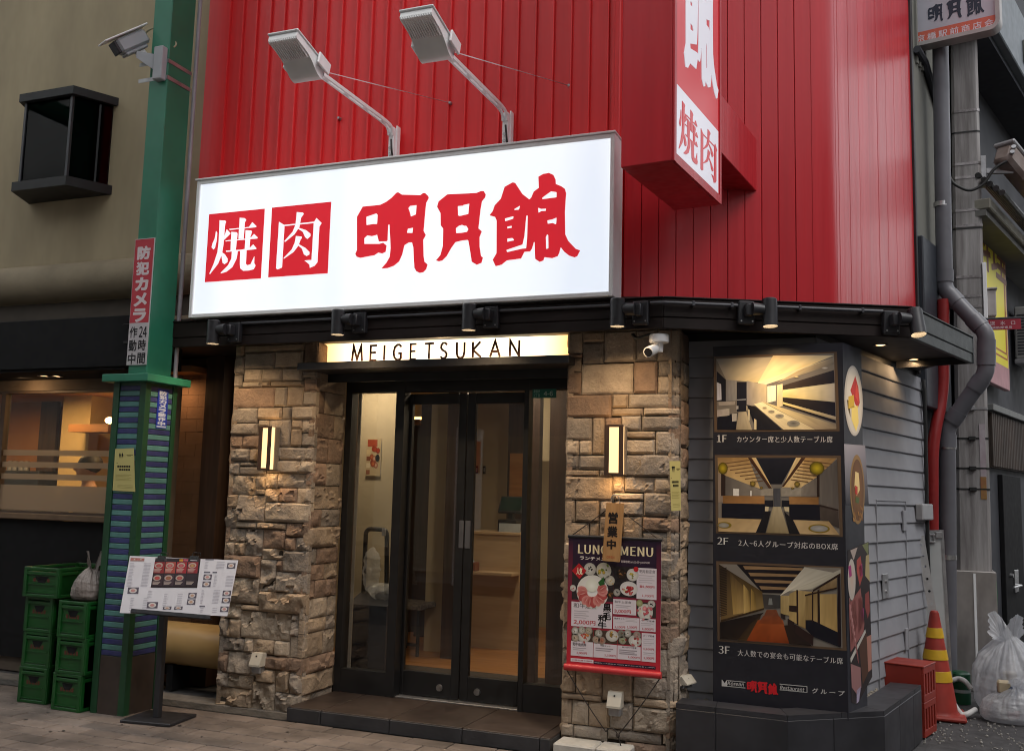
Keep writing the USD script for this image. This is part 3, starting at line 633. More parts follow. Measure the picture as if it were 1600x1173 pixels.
obj('display_glass', bx(tf, .015, xr1 - xr0 + .005, .02, .17, .0, .002), P('dark_screen', (.01, .03, .025), .15), rg)
tb = thing('tissue_box', 'small brown box of tissues on the lower shelf of the counter', 'box')
xt = rx(733, Yc)
obj('case', wb(xt - .05, xt + .10, Yc - .06, Yc + .05, zc0 + .001, zc0 + .085, .006), P('brown_box', (.22, .08, .04), .6), tb)
obj('tissue', hull([(xt - .02, Yc - .02, zc0 + .084), (xt + .06, Yc - .02, zc0 + .084), (xt + .06, Yc + .02, zc0 + .084), (xt - .02, Yc + .02, zc0 + .084), (xt + .0, Yc, zc0 + .13), (xt + .045, Yc + .01, zc0 + .12)]), P('tissue_blue', (.35, .5, .6), .9), tb)
bs = thing('card_stand', 'pale printed card standing on the reception counter', 'card')
obj('card', bx(Fr((0, Yc + .14, 0), 0), rx(771, Yc), rx(805, Yc), zr, zr + .085, -.004, 0), P('card_grey', (.45, .5, .55), .5), bs)
for i, pxx in enumerate((739.5, 751.5)):
    sw = thing('wall_switch', ('left' if i == 0 else 'right') + '-hand of two small dark wall switches behind the counter', 'switch', None)
    obj('plate', wb(rx(pxx, 10.78), rx(pxx + 4, 10.78), 10.78, 10.797, rz(739, 10.78), rz(727, 10.78), .003), black_m, sw)
    obj('button', wb(rx(pxx + 1, 10.77), rx(pxx + 3, 10.77), 10.772, 10.779, rz(736, 10.78), rz(730, 10.78), .002), grey_m, sw)
# bench with patterned seat
bt = thing('waiting_bench', 'low metal-legged bench with patterned seat just inside the left sliding door', 'bench')
Yb = 8.5
b0, b1 = rx(625, Yb), rx(678, Yb)
zb = rz(940, Yb, 650)
obj('seat', wb(b0, b1, Yb - .25, Yb + .2, zb - .05, zb, .01), P('bench_cloth', (.25, .22, .20), .8, col2=(.07, .06, .06), vs=28), bt)
for xx in (b0 + .02, b1 - .02):
    for yy in (Yb - .22, Yb + .17): obj('leg', wb(xx - .012, xx + .012, yy - .012, yy + .012, .1, zb - .05), black_m, bt)
obj('rail', wb(b0 + .03, b1 - .03, Yb - .232, Yb - .208, .19, .215), black_m, bt)
# umbrella wrapping stand
um = thing('umbrella_bag_stand', 'dark umbrella bagging machine with handle arch behind the left fixed pane', 'umbrella stand')
Yu = 6.95
u0, u1 = rx(541, Yu, 950), rx(606, Yu, 950)
zu = rz(925, Yu, 575)
prof = Polygon([(0, 0), (.42, 0), (.42, zu - .1 - .12), (.30, zu - .1 - .02), (0, zu - .1 + .06)])
umf = Fr((u0, Yu + .30, .1), -90).axes((0, -1, 0), (0, 0, 1))
body = ex(umf, Polygon([(0, 0), (.30, 0), (.30, zu - .16), (0, zu - .02)]), 0, -(u1 - u0)) if False else hull([(x, y, z) for x in (u0 + .01, u1 - .01) for y, z in ((Yu, .12), (Yu + .32, .12), (Yu, zu - .10), (Yu + .32, zu + .02))] + [(x, Yu + .16, .11) for x in (u0, u1)] + [(x, Yu + .16, zu - .05) for x in (u0, u1)])
obj('body', body, P('machine_blue', (.020, .022, .030), .35, var=.2), um, smooth=30)
zh = rz(827, Yu, 560)
obj('handle_arch', tube(bend([(u0 + .035, Yu + .2, zu - .05), (u0 + .035, Yu + .2, zh), (u0 + .23, Yu + .2, zh), (u0 + .25, Yu + .2, zu - .06)], .05), .019, 12), black_m, um)
obj('label_plate', bx(F0(Yu + .175), u0 + .20, u0 + .235, zh - .05, zh + .01, 0, .008, .003), grey_m, um)
obj('bag_hook', tube(bend([(u0 + .30, Yu + .2, zu - .05), (u0 + .30, Yu + .2, zu + .14), (u0 + .36, Yu + .2, zu + .14), (u0 + .37, Yu + .2, zu - .06)], .04), .010, 10), black_m, um)
plastic_m = usdkit.material(stage, '/World/Looks/clear_plastic', {'p': ('principled_bsdf', {'base_color': (.85, .87, .9), 'roughness': .18, 'specular_ior_level': .8}), 't': ('transparent_bsdf', {}), 'm': ('mix_closure', {'fac': .22})}, [('t.BSDF', 'm.closure1'), ('p.BSDF', 'm.closure2')], surface='m.closure')
def crumple(m, seed, amp, f=9.0):
    t = trimesh.Trimesh(*m, process=True); t = t.subdivide() if len(t.faces) < 4000 else t
    v = np.array(t.vertices); n = np.array(t.vertex_normals)
    d = np.abs(meshkit.fbm(v * f, 3, seed) - .5) * 2; d2 = np.abs(meshkit.fbm(v * f * 2.7 + 5, 3, seed + 1) - .5) * 2
    return v + n * (amp * (.5 - d) + amp * .5 * (.5 - d2))[:, None], np.array(t.faces)
def ico(c, r, sub=3): 
    t = trimesh.creation.icosphere(sub); return np.array(t.vertices) * np.asarray(r) + np.asarray(c), np.array(t.faces)
obj('bag_roll', crumple(ico((u0 + .12, Yu + .17, zu + .16), (.06, .04, .17), 3), 4, .03), plastic_m, um, smooth=25)
obj('bag_bundle', crumple(ico((u0 + .26, Yu + .14, zu + .0), (.12, .09, .05), 3), 5, .03), plastic_m, um, smooth=25)
# poster on the partition
ps = thing('food_poster', 'small poster of food pictures on the beige wall behind the left pane', 'poster')
FPs = F0(7.49); pa, pb = FPs.at(571, 743), FPs.at(596.5, 685)
ik = Ink(FPs, .006)
ik.rect(pa[0], pa[1], pb[0], pb[1], '#b9a888')
w_, h_ = pb[0] - pa[0], pb[1] - pa[1]
R2 = np.random.default_rng(12)
ik.rect(pa[0] + .1 * w_, pa[1] + .78 * h_, pa[0] + .75 * w_, pa[1] + .97 * h_, '#a34a34', 1)
for i in range(10): ik.disc(pa[0] + w_ * R2.uniform(.4, .85), pa[1] + h_ * R2.uniform(.22, .75), .02, .025, ['#a8402a', '#c0714a', '#7d2d22', '#d8b9a0'][i % 4], '#8c3a28', 1 + i * .3)
ik.disc(pa[0] + .8 * w_, pa[1] + .48 * h_, .022, .03, '#1a1a1e', '#2a2a2e', 6)
for i in range(4): ik.rect(pa[0] + .05 * w_, pa[1] + (.04 + .18 * i) * h_, pa[0] + .30 * w_, pa[1] + (.16 + .18 * i) * h_, ['#8c5a44', '#d6c6aa', '#7a4a38', '#c9b48e'][i], 1)
obj('paper', bx(FPs, pa[0], pb[0], pa[1], pb[1], 0, .004), white_m, ps); ik.build('print', ink_m, ps)

# ------------------------------------------------------------------ wall lamps on the pillars
sc_glow = E('lamp_paper', (1.0, .62, .28), .85)
def sconce(pl, pr, pt, pbm, label):
    Fq = F0(6.03); a, b = Fq.at(pl, pbm), Fq.at(pr, pt)
    t = thing('wall_lamp', label, 'lamp', 'lanterns on the stone pillars')
    u0, u1, v0, v1 = a[0], b[0], a[1], b[1]; fr = .030
    obj('frame', J(bx(Fq, u0, u0 + fr, v0, v1, -.012, 0, .003), bx(Fq, u1 - fr, u1, v0, v1, -.012, 0, .003), bx(Fq, u0 + fr, u1 - fr, v0, v0 + .016, -.011, -.001), bx(Fq, u0 + fr, u1 - fr, v1 - .016, v1, -.011, -.001)), dark_wood, t)
    obj('paper_shade', J(bx(Fq, u0 + .012, u1 - .012, v0 + .008, v1 - .008, -.065, -.013)), sc_glow, t)
    obj('back_plate', bx(Fq, u0 + .004, u1 - .004, v0 + .004, v1 - .004, -.125, -.066, .003), P('lamp_back', (.25, .2, .15), .5) if not stage.GetPrimAtPath('/World/Looks/lamp_back') else '/World/Looks/lamp_back', t)
    lp = '/World/' + t.GetName()
    cx, cz = (u0 + u1) / 2, (v0 + v1) / 2
    disk_light(lp + '/lamp_down', (cx, 6.06, v0 - .006), (0, .02, -1), .06, 8.0, (1, .60, .26))
    disk_light(lp + '/lamp_up', (cx, 6.06, v1 + .006), (0, .12, 1), .05, 3.0, (1, .60, .26))
    return t
sconce(401, 424, 665, 734, 'glowing paper lantern in dark frame on the left stone pillar')
sconce(943.5, 974, 663, 742, 'glowing paper lantern in dark frame on the right stone pillar above the wooden sign')

# ------------------------------------------------------------------ lettering traced for the shop's own signs
def tr(F, ox, oy, sc, pts): return [F.at(ox + x / sc, oy + y / sc) for x, y in pts]
YS = 5.80; FSg = F0(YS)
def T4(p): return tr(FSg, 540, 270, 7.33, p)
def T5(p): return tr(FSg, 720, 255, 6.705, p)
def T3(p): return tr(FSg, 320, 320, 7.62, p)
def PG(o, *h): return Polygon(o, list(h)).buffer(.004).buffer(-.004)
g_mei = PG(T4([(105, 925), (125, 880), (125, 500), (165, 430), (190, 385), (390, 365), (460, 330), (520, 285), (575, 228), (595, 220), (640, 248), (850, 255), (880, 230), (905, 230), (938, 262), (945, 285), (915, 340), (905, 430), (885, 660), (910, 710), (880, 765), (885, 950), (895, 1015), (930, 1045), (915, 1100), (880, 1135), (840, 1142), (805, 1125), (782, 1085), (775, 950), (770, 850), (755, 793), (715, 793), (665, 825), (640, 930), (605, 1010), (545, 1060), (470, 1088), (405, 1092), (460, 1030), (500, 960), (510, 860), (498, 590), (478, 590), (472, 770), (460, 780), (375, 782), (355, 705), (290, 722), (240, 712), (205, 745), (205, 812), (380, 812), (425, 800), (460, 830), (450, 900), (410, 920), (365, 910), (320, 940), (160, 970), (120, 958)]),
    T4([(228, 500), (345, 460), (362, 480), (355, 585), (310, 585), (230, 597)]), T4([(710, 400), (730, 375), (808, 365), (800, 475), (740, 500), (725, 440)]), T4([(705, 635), (768, 625), (762, 688), (692, 685)]))
g_getsu = PG(T4([(1393, 765), (1330, 770), (1250, 790), (1200, 860), (1150, 950), (1100, 1000), (1060, 1010), (1030, 1000), (1080, 940), (1110, 830), (1112, 635), (1085, 600), (1082, 460), (1042, 385), (1060, 325), (1110, 285), (1160, 245)]) + T5([(160, 310), (205, 290), (235, 290), (255, 325), (248, 355), (215, 395), (200, 480), (178, 680), (213, 710), (190, 770), (190, 870), (205, 970), (225, 985), (210, 1040), (160, 1060), (110, 1030), (100, 960), (82, 850), (75, 810), (67, 800)]),
    T4([(1277, 377), (1340, 372)]) + T5([(0, 437), (85, 420), (75, 530), (0, 548)]) + T4([(1300, 492), (1280, 485)]), T4([(1255, 630), (1290, 602), (1325, 592), (1360, 605)]) + T5([(10, 645), (55, 655), (75, 690), (60, 718), (0, 728)]) + T4([(1258, 690)]))
g_kan = PG(T5([(297, 543), (330, 500), (350, 440), (415, 370), (455, 245), (540, 198), (565, 205), (640, 320), (715, 378), (735, 355), (760, 295), (815, 255), (808, 140), (860, 110), (920, 100), (965, 120), (988, 170), (990, 215), (1050, 240), (1085, 265), (1098, 310), (1085, 500), (1088, 740), (1120, 810), (1200, 895), (1245, 910), (1215, 970), (1185, 983), (1130, 965), (1080, 925), (1040, 873), (1028, 930), (1010, 970), (950, 992), (870, 980), (860, 1015), (820, 1030), (775, 1000), (770, 815), (762, 815), (740, 890), (720, 920), (660, 925), (625, 995), (475, 1015), (420, 1060), (360, 1075), (330, 1010), (370, 940), (372, 600), (355, 560)]),
    *[T5(h) for h in ([(548, 480), (620, 437), (605, 485), (560, 488)], [(455, 575), (548, 550), (545, 580), (458, 608)], [(480, 660), (530, 652), (530, 675), (480, 683)], [(480, 785), (535, 780), (560, 805), (480, 822)], [(470, 905), (640, 848), (660, 760), (680, 545), (698, 545), (690, 800), (680, 890), (640, 893), (480, 930)], [(845, 360), (870, 340), (940, 290), (1000, 300), (1000, 355), (850, 375)], [(802, 460), (835, 475), (890, 472), (888, 498), (840, 500), (808, 518)], [(900, 595), (950, 585), (1000, 565), (995, 640), (960, 625), (905, 632)], [(885, 770), (898, 740), (912, 750), (915, 890), (888, 897)])])
g_yaki = unary_union([Polygon(T3(p)).buffer(0) for p in (
    [(128, 310), (140, 330), (135, 420), (112, 515), (95, 530), (75, 505), (85, 460), (112, 400)], [(170, 182), (235, 185), (247, 200), (235, 228), (215, 470), (195, 590), (150, 700), (55, 822), (48, 818), (100, 700), (145, 560), (160, 430)], [(255, 290), (300, 338), (270, 370), (212, 425), (222, 385)],
    [(198, 565), (230, 585), (265, 640), (262, 680), (228, 705), (205, 690), (192, 600)], [(410, 152), (470, 158), (487, 178), (470, 205), (455, 402), (395, 405)], [(285, 285), (400, 275), (520, 262), (560, 205), (610, 255), (600, 265), (460, 280), (290, 298)], [(240, 423), (470, 403), (545, 385), (580, 345), (625, 388), (615, 400), (460, 414), (242, 434)],
    [(245, 543), (420, 533), (525, 515), (570, 470), (610, 518), (600, 526), (430, 546), (248, 558)], [(310, 320), (375, 325), (382, 345), (360, 547), (300, 547)], [(480, 300), (545, 303), (555, 320), (535, 380), (525, 522), (470, 532)], [(318, 540), (388, 540), (370, 640), (320, 740), (250, 795), (185, 815), (185, 805), (270, 720), (310, 640)],
    [(415, 535), (490, 535), (482, 700), (500, 718), (540, 705), (570, 640), (583, 612), (580, 690), (597, 720), (575, 765), (520, 780), (450, 783), (415, 755), (412, 700)])])
g_niku = unary_union([Polygon(T3(p)).buffer(0) for p in ([(878, 200), (935, 235), (942, 245), (912, 745), (860, 768), (842, 755)], [(930, 238), (1065, 225), (1305, 198), (1305, 214), (1080, 237), (935, 252)], [(1325, 155), (1385, 215), (1357, 260), (1335, 680), (1300, 725), (1245, 748), (1240, 710), (1180, 660), (1265, 655), (1292, 215), (1300, 195)],
    [(1090, 85), (1160, 90), (1173, 105), (1140, 150), (1120, 260), (1060, 350), (950, 440), (940, 432), (1040, 320), (1075, 235)], [(1110, 270), (1200, 300), (1250, 340), (1252, 370), (1215, 405), (1190, 385), (1160, 320), (1107, 285)], [(1080, 370), (1145, 375), (1150, 390), (1130, 420), (1110, 480), (1050, 560), (935, 640), (932, 632), (1030, 530), (1065, 450)], [(1115, 468), (1190, 510), (1240, 560), (1238, 590), (1205, 608), (1175, 590), (1150, 520), (1103, 480)])])

# ------------------------------------------------------------------ the big lit sign
sg = thing('shop_sign', 'long white backlit sign with red lettering across the red shop front', 'sign')
sa, sb, sc_, sd = FSg.at(306.2, 284), FSg.at(956, 206.6), FSg.at(295.3, 496.2), FSg.at(962.5, 462.5)
su0, su1, sv0, sv1 = (sa[0] + sc_[0]) / 2, (sb[0] + sd[0]) / 2, (sc_[1] + sd[1]) / 2, (sa[1] + sb[1]) / 2
fr = .030
obj('frame', J(bx(FSg, su0, su0 + fr, sv0, sv1, -.20, .0, .004), bx(FSg, su1 - fr, su1, sv0, sv1, -.20, .0, .004), bx(FSg, su0 + fr, su1 - fr, sv0, sv0 + fr, -.199, -.001, .004), bx(FSg, su0 + fr, su1 - fr, sv1 - fr, sv1, -.199, -.001, .004), bx(FSg, su0 + .02, su1 - .02, sv0 + .02, sv1 - .02, -.195, -.15)), alu_m, sg)
obj('frame_cap', bx(FSg, su0 - .012, su1 + .006, sv1 + .001, sv1 + .014, -.21, .010, .003), alu_m, sg)
SIGN_E = .40
def litplastic(name, col, s, spread=.06):
    return usdkit.material(stage, f'/World/Looks/{name}', {'g': ('geometry', {}), 'mp': ('mapping', {'scale': (1.15, 1, .08)}), 'n': ('noise_texture', {'scale': 1.6, 'detail': 1}), 'r': ('rgb_ramp', {'ramp': [(.36, tuple(np.array(col) * (1 - spread * 2.4, 1 - spread * 2, 1 - spread * .6))), (.52, col), (.75, tuple(np.array(col) * (1 + spread, 1 + spread, 1 + spread)))]}), 'p': ('principled_bsdf', {'base_color': tuple(np.array(col) * .5), 'roughness': .25, 'emission_strength': s})},
                           [('g.position', 'mp.vector'), ('mp.vector', 'n.vector'), ('n.fac', 'r.fac'), ('r.color', 'p.emission_color')], surface='p.BSDF')
obj('face', bx(FSg, su0 + fr - .004, su1 - fr + .004, sv0 + fr - .004, sv1 - fr + .004, -.03, -.012), litplastic('sign_white', (.90, .945, .975), SIGN_E), sg)
redlit = litplastic('sign_red', (.62, .018, .030), SIGN_E * .95, .02); whitelit = litplastic('sign_white_letter', (.90, .88, .93), SIGN_E, .02)
sq = [[FSg.at(*p) for p in q] for q in (((325.1, 334.8), (412.5, 325.5), (406, 434), (319.5, 441)), ((424.4, 324), (516.3, 315), (510.6, 426.4), (417.5, 433)))]
for q, gl in zip(sq, (g_yaki, g_niku)):
    u0, u1, v0, v1 = (q[0][0] + q[3][0]) / 2, (q[1][0] + q[2][0]) / 2, (q[2][1] + q[3][1]) / 2, (q[0][1] + q[1][1]) / 2
    t = obj('red_square', ex(FSg, sbox(u0, v0, u1, v1), -.012, -.008), redlit, sg)
    obj('character', ex(FSg, gl, -.008, -.005), whitelit, t)
for gl in (g_mei, g_getsu, g_kan): obj('red_character', ex(FSg, gl, -.012, -.007), redlit, sg)
obj('hanging_bracket', J(wb(su0 + .3, su0 + .36, 5.99, 6.09, sv1 - .2, sv1 - .1), wb(su1 - .4, su1 - .34, 5.99, 6.09, sv1 - .2, sv1 - .1)), black_m, sg)

# ------------------------------------------------------------------ floodlights on slotted arms over the sign
def flood(pbx, pby, label, wire_px):
    t = thing('floodlight', label, 'floodlight', 'floodlights over the big sign')
    P0 = np.array(F0(5.99).at(pbx, pby)); x, z = P0
    ym, yh = 5.97, 4.87
    obj('bracket', J(wb(x - .022, x + .022, 5.985, 6.075, sv1 + .016, z + .02, .006), wb(x + .018, x + .03, 6.02, 6.07, sv1 + .02, z + .04, .003)), white_m, t)
    for k in range(3): obj('bolt', cyl((x - .002, 5.986, sv1 + .06 + .045 * k), (x - .002, 5.974, sv1 + .06 + .045 * k), .011), steel_m, t)
    path = bend([(0, z - .10), (0, z), (.10, z + .012), (1.08, z + .012)], .09, 8)[1:]
    # arm: flat channel following the bend, with slots in its straight run
    for sgn in (-1, 1): pass
    pts = np.array([(x, ym - p[0], p[1]) for p in path])
    def ribbon(xa, xb, th):
        d = np.gradient(pts, axis=0); d /= np.linalg.norm(d, axis=1)[:, None]; nn = np.cross(d, [1, 0, 0])
        V, Fc = [], []
        for i, p in enumerate(pts):
            for xx, tt in ((xa, 0), (xb, 0), (xb, th), (xa, th)): V.append(p + np.array([xx, 0, 0]) + nn[i] * tt)
        for i in range(len(pts) - 1):
            for j in range(4): a, b = i * 4 + j, i * 4 + (j + 1) % 4; Fc += [[a, a + 4, b + 4], [a, b + 4, b]]
        o = (len(pts) - 1) * 4; Fc += [[0, 1, 2], [0, 2, 3], [o, o + 2, o + 1], [o, o + 3, o + 2]]
        return np.array(V), np.array(Fc)
    bars = [ribbon(-.022, -.009, .022), ribbon(.009, .022, .022)]
    for yy in (.10, .35, .60, .85, 1.05): bars.append(wb(x - .009, x + .009, ym - yy - .03, ym - yy + .03, z + .014, z + .032))
    obj('arm', J(*bars), white_m, t)
    # head: finned housing tilted forward and up
    hw = .100
    Hf = Fr((x, yh + .02, z + .00), 0).axes((-1, 0, 0), (0, -.965, .26))        # u = -x, v = along the head, n = out of the underside
    if Hf.n[2] > 0: Hf = Fr((x, yh + .02, z), 0).axes((1, 0, 0), (0, -.965, .26))
    und = Hf.n
    obj('cradle', J(bx(Hf, -.10, .10, -.06, -.045, -.04, .045, .004), bx(Hf, -.13, -.115, -.07, .06, -.05, .03, .004), bx(Hf, .115, .13, -.07, .06, -.05, .03, .004)), white_m, t)
    for uu in (-.06, .0, .06): obj('bolt', cyl(Hf.p(uu, -.06, .012), Hf.p(uu, -.072, .012), .010), steel_m, t)
    q = [(-.04, .0), (.27, .0)] 
    vv = np.linspace(-.05, .26, 14); depth = .033 + .060 * np.exp(-((vv + .02) / .10) ** 2) * 1.0
    prof = Polygon([(-.05, -.03), (.27, -.03), (.27, .004)] + [(v, .012 + d) for v, d in list(zip(vv, depth - .03))[::-1]] + [(-.055, .03)]).buffer(0)
    Sf = Fr((0, 0, 0), 0); Sf.o = Hf.p(-hw, 0, 0); Sf.r = Hf.u; Sf.u = Hf.n; Sf.n = np.cross(Sf.r, Sf.u)
    L_ = 2 * hw if Sf.n @ Hf.r > 0 else -2 * hw
    obj('housing', ex(Sf, prof, min(0, L_), max(0, L_)), alu_m, t, smooth=40)
    obj('lens_frame', bx(Hf, -hw - .008, hw + .008, -.06, .282, -.045, -.031, .004), white_m, t)
    for k in range(13):
        uu = -hw + .012 + k * (2 * hw - .024) / 12
        obj('cooling_fin', ex(Fr((0, 0, 0), 0).axes(Hf.u, Hf.n) if False else _sf(Hf, uu), Polygon([(.10, .022), (.16, .012), (.27, .000), (.27, .016), (.22, .022), (.16, .030), (.12, .036)]), -.003, .003), alu_m, t)
    obj('cable', tube(bend([(x + .01, 5.97, z - .08), (x + .02, 5.96, z - .14), (x + .03, 5.98, sv1 + .018)], .03), .007, 8), cable_m, t)
    w = F0(6.085).at(*wire_px)
    obj('stay_wire', tube([Hf.p(.0, -.05, -.03), (w[0], 6.085, w[1])], .0028, 5), steel_m, t)
    obj('stay_anchor', cyl((w[0], 6.10, w[1]), (w[0], 6.075, w[1]), .013, .009), zinc_m, t)
    return t
def _sf(Hf, uu):
    S = Fr((0, 0, 0), 0); S.o = Hf.p(uu, 0, 0); S.r = Hf.u; S.u = Hf.n; S.n = np.cross(S.r, S.u); return S
flood(612, 203, 'left of two white floodlights on slotted arms above the big sign', (703, 161))
flood(790, 180, 'right of two white floodlights on slotted arms above the big sign', (889, 134))
for pp in ((530, 185), (605, 192)):
    pass
a_ = F0(6.085).at(530, 185)
an = thing('wall_anchor', 'loose steel wire anchor on the red wall below the left floodlight', 'anchor')
obj('eye', cyl((a_[0], 6.10, a_[1]), (a_[0], 6.07, a_[1]), .013, .009), zinc_m, an)

# ------------------------------------------------------------------ red projecting sign
pj = thing('projecting_sign', 'tall red projecting sign with white lettering on the building corner', 'sign')
Pn = np.array([-1.065, 4.832, 0.0]); PA = 83.2
FT = Fr(Pn, PA); Lt, Wt = .849, .285                  # text face: u inward along the sign
zb0 = F0(4.84).at(1050, 252)[1]
FPn = Fr(Pn, PA - 90)                                 # narrow front: u to the right is towards -Wt..0
obj('case', bx(FT, 0, Lt, zb0, 7.5, -Wt, 0, .006), redflat_m, pj)
obj('face_frame', J(bx(FT, 0, .035, zb0 + .001, 7.5, .0, .012, .002), bx(FT, Lt - .035, Lt, zb0 + .001, 7.5, .0, .012, .002), bx(FT, .035, Lt - .035, zb0 + .001, zb0 + .05, .0, .011)), redflat_m, pj)
FT.o = FT.o + FT.n * .001
w0, w1 = FT.at(1057, 134), FT.at(1118.5, 292)
pv0, pv1 = FT.at(1054, 243)[1], FT.at(1057, 133)[1]
pu0, pu1 = .05, Lt - .055
redface = litplastic('projecting_red', (.50, .014, .022), .26, .02); whiteface = litplastic("projecting_white", (.62, .62, .68), .30, .02)
obj('red_face', bx(FT, .035, Lt - .035, zb0 + .05, 7.5, .0, .004), redface, pj)
pl = obj('white_panel', bx(FT, pu0, pu1, pv0, pv1, .0045, .007), whiteface, pj)
pm = (pu0 + pu1) / 2
obj('character', ex(FT, fit(g_yaki, pu0 + .03, pv0 + .05, pm - .02, pv1 - .06), .0072, .010), redface, pl)
obj('character', ex(FT, fit(g_niku, pm + .03, pv0 + .05, pu1 - .03, pv1 - .06), .0072, .010), redface, pl)
kz0 = FT.at(1115, 158)[1]
kz0 = FT.at(1060, 88)[1]
obj('white_character', ex(FT, fit(g_kan, pu0 + .08, kz0 - .02, pu1 + .0, kz0 + .92), .0045, .008), whiteface, pj)
obj('white_character', ex(FT, fit(g_getsu, pu0 + .12, kz0 + 1.05, pu1 - .06, kz0 + 1.9), .0045, .008), whiteface, pj)
obj('bracket', J(bx(FT, Lt, Lt + 1.0, FT.at(1128, 239)[1], FT.at(1128, 148)[1], -.19, -.002, .004)), redflat_m, pj)

# ------------------------------------------------------------------ black spotlights along the fascia
def spot(F, pbx, pby, out, droop, lab, on=True, side=-1):
    """mounting box on the fascia, yoke, barrel hanging in front of it"""
    t = thing('spotlight', lab, 'spotlight', 'black spotlights along the fascia')
    u, v = F.at(pbx, pby); v = min(v, Zt - .075); 
    obj('mounting_box', J(bx(F, u - .05, u + .05, v - .075, v + .07, .004, .05, .006)), charcoal_m, t)
    for a in (-.035, .035): obj('screw', cyl(F.p(u + a, v - .055, .05), F.p(u + a, v - .055, .054), .005), steel_m, t)
    ax = math.cos(droop) * -F.u + math.sin(droop) * F.n
    c = F.p(u + side * .125, v + .0, .05 + out * .55)
    obj('yoke', J(cyl(F.p(u + side * .015, v + .01, .05 + out * .55), F.p(u + side * .085, v + .01, .05 + out * .55), .040, .034, 24), bx(F, u - .02, u + .02, v - .03, v + .045, .05, .05 + out * .55, .006)), charcoal_m, t, smooth=40)
    b = obj('barrel', J(tube([c - ax * .072, c + ax * .095], [.046, .046], 26, caps=False), tube([c + ax * .0945, c + ax * .0955], [.043, .0465], 26, caps=False), cyl(c - ax * .078, c - ax * .071, .041, .046, 26)), charcoal_m, t, smooth=40)
    obj('inner_sleeve', tube([c + ax * .0945, c - ax * .05], [.043, .043], 26, caps=False), P('sleeve_black', (.003, .003, .003), .9, spec=.05) if spot.k == 0 else '/World/Looks/sleeve_black', b)
    obj('lamp', cyl(c + ax * .030, c + ax * .034, .041, .041, 22), E('spot_lens', (1, .66, .34), .35) if spot.k == 0 else '/World/Looks/spot_lens', b)
    if on: disk_light('/World/' + t.GetName() + '/beam', c + ax * .066, ax - F.n * .25, .036, 270.0, (1, .70, .40))
    spot.k += 1
spot.k = 0
for pxx, pyy, nm in ((371, 520, 'leftmost of the black spotlights, above the left stone pillar'), (566, 505, 'black spotlight above the left end of the lit name board'), (771, 497, 'black spotlight under the big sign, above the middle of the doors'), (1003, 490, 'black spotlight above the right stone pillar, beside the white dome camera')):
    spot(FF, pxx, pyy, .115, .0, nm)
spot(FFC, 1163, 490, .10, .10, 'black spotlight above the photo display, middle of the angled fascia', side=1)
spot(FFC, 1388, 505, .11, .30, 'rightmost black spotlight, tilted outward at the awning corner', side=1)
cd = thing('lighting_conduit', 'thin dark conduit running between the spotlights on the angled fascia', 'conduit')
c0, c1, c2, c3 = FF.at(1018, 473), FFC.at(1153, 477), FFC.at(1180, 480), FFC.at(1376, 492)
zc = Zt - .045
obj('pipe', tube(bend([FF.p(c0[0], zc, .03), FF.p(B[0] + .01, zc, .03), FFC.p(.02, zc, .03), FFC.p(c1[0], zc, .03)], .03), .011, 10), P('conduit_grey', (.06, .06, .07), .4), cd, smooth=60)
obj('pipe', tube([FFC.p(c2[0], zc, .03), FFC.p(c3[0], zc, .03)], .011, 10), '/World/Looks/conduit_grey', cd, smooth=60)
for uu in (.18, .42, .85, 1.25): obj('clip', bx(FFC, uu - .008, uu + .008, zc - .016, zc + .016, .005, .044, .003), '/World/Looks/conduit_grey', cd)
c0, c1 = FF.at(580, 508)[0], FF.at(760, 500)[0]
for a, b in ((371, 566), (566, 771), (771, 1003)): obj('pipe', tube([FF.p(FF.at(a, 510)[0] + .05, zc, .02), FF.p(FF.at(b, 500)[0] - .05, zc, .02)], .010, 10), '/World/Looks/conduit_grey', cd)

def Z(F, ox, oy, s): return lambda pts: [F.at(ox + x / s, oy + y / s) for x, y in pts]
def R4(z, x0, y0, x1, y1):              # level rectangle from its upper-left and lower-right photo corners
    (a, b), (c, d) = z([(x0, y0), (x1, y1)]); return min(a, c), min(b, d), max(a, c), max(b, d)

# ------------------------------------------------------------------ lunch menu poster
YM = 6.075; FM = F0(YM); z = Z(FM, 870, 830, 5.1)
po = thing('lunch_menu_poster', 'hanging lunch menu poster with red and dark purple border on the right stone pillar', 'poster')
(tl, tr_, br, bl) = z([(100, 38), (832, 70), (828, 1130), (72, 1070)])
pu0, pu1, pv0, pv1 = (tl[0] + bl[0]) / 2, (tr_[0] + br[0]) / 2, (bl[1] + br[1]) / 2, (tl[1] + tr_[1]) / 2
obj('sheet', bx(FM, pu0, pu1, pv0, pv1, -.003, 0), white_m, po)
obj('top_rod', cyl((pu0 - .005, YM + .003, pv1 + .002), (pu1 + .005, YM + .003, pv1 + .002), .011), charcoal_m, po, smooth=60)
obj('bottom_roll', cyl((pu0 - .012, YM - .002, pv0 - .008), (pu1 + .006, YM - .002, pv0 - .008), .021), P('red_vinyl', (.50, .035, .04), .28, var=.05), po, smooth=60)
k = Ink(FM, .0008, .0004)
k.grid([(pu0, pv0), (pu1, pv0), (pu1, pv0 + .35), (pu0, pv0 + .35)], ['#c22c38', '#c22c38', '#8c2a3c', '#8c2a3c'])
k.grid([(pu0, pv0 + .35), (pu1, pv0 + .35), (pu1, pv1), (pu0, pv1)], ['#8c2a3c', '#8c2a3c', '#2a1c30', '#2a1c30'])
k.rect(pu0 + .03, pv1 - .20, pu1 - .03, pv1 - .002, '#2b1c2f', 1)
def R5(*a): return R4(z, *a)
k.poly(fit(text('LUNCH MENU', 1, 3, 7, .03), *R5(170, 100, 768, 202)), '#e6d7b0', 2)
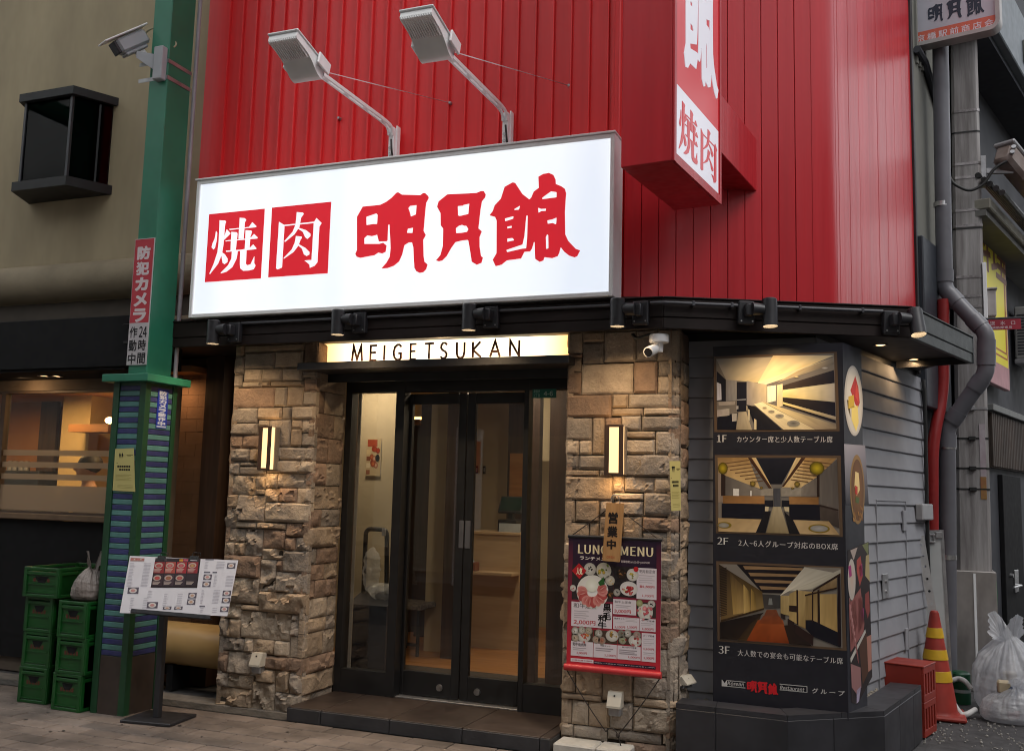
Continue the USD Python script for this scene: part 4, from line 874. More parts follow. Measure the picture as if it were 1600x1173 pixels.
k.poly(fit(text('ランチメニュー', 1, 2), *R5(185, 196, 480, 238)), '#f0e6e0', 2)
k.poly(fit(text('営業時間 am11:00~pm15:00', 1, 1), *R5(512, 228, 740, 262)), '#d8c8c8', 2)
def ph(x0, y0, x1, y1, col='#2d2422'): k.rect(*R5(x0, y0, x1, y1), col, 2)
def card(x0, y0, x1, y1): k.rect(*R5(x0, y0, x1, y1), '#d9cfd4', 3)
def dish(x, y, a, c0, c1, lay=4, b=None):
    (u, v), (u2, _) = z([(x, y), (x + a, y)]); k.disc(u, v, u2 - u, (b or a) / a * (u2 - u), c0, c1, lay)
rg_ = np.random.default_rng(4)
def food(x, y, a, cols, n=8, lay=5):
    for i in range(n):
        (u, v), (u2, _) = z([(x + rg_.normal() * a * .38, y + rg_.normal() * a * .38), (x + a, y)])
        r = a / 460 * rg_.uniform(.12, .26) * .42
        c_ = np.array(L(cols[i % len(cols)])); k.disc(u, v, r * rg_.uniform(.6, 1.2), r * rg_.uniform(.5, 1.1), tuple(np.clip(c_ * rg_.uniform(1.0, 1.5), 0, 1)), tuple(c_ * rg_.uniform(.5, .9)), lay + i * .15, 10, rg_.uniform(0, 3))
ph(125, 262, 450, 560, '#332a2c'); ph(455, 275, 640, 530, '#2a2324'); ph(640, 560, 790, 690, '#3a3430')
for x0, x1, y0 in ((118, 290, 770), (295, 480, 782), (485, 672, 795)): ph(x0, y0, x1, y0 + 115, '#4a3a30')
dish(285, 480, 128, '#efece8', '#d8d4cc'); 
for i, t_ in enumerate(np.linspace(165, 385, 11)):
    x, y = 285 + 82 * math.cos(math.radians(t_)), 485 - 78 * math.sin(math.radians(t_))
    (u, v), (u2, _) = z([(x, y), (x + 40, y)]); a_ = u2 - u
    k.disc(u, v, a_ * .72, a_ * 1.05, ['#b84a48', '#a83c3c', '#c25c56'][i % 3], ['#d4948c', '#c87870', '#a84444'][i % 3], 5 + i * .12, 14, math.radians(t_ - 90))
    k.disc(u + a_ * .1, v, a_ * .12, a_ * .7, '#dca8a0', '#c47068', 6.5 + i * .1, 8, math.radians(t_ - 80))
dish(280, 430, 50, '#f0f0e4', '#dcdccc', 8); k.poly(z([(330, 405), (375, 360), (385, 420), (345, 432)]), '#2e5a2a', 8.5)
dish(375, 310, 60, '#e0dccf', '#b8b2a2'); food(375, 310, 55, ['#7a8a3c', '#b89a40', '#5c6a2c'])
dish(265, 300, 48, '#d6d2c8', '#a8a49c'); food(265, 300, 34, ['#2d2a28', '#4a443e'])
dish(425, 390, 38, '#dcd4c4', '#b0a898'); food(425, 395, 26, ['#c8a878', '#e0c8a0']); dish(130, 450, 24, '#e0dcd4', '#b4b0a8'); food(130, 450, 16, ['#a83a30']); dish(425, 500, 30, '#4a3a2c', '#2c241e'); food(425, 500, 26, ['#a06a3a', '#7a4a2a'])
dish(605, 345, 48, '#e6e2d8', '#c0bab0'); food(605, 345, 36, ['#c8b04a', '#8a8a3a', '#d8c060']); dish(518, 340, 38, '#3a2c22', '#241c18'); food(518, 340, 34, ['#a87848', '#6a4428']); 
dish(575, 455, 72, '#ece8e4', '#ccc6c0', 4, 56); food(590, 460, 62, ['#b83c3c', '#cc6460', '#a43030'], 12); food(540, 465, 22, ['#e0d8a8']); dish(480, 485, 28, '#c8c2b8', '#8c867c'); food(480, 485, 18, ['#2a2624'])
dish(705, 640, 62, '#e8e4dc', '#c4beb6', 3); food(715, 640, 62, ['#c46a70', '#d68a8c', '#b8555c'], 12); dish(755, 578, 30, '#e4e0da', '#a8a29a'); food(755, 578, 20, ['#3a3634'])
dish(660, 570, 26, '#b0b488', '#8a8c5c'); food(668, 640, 20, ['#e8e4c0'])
for cx_0, cy_0 in ((205, 830), (430, 825), (612, 865)): dish(cx_0 + 12, cy_0 + 5, 52, '#e4e0d8', '#b8b2a8', 4, 44)
food(220, 838, 48, ['#c85a48', '#d88a50', '#b84a40'], 12); food(440, 825, 42, ['#9a7a3a', '#c4a050', '#6a5428'], 10); food(622, 875, 46, ['#b04444', '#cc6a64', '#e4d8d0'], 12)
for (x, y, c) in ((148, 790, '#efece4'), (200, 785, '#d8d2c4'), (255, 790, '#c8b8a0'), (150, 845, '#d0b8a0'), (335, 810, '#d8d8d0'), (315, 860, '#c8a088'), (360, 868, '#b86a50'), (515, 815, '#6a6a5c'), (565, 810, '#e4e0d8'), (525, 865, '#a8b080'), (640, 825, '#b89890')):
    dish(x, y, 30, c, '#8a8478', 5); food(x, y, 18, ['#6a5a3a', '#8a3a30', '#5a6a3a'], 4, 6)
k.poly(z([(178, 252), (238, 312), (182, 378), (122, 312)]), '#b3252c', 7); k.poly(fit(text('人気', 1, 3), *R5(158, 285, 205, 345)), '#f0e8c8', 8)
dish(632, 300, 20, '#c0282c', '#c0282c', 7)
card(118, 556, 440, 775); k.poly(fit(text('和牛定食', 1, 0, 1), *R5(135, 566, 320, 618)), '#2a2224', 4)
k.poly(fit(text('2,000円', 1, 2), *R5(136, 700, 308, 752)), '#b83238', 4)
k.poly(fit(text('黒毛', 1, 3, vertical=True), *R5(370, 572, 432, 706)), '#1c1818', 4); k.poly(fit(text('和牛', 1, 3, vertical=True), *R5(328, 660, 396, 776)), '#1c1818', 4.5)
card(638, 288, 795, 545); k.poly(fit(text('明月館定食', 1, 0, 1), *R5(660, 302, 785, 336)), '#2a2224', 4); k.poly(fit(text('並1,500円', 1, 2), *R5(660, 425, 778, 456)), '#b83238', 4); k.poly(fit(text('1,700円', 1, 1), *R5(680, 500, 772, 528)), '#b84048', 4)
card(450, 535, 632, 668); k.poly(fit(text('和牛上定食', 1, 0, 1), *R5(462, 548, 595, 576)), '#2a2224', 4); k.poly(fit(text('3,000円', 1, 2), *R5(458, 618, 592, 658)), '#b83238', 4)
card(450, 676, 655, 790); k.poly(fit(text('焼肉セット', 1, 1), *R5(458, 682, 540, 702)), '#3a3234', 4); k.poly(fit(text('1,100円', 1, 2), *R5(462, 748, 545, 776)), '#b84048', 4); k.poly(fit(text('1,500円', 1, 2), *R5(560, 750, 640, 778)), '#b84048', 4)
card(660, 690, 788, 800); k.poly(fit(text('ハーフ定食', 1, 1), *R5(668, 700, 780, 722)), '#3a3234', 4); k.poly(fit(text('1,300円', 1, 2), *R5(680, 764, 770, 792)), '#b84048', 4)
card(114, 868, 288, 1000); card(294, 888, 478, 1015); card(484, 905, 668, 1030); card(678, 806, 788, 1042)
for (t_, a) in (('1,300円', (158, 955, 240, 982)), ('1,100円', (380, 975, 470, 1002)), ('1,000円', (568, 990, 660, 1016)), ('1,100円', (690, 925, 775, 950)), ('1,300円', (692, 995, 776, 1024))): k.poly(fit(text(t_, 1, 2), *R5(*a)), '#b84048', 4)
for (t_, a) in (('和牛焼肉丼', (128, 880, 235, 918)), ('冷麺セット', (345, 900, 430, 920)), ('盛り合わせ定食', (520, 912, 635, 934)), ('スープ定食', (688, 820, 778, 842))): k.poly(fit(text(t_, 1, 1), *R5(*a)), '#3a3234', 4)
for (x0, x1, y0, n_, dy) in ((138, 255, 632, 4, 17), (655, 780, 350, 4, 18), (470, 590, 588, 2, 14), (548, 640, 690, 3, 12), (672, 770, 730, 2, 14), (130, 235, 925, 2, 14), (310, 450, 930, 2, 16), (498, 640, 945, 3, 14), (690, 775, 855, 4, 16), (690, 775, 965, 2, 14), (470, 540, 720, 2, 10)):
    for i in range(n_): k.rect(*R5(x0, y0 + i * dy, x1 - (i % 2) * 20, y0 + i * dy + 4), '#9a9094', 4)
k.rect(*R5(112, 1005, 292, 1048), '#d9cfd4', 3); k.poly(fit(text('ご飯大盛り無料', 1, 1), *R5(122, 1014, 282, 1038)), '#a83a40', 4)
k.rect(*R5(296, 1030, 788, 1098), '#2b1c2f', 3); k.poly(fit(text('追加ロース肉定食 800円 盛り合わせ定食 1,100円', 1, 1), *R5(300, 1045, 780, 1082)), '#d8d0d0', 4)
k.build('print', inkgloss_m, po)
ap = F0(6.085).at(960, 781); lowp = F0(6.06).at(954, 1143)
def cord(a, b, sag=.0, r=.0035, n=8):
    a, b = np.array(a, float), np.array(b, float); t = np.linspace(0, 1, n)[:, None]
    return tube(a + (b - a) * t - np.array([0, 0, 1]) * sag * 4 * t * (1 - t), r, 6)
obj('cord', J(cord((pu0 + .012, YM, pv1), (ap[0], 6.07, ap[1] - .03)), cord((pu1 - .012, YM, pv1), (ap[0], 6.07, ap[1] - .03)), cord((ap[0], 6.07, ap[1] - .03), (ap[0] + .035, 6.075, ap[1] - .16)), ico((ap[0] + .012, 6.065, ap[1] - .04), .011, 1), ico((ap[0] + .03, 6.07, ap[1] - .13), (.012, .008, .02), 1)), string_m, po)
obj('cord', J(cord((pu0 - .002, YM, pv0 - .02), (lowp[0] - .03, 6.06, lowp[1]), .012), cord((pu1 + .0, YM, pv0 - .02), (lowp[0] + .05, 6.05, lowp[1] - .01), .01), cord((lowp[0] + .05, 6.05, lowp[1] - .01), (lowp[0] + .075, 6.05, lowp[1] - .09)), cord((lowp[0] - .03, 6.06, lowp[1]), (lowp[0] + .05, 6.05, lowp[1] - .01), -.03), ico((lowp[0] + .05, 6.05, lowp[1] - .012), .014, 1)), string_m, po)
hk = thing('wall_hook', 'black hook on the right stone pillar holding the wooden sign and cords', 'hook')
obj('hook', J(tube(bend([(ap[0], 6.10, ap[1] + .02), (ap[0], 6.06, ap[1] + .02), (ap[0], 6.05, ap[1] - .03), (ap[0], 6.06, ap[1] - .05)], .02), .007, 8)), cable_m, hk)
# wooden open sign
ws = thing('wooden_sign', 'narrow wooden board with brushed black characters hanging over the poster', 'sign')
FWd = F0(6.035); zw = Z(FWd, 870, 680, 6.173); zw2 = Z(FWd, 870, 830, 5.1)
(a0_, b0_), = zw([(478, 648)]); (a1_, _), = zw([(645, 660)]); (c0_, d0_), = zw2([(362, 232)]); (c1_, d1_), = zw2([(498, 246)])
bd_ = Polygon([(c0_, d0_), (c1_, d0_ - .004), (a1_, b0_ - .002), (a0_, b0_)])
obj('board', ex(FWd, bd_.buffer(-.003).buffer(.003), -.018, 0), wood_m, ws)
kk = Ink(FWd, .0008)
for ch, (x0, y0, x1, y1) in zip('営業中', ((497, 738, 590, 855), (488, 872, 585, 985), (482, 1000, 570, 1100))): kk.poly(fit(text(ch, 1, 4, 0), *R4(zw, x0, y0, x1, y1)), '#1d1512')
kk.poly(fit(text('OPEN', 1, 1), *R4(zw2, 398, 192, 458, 218)), '#a8502c')
kk.build('lettering', ink_m, ws)
obj('hanger', tube(bend([((a0_ + a1_) / 2 - .03, 6.04, b0_ - .01), ((a0_ + a1_) / 2 - .02, 6.04, b0_ + .05), ((a0_ + a1_) / 2 + .02, 6.04, b0_ + .05), ((a0_ + a1_) / 2 + .03, 6.04, b0_ - .01)], .02), .003, 6), steel_m, ws)

# ------------------------------------------------------------------ yellow notices
def notice(F, quad, lab, group=None):
    t = thing('paper_notice', lab, 'notice', group)
    q = [F.at(*p) for p in quad]; g = Polygon(q)
    obj('sheet', ex(F, g, -.0015, 0), P('yellow_paper', (.50, .44, .16), .6, var=.05) if not stage.GetPrimAtPath('/World/Looks/yellow_paper') else '/World/Looks/yellow_paper', t)
    k = Ink(F, .0006, .0003); q = np.array(q)
    def at_(s, r): return tuple((1 - r) * ((1 - s) * q[0] + s * q[1]) + r * ((1 - s) * q[3] + s * q[2]))
    def bar(s0, r0, s1, r1, c): k.poly([at_(s0, r0), at_(s1, r0), at_(s1, r1), at_(s0, r1)], c)
    for s in (.24, .37):
        c = at_(s + .03, .125); k.disc(c[0], c[1], .006, .006, '#14120c', '#14120c', 1)
        bar(s, .14, s + .07, .185, '#14120c'); bar(s - .02, .15, s + .09, .16, '#14120c'); bar(s, .185, s + .02, .22, '#14120c'); bar(s + .05, .185, s + .07, .22, '#14120c')
    bar(.62, .15, .95, .165, '#5a5020'); bar(.66, .18, .85, .19, '#5a5020'); bar(.12, .335, .17, .35, '#3a3418')
    for r in (.40, .475):
        for i in range(6 if r < .45 else 5): bar(.16 + .11 * i + (.1 if r > .45 else 0), r, .25 + .11 * i + (.1 if r > .45 else 0), r + .045, '#2a2412')
    for i in range(5): bar(.10, .62 + .03 * i, .85 - .1 * (i % 2), .626 + .03 * i, '#8a7c38')
    for i in range(3): bar(.2, .86 + .03 * i, .9, .865 + .03 * i, '#7a6c30')
    k.build('print', ink_m, t); return t
notice(Fr((-1.315, 6.10, 0), 20), ((1046, 720), (1063, 720), (1064, 797), (1049, 798)), 'narrow yellow notice stuck on the right edge of the right stone pillar')
# ------------------------------------------------------------------ outlet boxes
def outlet(F, x0, y0, x1, y1, lab, col='#d8d2c0'):
    t = thing('outlet_box', lab, 'outlet', None); a, b = F.at(x0, y1), F.at(x1, y0)
    d = b[1] - a[1]
    S = Fr((0, 0, 0), 0); S.o = F.p(a[0], 0, 0); S.r = F.n; S.u = F.u; S.n = np.cross(S.r, S.u)
    pr = Polygon([(-.03, a[1] + d * .36), (.055, a[1] + d * .36), (.055, a[1] + d * .45), (.018, b[1]), (-.03, b[1])])
    w = b[0] - a[0]; m = ex(S, pr, 0, w); 
    if S.n @ F.r < 0: m = ex(S, pr, -w, 0)
    obj('hood', m, P('outlet_cover', (.52, .48, .40), .5, var=.06) if not stage.GetPrimAtPath('/World/Looks/outlet_cover') else '/World/Looks/outlet_cover', t)
    obj('socket', bx(F, a[0] + .006, b[0] - .006, a[1], a[1] + d * .352, -.03, .03, .006), zinc_m, t)
    obj('screw', cyl(F.p((a[0] + b[0]) / 2, b[1] - .02, .012), F.p((a[0] + b[0]) / 2, b[1] - .02, .034), .005), black_m, t)
outlet(F0(6.115), 395, 1020, 413, 1050, 'weatherproof socket box low on the left stone pillar')
outlet(F0(6.105), 951, 1081, 973, 1116, 'weatherproof socket box on the right stone pillar below the poster')
outlet(Fr((-1.30, 6.30, 0), 75), 1061, 1052, 1076, 1076, 'pale socket box on the side of the right stone pillar facing the planter')
# pale kerb blocks at the foot of the right pillar
for i, (xa, xb, yf, lab) in enumerate(((-2.03, -1.765, 5.93, 'left of two pale stone blocks at the foot of the right stone pillar'), (-1.76, -1.56, 5.935, 'right of two pale stone blocks at the foot of the right stone pillar'))):
    b_ = thing('stone_block', lab, 'stone block')
    obj('block', wb(xa, xb, yf, 6.12, -.01, .088, .010), P('pale_block', (.42, .40, .36), .8, var=.15, vs=8, bump=.3, bs=60) if i == 0 else '/World/Looks/pale_block', b_, smooth=30)
# ------------------------------------------------------------------ white camera under the fascia corner
dc = thing('security_camera', 'white bullet camera on round mount under the fascia above the right stone pillar', 'security camera')
FD5 = F0(5.93); c_ = FD5.at(1030, 529); cx0, cz0 = c_
obj('mount', J(lathe([(.0, cz0 - .026), (.058, cz0 - .026), (.062, cz0 - .02), (.062, cz0 + .018), (.058, cz0 + .024), (.0, cz0 + .024)], (cx0, 5.93, 0)), lathe([(.0, cz0 - .085), (.022, cz0 - .085), (.024, cz0 - .08), (.027, cz0 - .026)], (cx0, 5.93, 0))), white_m, dc, smooth=35)
e0, e1 = F0(5.93).at(1034, 543), F0(5.85).at(1014, 551)
pA, pB = np.array((e0[0] - .03, 5.93, e0[1])), np.array((e1[0], 5.83, e1[1]))
obj('body', tube([pA, pA + (pB - pA) * .02, pB, pB], [.02, .030, .033, .026], 20), white_m, dc, smooth=35)
obj('lens', cyl(pB - (pB - pA) * .02, pB + (pB - pA) / np.linalg.norm(pB - pA) * .004, .027), P('lens_glass', (.01, .01, .012), .12), dc)
obj('cable', tube(bend([(cx0 - .02, 5.93, cz0 + .02), (cx0 - .06, 5.95, cz0 + .03), (cx0 - .16, 6.0, cz0 + .012), (cx0 - .20, 6.05, cz0 + .05), (cx0 - .20, 6.05, Zb + .01)], .05), .012, 8), cable_m, dc)
# house number plate
hn = thing('house_number_plate', 'small green house number plate reading 4-6 at the top of the right door pane', 'number plate')
FH = F0(YD - .004); a, b = FH.at(832, 622), FH.at(869.5, 607.5)
obj('plate', bx(FH, a[0], b[0], a[1], b[1], 0, .004, .001), P('plate_green', (.01, .16, .12), .35), hn)
k = Ink(FH, .0046); w_ = b[0] - a[0]
k.poly(fit(text('4-6', 1, 1), a[0] + .48 * w_, a[1] + .015, a[0] + .86 * w_, b[1] - .016), '#b8d8cc')
for i in range(2): k.poly(fit(text(['新喜多', '1丁目'][i], 1, 1), a[0] + .06 * w_, a[1] + .008 + .030 * (1 - i), a[0] + .32 * w_, a[1] + .030 + .030 * (1 - i)), '#9cc8b8')
k.build('print', ink_m, hn)

# ------------------------------------------------------------------ planter box
plt_ = thing('planter', 'low planter clad in dark slate tiles with gravel at the building corner', 'planter')
PZ = .37
pp = [(-1.298, 6.075), (-.64, 6.045), (-.122, 6.46), (.10, 7.50)]
inn = [(-1.298, 6.255), (-.70, 6.23), (-.29, 6.56), (-.10, 7.50)]
obj('core', ex(G, Polygon(pp + [(-.14, 7.5), (-.36, 6.78), (-.43, 6.62), (-1.298, 6.62)]).buffer(-.012), 0, PZ - .06), grout_m, plt_)
for (a, b), cuts in zip(zip(pp, pp[1:]), ((0, .37, 1), (0, .47, 1), (0, .38, .75, 1))):
    a, b = np.array(a), np.array(b); Lg = np.linalg.norm(b - a); F = Fr((*a, 0), math.degrees(math.atan2(*(b - a)[::-1])))
    for s0, s1 in zip(cuts, cuts[1:]): obj('side_tile', bx(F, s0 * Lg + .0015, s1 * Lg - .0015, .002, PZ - .031, -.02, 0, .002), slate_m, plt_)
def cap(q): return ex(G, Polygon(q).buffer(-.0015), PZ - .030, PZ)
off = lambda p, q, t: tuple(np.array(p) + (np.array(q) - np.array(p)) * t)
for i, cuts in enumerate(((0, .37, 1), (0, .55, 1), (0, .4, .8, 1))):
    for t0, t1 in zip(cuts, cuts[1:]): obj('cap_tile', cap([off(pp[i], pp[i + 1], t0), off(pp[i], pp[i + 1], t1), off(inn[i], inn[i + 1], t1), off(inn[i], inn[i + 1], t0)]), slate_m, plt_)
gp = Polygon(inn + [(-.15, 7.5), (-.37, 6.79), (-.44, 6.62), (-1.298, 6.62)])
rs = np.random.default_rng(9); ms = []
bxn = gp.bounds
while len(ms) < 900:
    x, y = rs.uniform(bxn[0], bxn[2]), rs.uniform(bxn[1], bxn[3])
    if not gp.contains(Point(x, y)): continue
    t = trimesh.creation.icosphere(1); v = np.array(t.vertices) * rs.uniform(.007, .016, 3) * rs.uniform(.8, 1.2, (len(t.vertices), 1)); ms.append((v + [x, y, PZ - .05 + rs.uniform(-.004, .012)], np.array(t.faces)))
gr = obj('gravel', J(ex(G, gp, PZ - .07, PZ - .052), *ms), gravel_m, plt_, kind='stuff')

# ------------------------------------------------------------------ photo display pillar in the planter
ds = thing('photo_display', 'tall black display box showing three photos of the dining floors in the planter', 'display')
YDp = 6.30; FDp = F0(YDp); dx0, dx1 = -1.113, -.318; dz1 = 2.578
db = .30
FDs = Fr((dx1, YDp, 0), 71)
foot = Polygon([(dx0, YDp), (dx1, YDp), tuple(FDs.p(.30, 0, 0)[:2]), (-.50, 6.43), (dx0, YDp + .13)])
obj('case', ex(G, foot, PZ - .045, dz1), P('display_black', (.016, .016, .022), .30, var=.1, vs=2), ds)
k = Ink(FDp, .001, .0004); INKD = k
def picture(zf, frame, inner, quads, discs):
    k.poly(zf(frame), '#5c4a3a', 0); k.poly(zf(inner), '#7a736a', 1)
    for i, (q, c) in enumerate(quads):
        c = [c] * 4 if isinstance(c, str) else c
        qa = np.array(zf(q)); ctr = qa.mean(0)
        k.grid(qa, c, 2 + i * .15, 12, lambda a, b, ctr=ctr, i=i: 1 + .42 * (meshkit.fbm(np.stack([a * 9 + ctr[0] * 7, b * 2.2 + i, a * 0], -1), 4, i % 13) - .5))
    for (x, y, a, b, c0, c1) in discs:
        (u, v), (u2, _), (_, v2) = zf([(x, y), (x + a, y), (x, y - b)]); k.disc(u, v, abs(u2 - u), abs(v2 - v), c0, c1, 9 + .12 * discs.index((x, y, a, b, c0, c1)))
z1 = Z(FDp, 1090, 530, 5.926)
picture(z1, [(150, 160), (1290, 115), (1315, 850), (155, 858)], [(172, 182), (1262, 130), (1285, 828), (182, 838)], [
    ([(265, 375), (560, 400), (1262, 150), (172, 182)], ['#a39b8e', '#f2dca0', '#d8c8a8', '#8f8a82']), ([(560, 400), (900, 300), (1262, 150), (700, 150)], ['#fff0b8', '#ffe094', '#cabb9c', '#cfb88c']),
    ([(555, 445), (940, 320), (1262, 170), (560, 395)], ['#fff6d4', '#e8c888', '#b8a88c', '#fff3c0']), ([(740, 400), (1262, 230), (1262, 168), (930, 290)], ['#c8b48c', '#6b645e', '#8d8578', '#c0a878']),
    ([(455, 625), (640, 590), (640, 420), (455, 385)], ['#8f8884', '#d8c4a0', '#e0cca0', '#98928e']), ([(178, 572), (262, 575), (262, 375), (178, 295)], '#1d1c24'), ([(179, 567), (222, 560), (218, 415), (179, 397)], '#c8c8d4'),
    ([(265, 572), (362, 566), (362, 380), (265, 375)], ['#7c7a7c', '#8a8886', '#94908c', '#8d8a8c']), ([(365, 672), (455, 665), (455, 395), (365, 395)], '#1f1f28'), ([(365, 565), (450, 560), (450, 553), (365, 557)], '#a8a8ac'),
    ([(790, 465), (1268, 405), (1262, 285), (790, 428)], ['#4a3c30', '#1b1b24', '#24242c', '#4a3c34']), ([(785, 535), (1270, 580), (1268, 405), (790, 470)], ['#ffe28a', '#a39c92', '#a8a096', '#ffeea8']), ([(790, 612), (1280, 776), (1272, 582), (785, 540)], ['#30281f', '#1b1b26', '#1b1b26', '#3a3026']),
    ([(790, 600), (1282, 748), (1280, 716), (790, 580)], ['#e8c878', '#8c8274', '#a09484', '#ffe8a0']), ([(645, 590), (725, 570), (725, 425), (645, 435)], '#fff8d8'), ([(735, 630), (788, 618), (788, 412), (735, 425)], ['#d8c090', '#e8d8a8', '#f0e0b0', '#ffe8b0']),
    ([(1090, 836), (1285, 830), (1284, 790), (605, 578)], ['#a08c70', '#8c7c68', '#84786a', '#f8e0a0']), ([(797, 836), (1088, 836), (600, 580), (520, 600)], ['#d8c49a', '#cdb88e', '#fff2c0', '#fff0c0']),
    ([(182, 836), (355, 836), (372, 678), (182, 720)], '#16161e'), ([(180, 718), (295, 705), (295, 640), (180, 655)], ['#a89c94', '#b8aea0', '#b4aca0', '#a49a94']), ([(195, 617), (345, 606), (348, 574), (195, 580)], '#a49a90'), ([(320, 762), (362, 755), (365, 685), (318, 690)], '#b4aca0'), ([(358, 650), (378, 645), (378, 615), (358, 618)], '#a8a4a0'),
    ([(357, 837), (505, 838), (450, 668), (380, 675)], ['#9c8c70', '#b0a080', '#c4b494', '#a09480']), ([(545, 836), (785, 836), (540, 625), (455, 605)], ['#1b1a20', '#222026', '#2a2624', '#1b1a20']), ([(468, 745), (484, 755), (484, 655), (468, 645)], '#cdbf9c'), ([(524, 835), (545, 836), (545, 745), (524, 735)], '#d8c8a0'), ([(452, 660), (462, 665), (462, 620), (452, 615)], '#b8ac90')],
    [(888, 778, 60, 28, '#5a5650', '#9a9484'), (760, 708, 40, 17, '#6a645a', '#a8a08c'), (685, 667, 30, 11, '#7a7466', '#b8ac90'), (622, 633, 20, 8, '#8a8270', '#c8b890'), (1178, 267, 30, 10, '#c8c4bc', '#8a847c'), (915, 348, 20, 7, '#f0d8a0', '#b8a070')])
z2 = Z(FDp, 1090, 690, 5.926)
sl = lambda a, b, c, d, n, col: [([(a[0] + (b[0] - a[0]) * t, a[1] + (b[1] - a[1]) * t), (a[0] + (b[0] - a[0]) * t, a[1] + (b[1] - a[1]) * t - 8), (c[0] + (d[0] - c[0]) * t, c[1] + (d[1] - c[1]) * t - 8), (c[0] + (d[0] - c[0]) * t, c[1] + (d[1] - c[1]) * t)], col) for t in np.linspace(.05, .8, n) ** 1.0]
picture(z2, [(160, 122), (1325, 127), (1345, 880), (170, 845)], [(185, 145), (1290, 150), (1315, 862), (195, 830)], [
    ([(190, 300), (580, 435), (470, 146), (186, 146)], ['#b89864', '#d8b880', '#a8824e', '#8a6c44']), ([(680, 430), (690, 430), (545, 147), (470, 147)], ['#e0c088', '#e0c088', '#e8cc94', '#c89c60']), ([(960, 425), (1120, 320), (1290, 152), (990, 148)], ['#dcbc84', '#b8935c', '#8a6c44', '#b48a50']), ([(785, 420), (960, 425), (990, 148), (910, 147)], ['#e0c088', '#dcbc84', '#c89c60', '#e8cc94']),
    ([(672, 392), (778, 392), (912, 148), (540, 148)], ['#15151d', '#15151d', '#22222a', '#22222a']), ([(660, 430), (690, 430), (500, 147), (465, 147)], '#4a2f1f'), ([(780, 415), (800, 415), (1000, 148), (960, 148)], '#4a2f1f')]
    + sl((190, 200), (560, 420), (470, 160), (640, 415), 7, '#6a4c30') + sl((990, 165), (830, 400), (1290, 200), (960, 420), 7, '#6a4c30') + [
    ([(190, 560), (235, 560), (235, 300), (190, 290)], '#8a7a6c'), ([(240, 500), (585, 500), (585, 440), (240, 305)], ['#5c5650', '#867c70', '#8c8274', '#544e4a']), ([(218, 500), (258, 500), (258, 310), (218, 290)], '#2c1f1a'), ([(585, 500), (700, 500), (700, 430), (585, 440)], '#9a9080'), ([(775, 505), (960, 505), (960, 425), (775, 425)], '#9a9080'), ([(960, 505), (1130, 505), (1130, 310), (960, 420)], ['#847a6e', '#6a6058', '#5a524c', '#8a8072']), ([(1130, 600), (1305, 640), (1292, 160), (1130, 300)], ['#6c645c', '#625a54', '#544e4a', '#645c56']), ([(1135, 720), (1312, 800), (1305, 645), (1130, 585)], ['#4a403a', '#3c3430', '#463c36', '#4e443c']), ([(1105, 510), (1130, 510), (1130, 300), (1105, 315)], '#2c1f1a'), ([(1130, 598), (1305, 642), (1305, 625), (1130, 580)], '#2c1f1a'),
    ([(330, 502), (385, 502), (385, 435), (330, 432)], '#d8d4cc'), ([(486, 500), (503, 500), (503, 452), (486, 452)], '#d0ccc4'), ([(235, 570), (620, 574), (620, 502), (235, 498)], ['#8a6238', '#a87a48', '#a47646', '#7c5832']), ([(848, 576), (1122, 582), (1122, 512), (845, 508)], ['#a87a48', '#8a6238', '#80592f', '#a47646']), ([(225, 705), (622, 715), (622, 575), (225, 570)], '#12121c'), ([(850, 720), (1135, 725), (1130, 582), (848, 578)], '#12121c'), ([(622, 600), (700, 600), (700, 540), (622, 540)], '#1a1820'), ([(780, 600), (850, 600), (850, 545), (780, 540)], '#1a1820'), ([(705, 600), (770, 605), (765, 430), (702, 430)], ['#4a4a4e', '#505054', '#4a4a4e', '#46464a']),
    ([(635, 842), (848, 848), (770, 600), (700, 600)], ['#847454', '#8c7c5c', '#b8a888', '#a89878']), ([(195, 830), (540, 838), (592, 718), (190, 704)], ['#b89a6c', '#c4a87c', '#b89c70', '#a88c60']), ([(950, 852), (1315, 862), (1215, 735), (885, 722)], ['#c0a478', '#b09268', '#a88c60', '#c0a478']), ([(540, 838), (630, 842), (680, 640), (625, 640)], '#18161a'), ([(850, 848), (945, 852), (885, 722), (800, 640)], '#18161a'), ([(625, 642), (655, 642), (662, 600), (625, 598)], '#c8b894'), ([(810, 640), (848, 650), (848, 604), (800, 600)], '#c8b894')],
    [(235, 245, 45, 55, '#b8a020', '#4a3c10'), (1105, 245, 68, 62, '#c8b024', '#4e4010'), (512, 388, 26, 26, '#a88c3c', '#54431c'), (922, 392, 27, 26, '#a88c3c', '#54431c'), (592, 425, 14, 12, '#9a7c34', '#54431c'), (880, 430, 14, 10, '#9a7c34', '#54431c'), (1125, 802, 100, 40, '#8a7424', '#7c6820'), (1125, 802, 82, 30, '#a4a09a', '#8a8680'), (250, 770, 66, 30, '#8a7424', '#7c6820'), (243, 772, 50, 22, '#a09c90', '#848078')])
z3 = Z(FDp, 1090, 860, 5.926)
ceil_ = [([(420 + 50 * i, 140 + 62 * i), (975 - 46 * i, 160 + 60 * i), (965 - 46 * i, 182 + 60 * i), (440 + 50 * i, 172 + 62 * i)], '#8c7050' if i % 2 == 0 else '#8c7050') for i in range(4)]
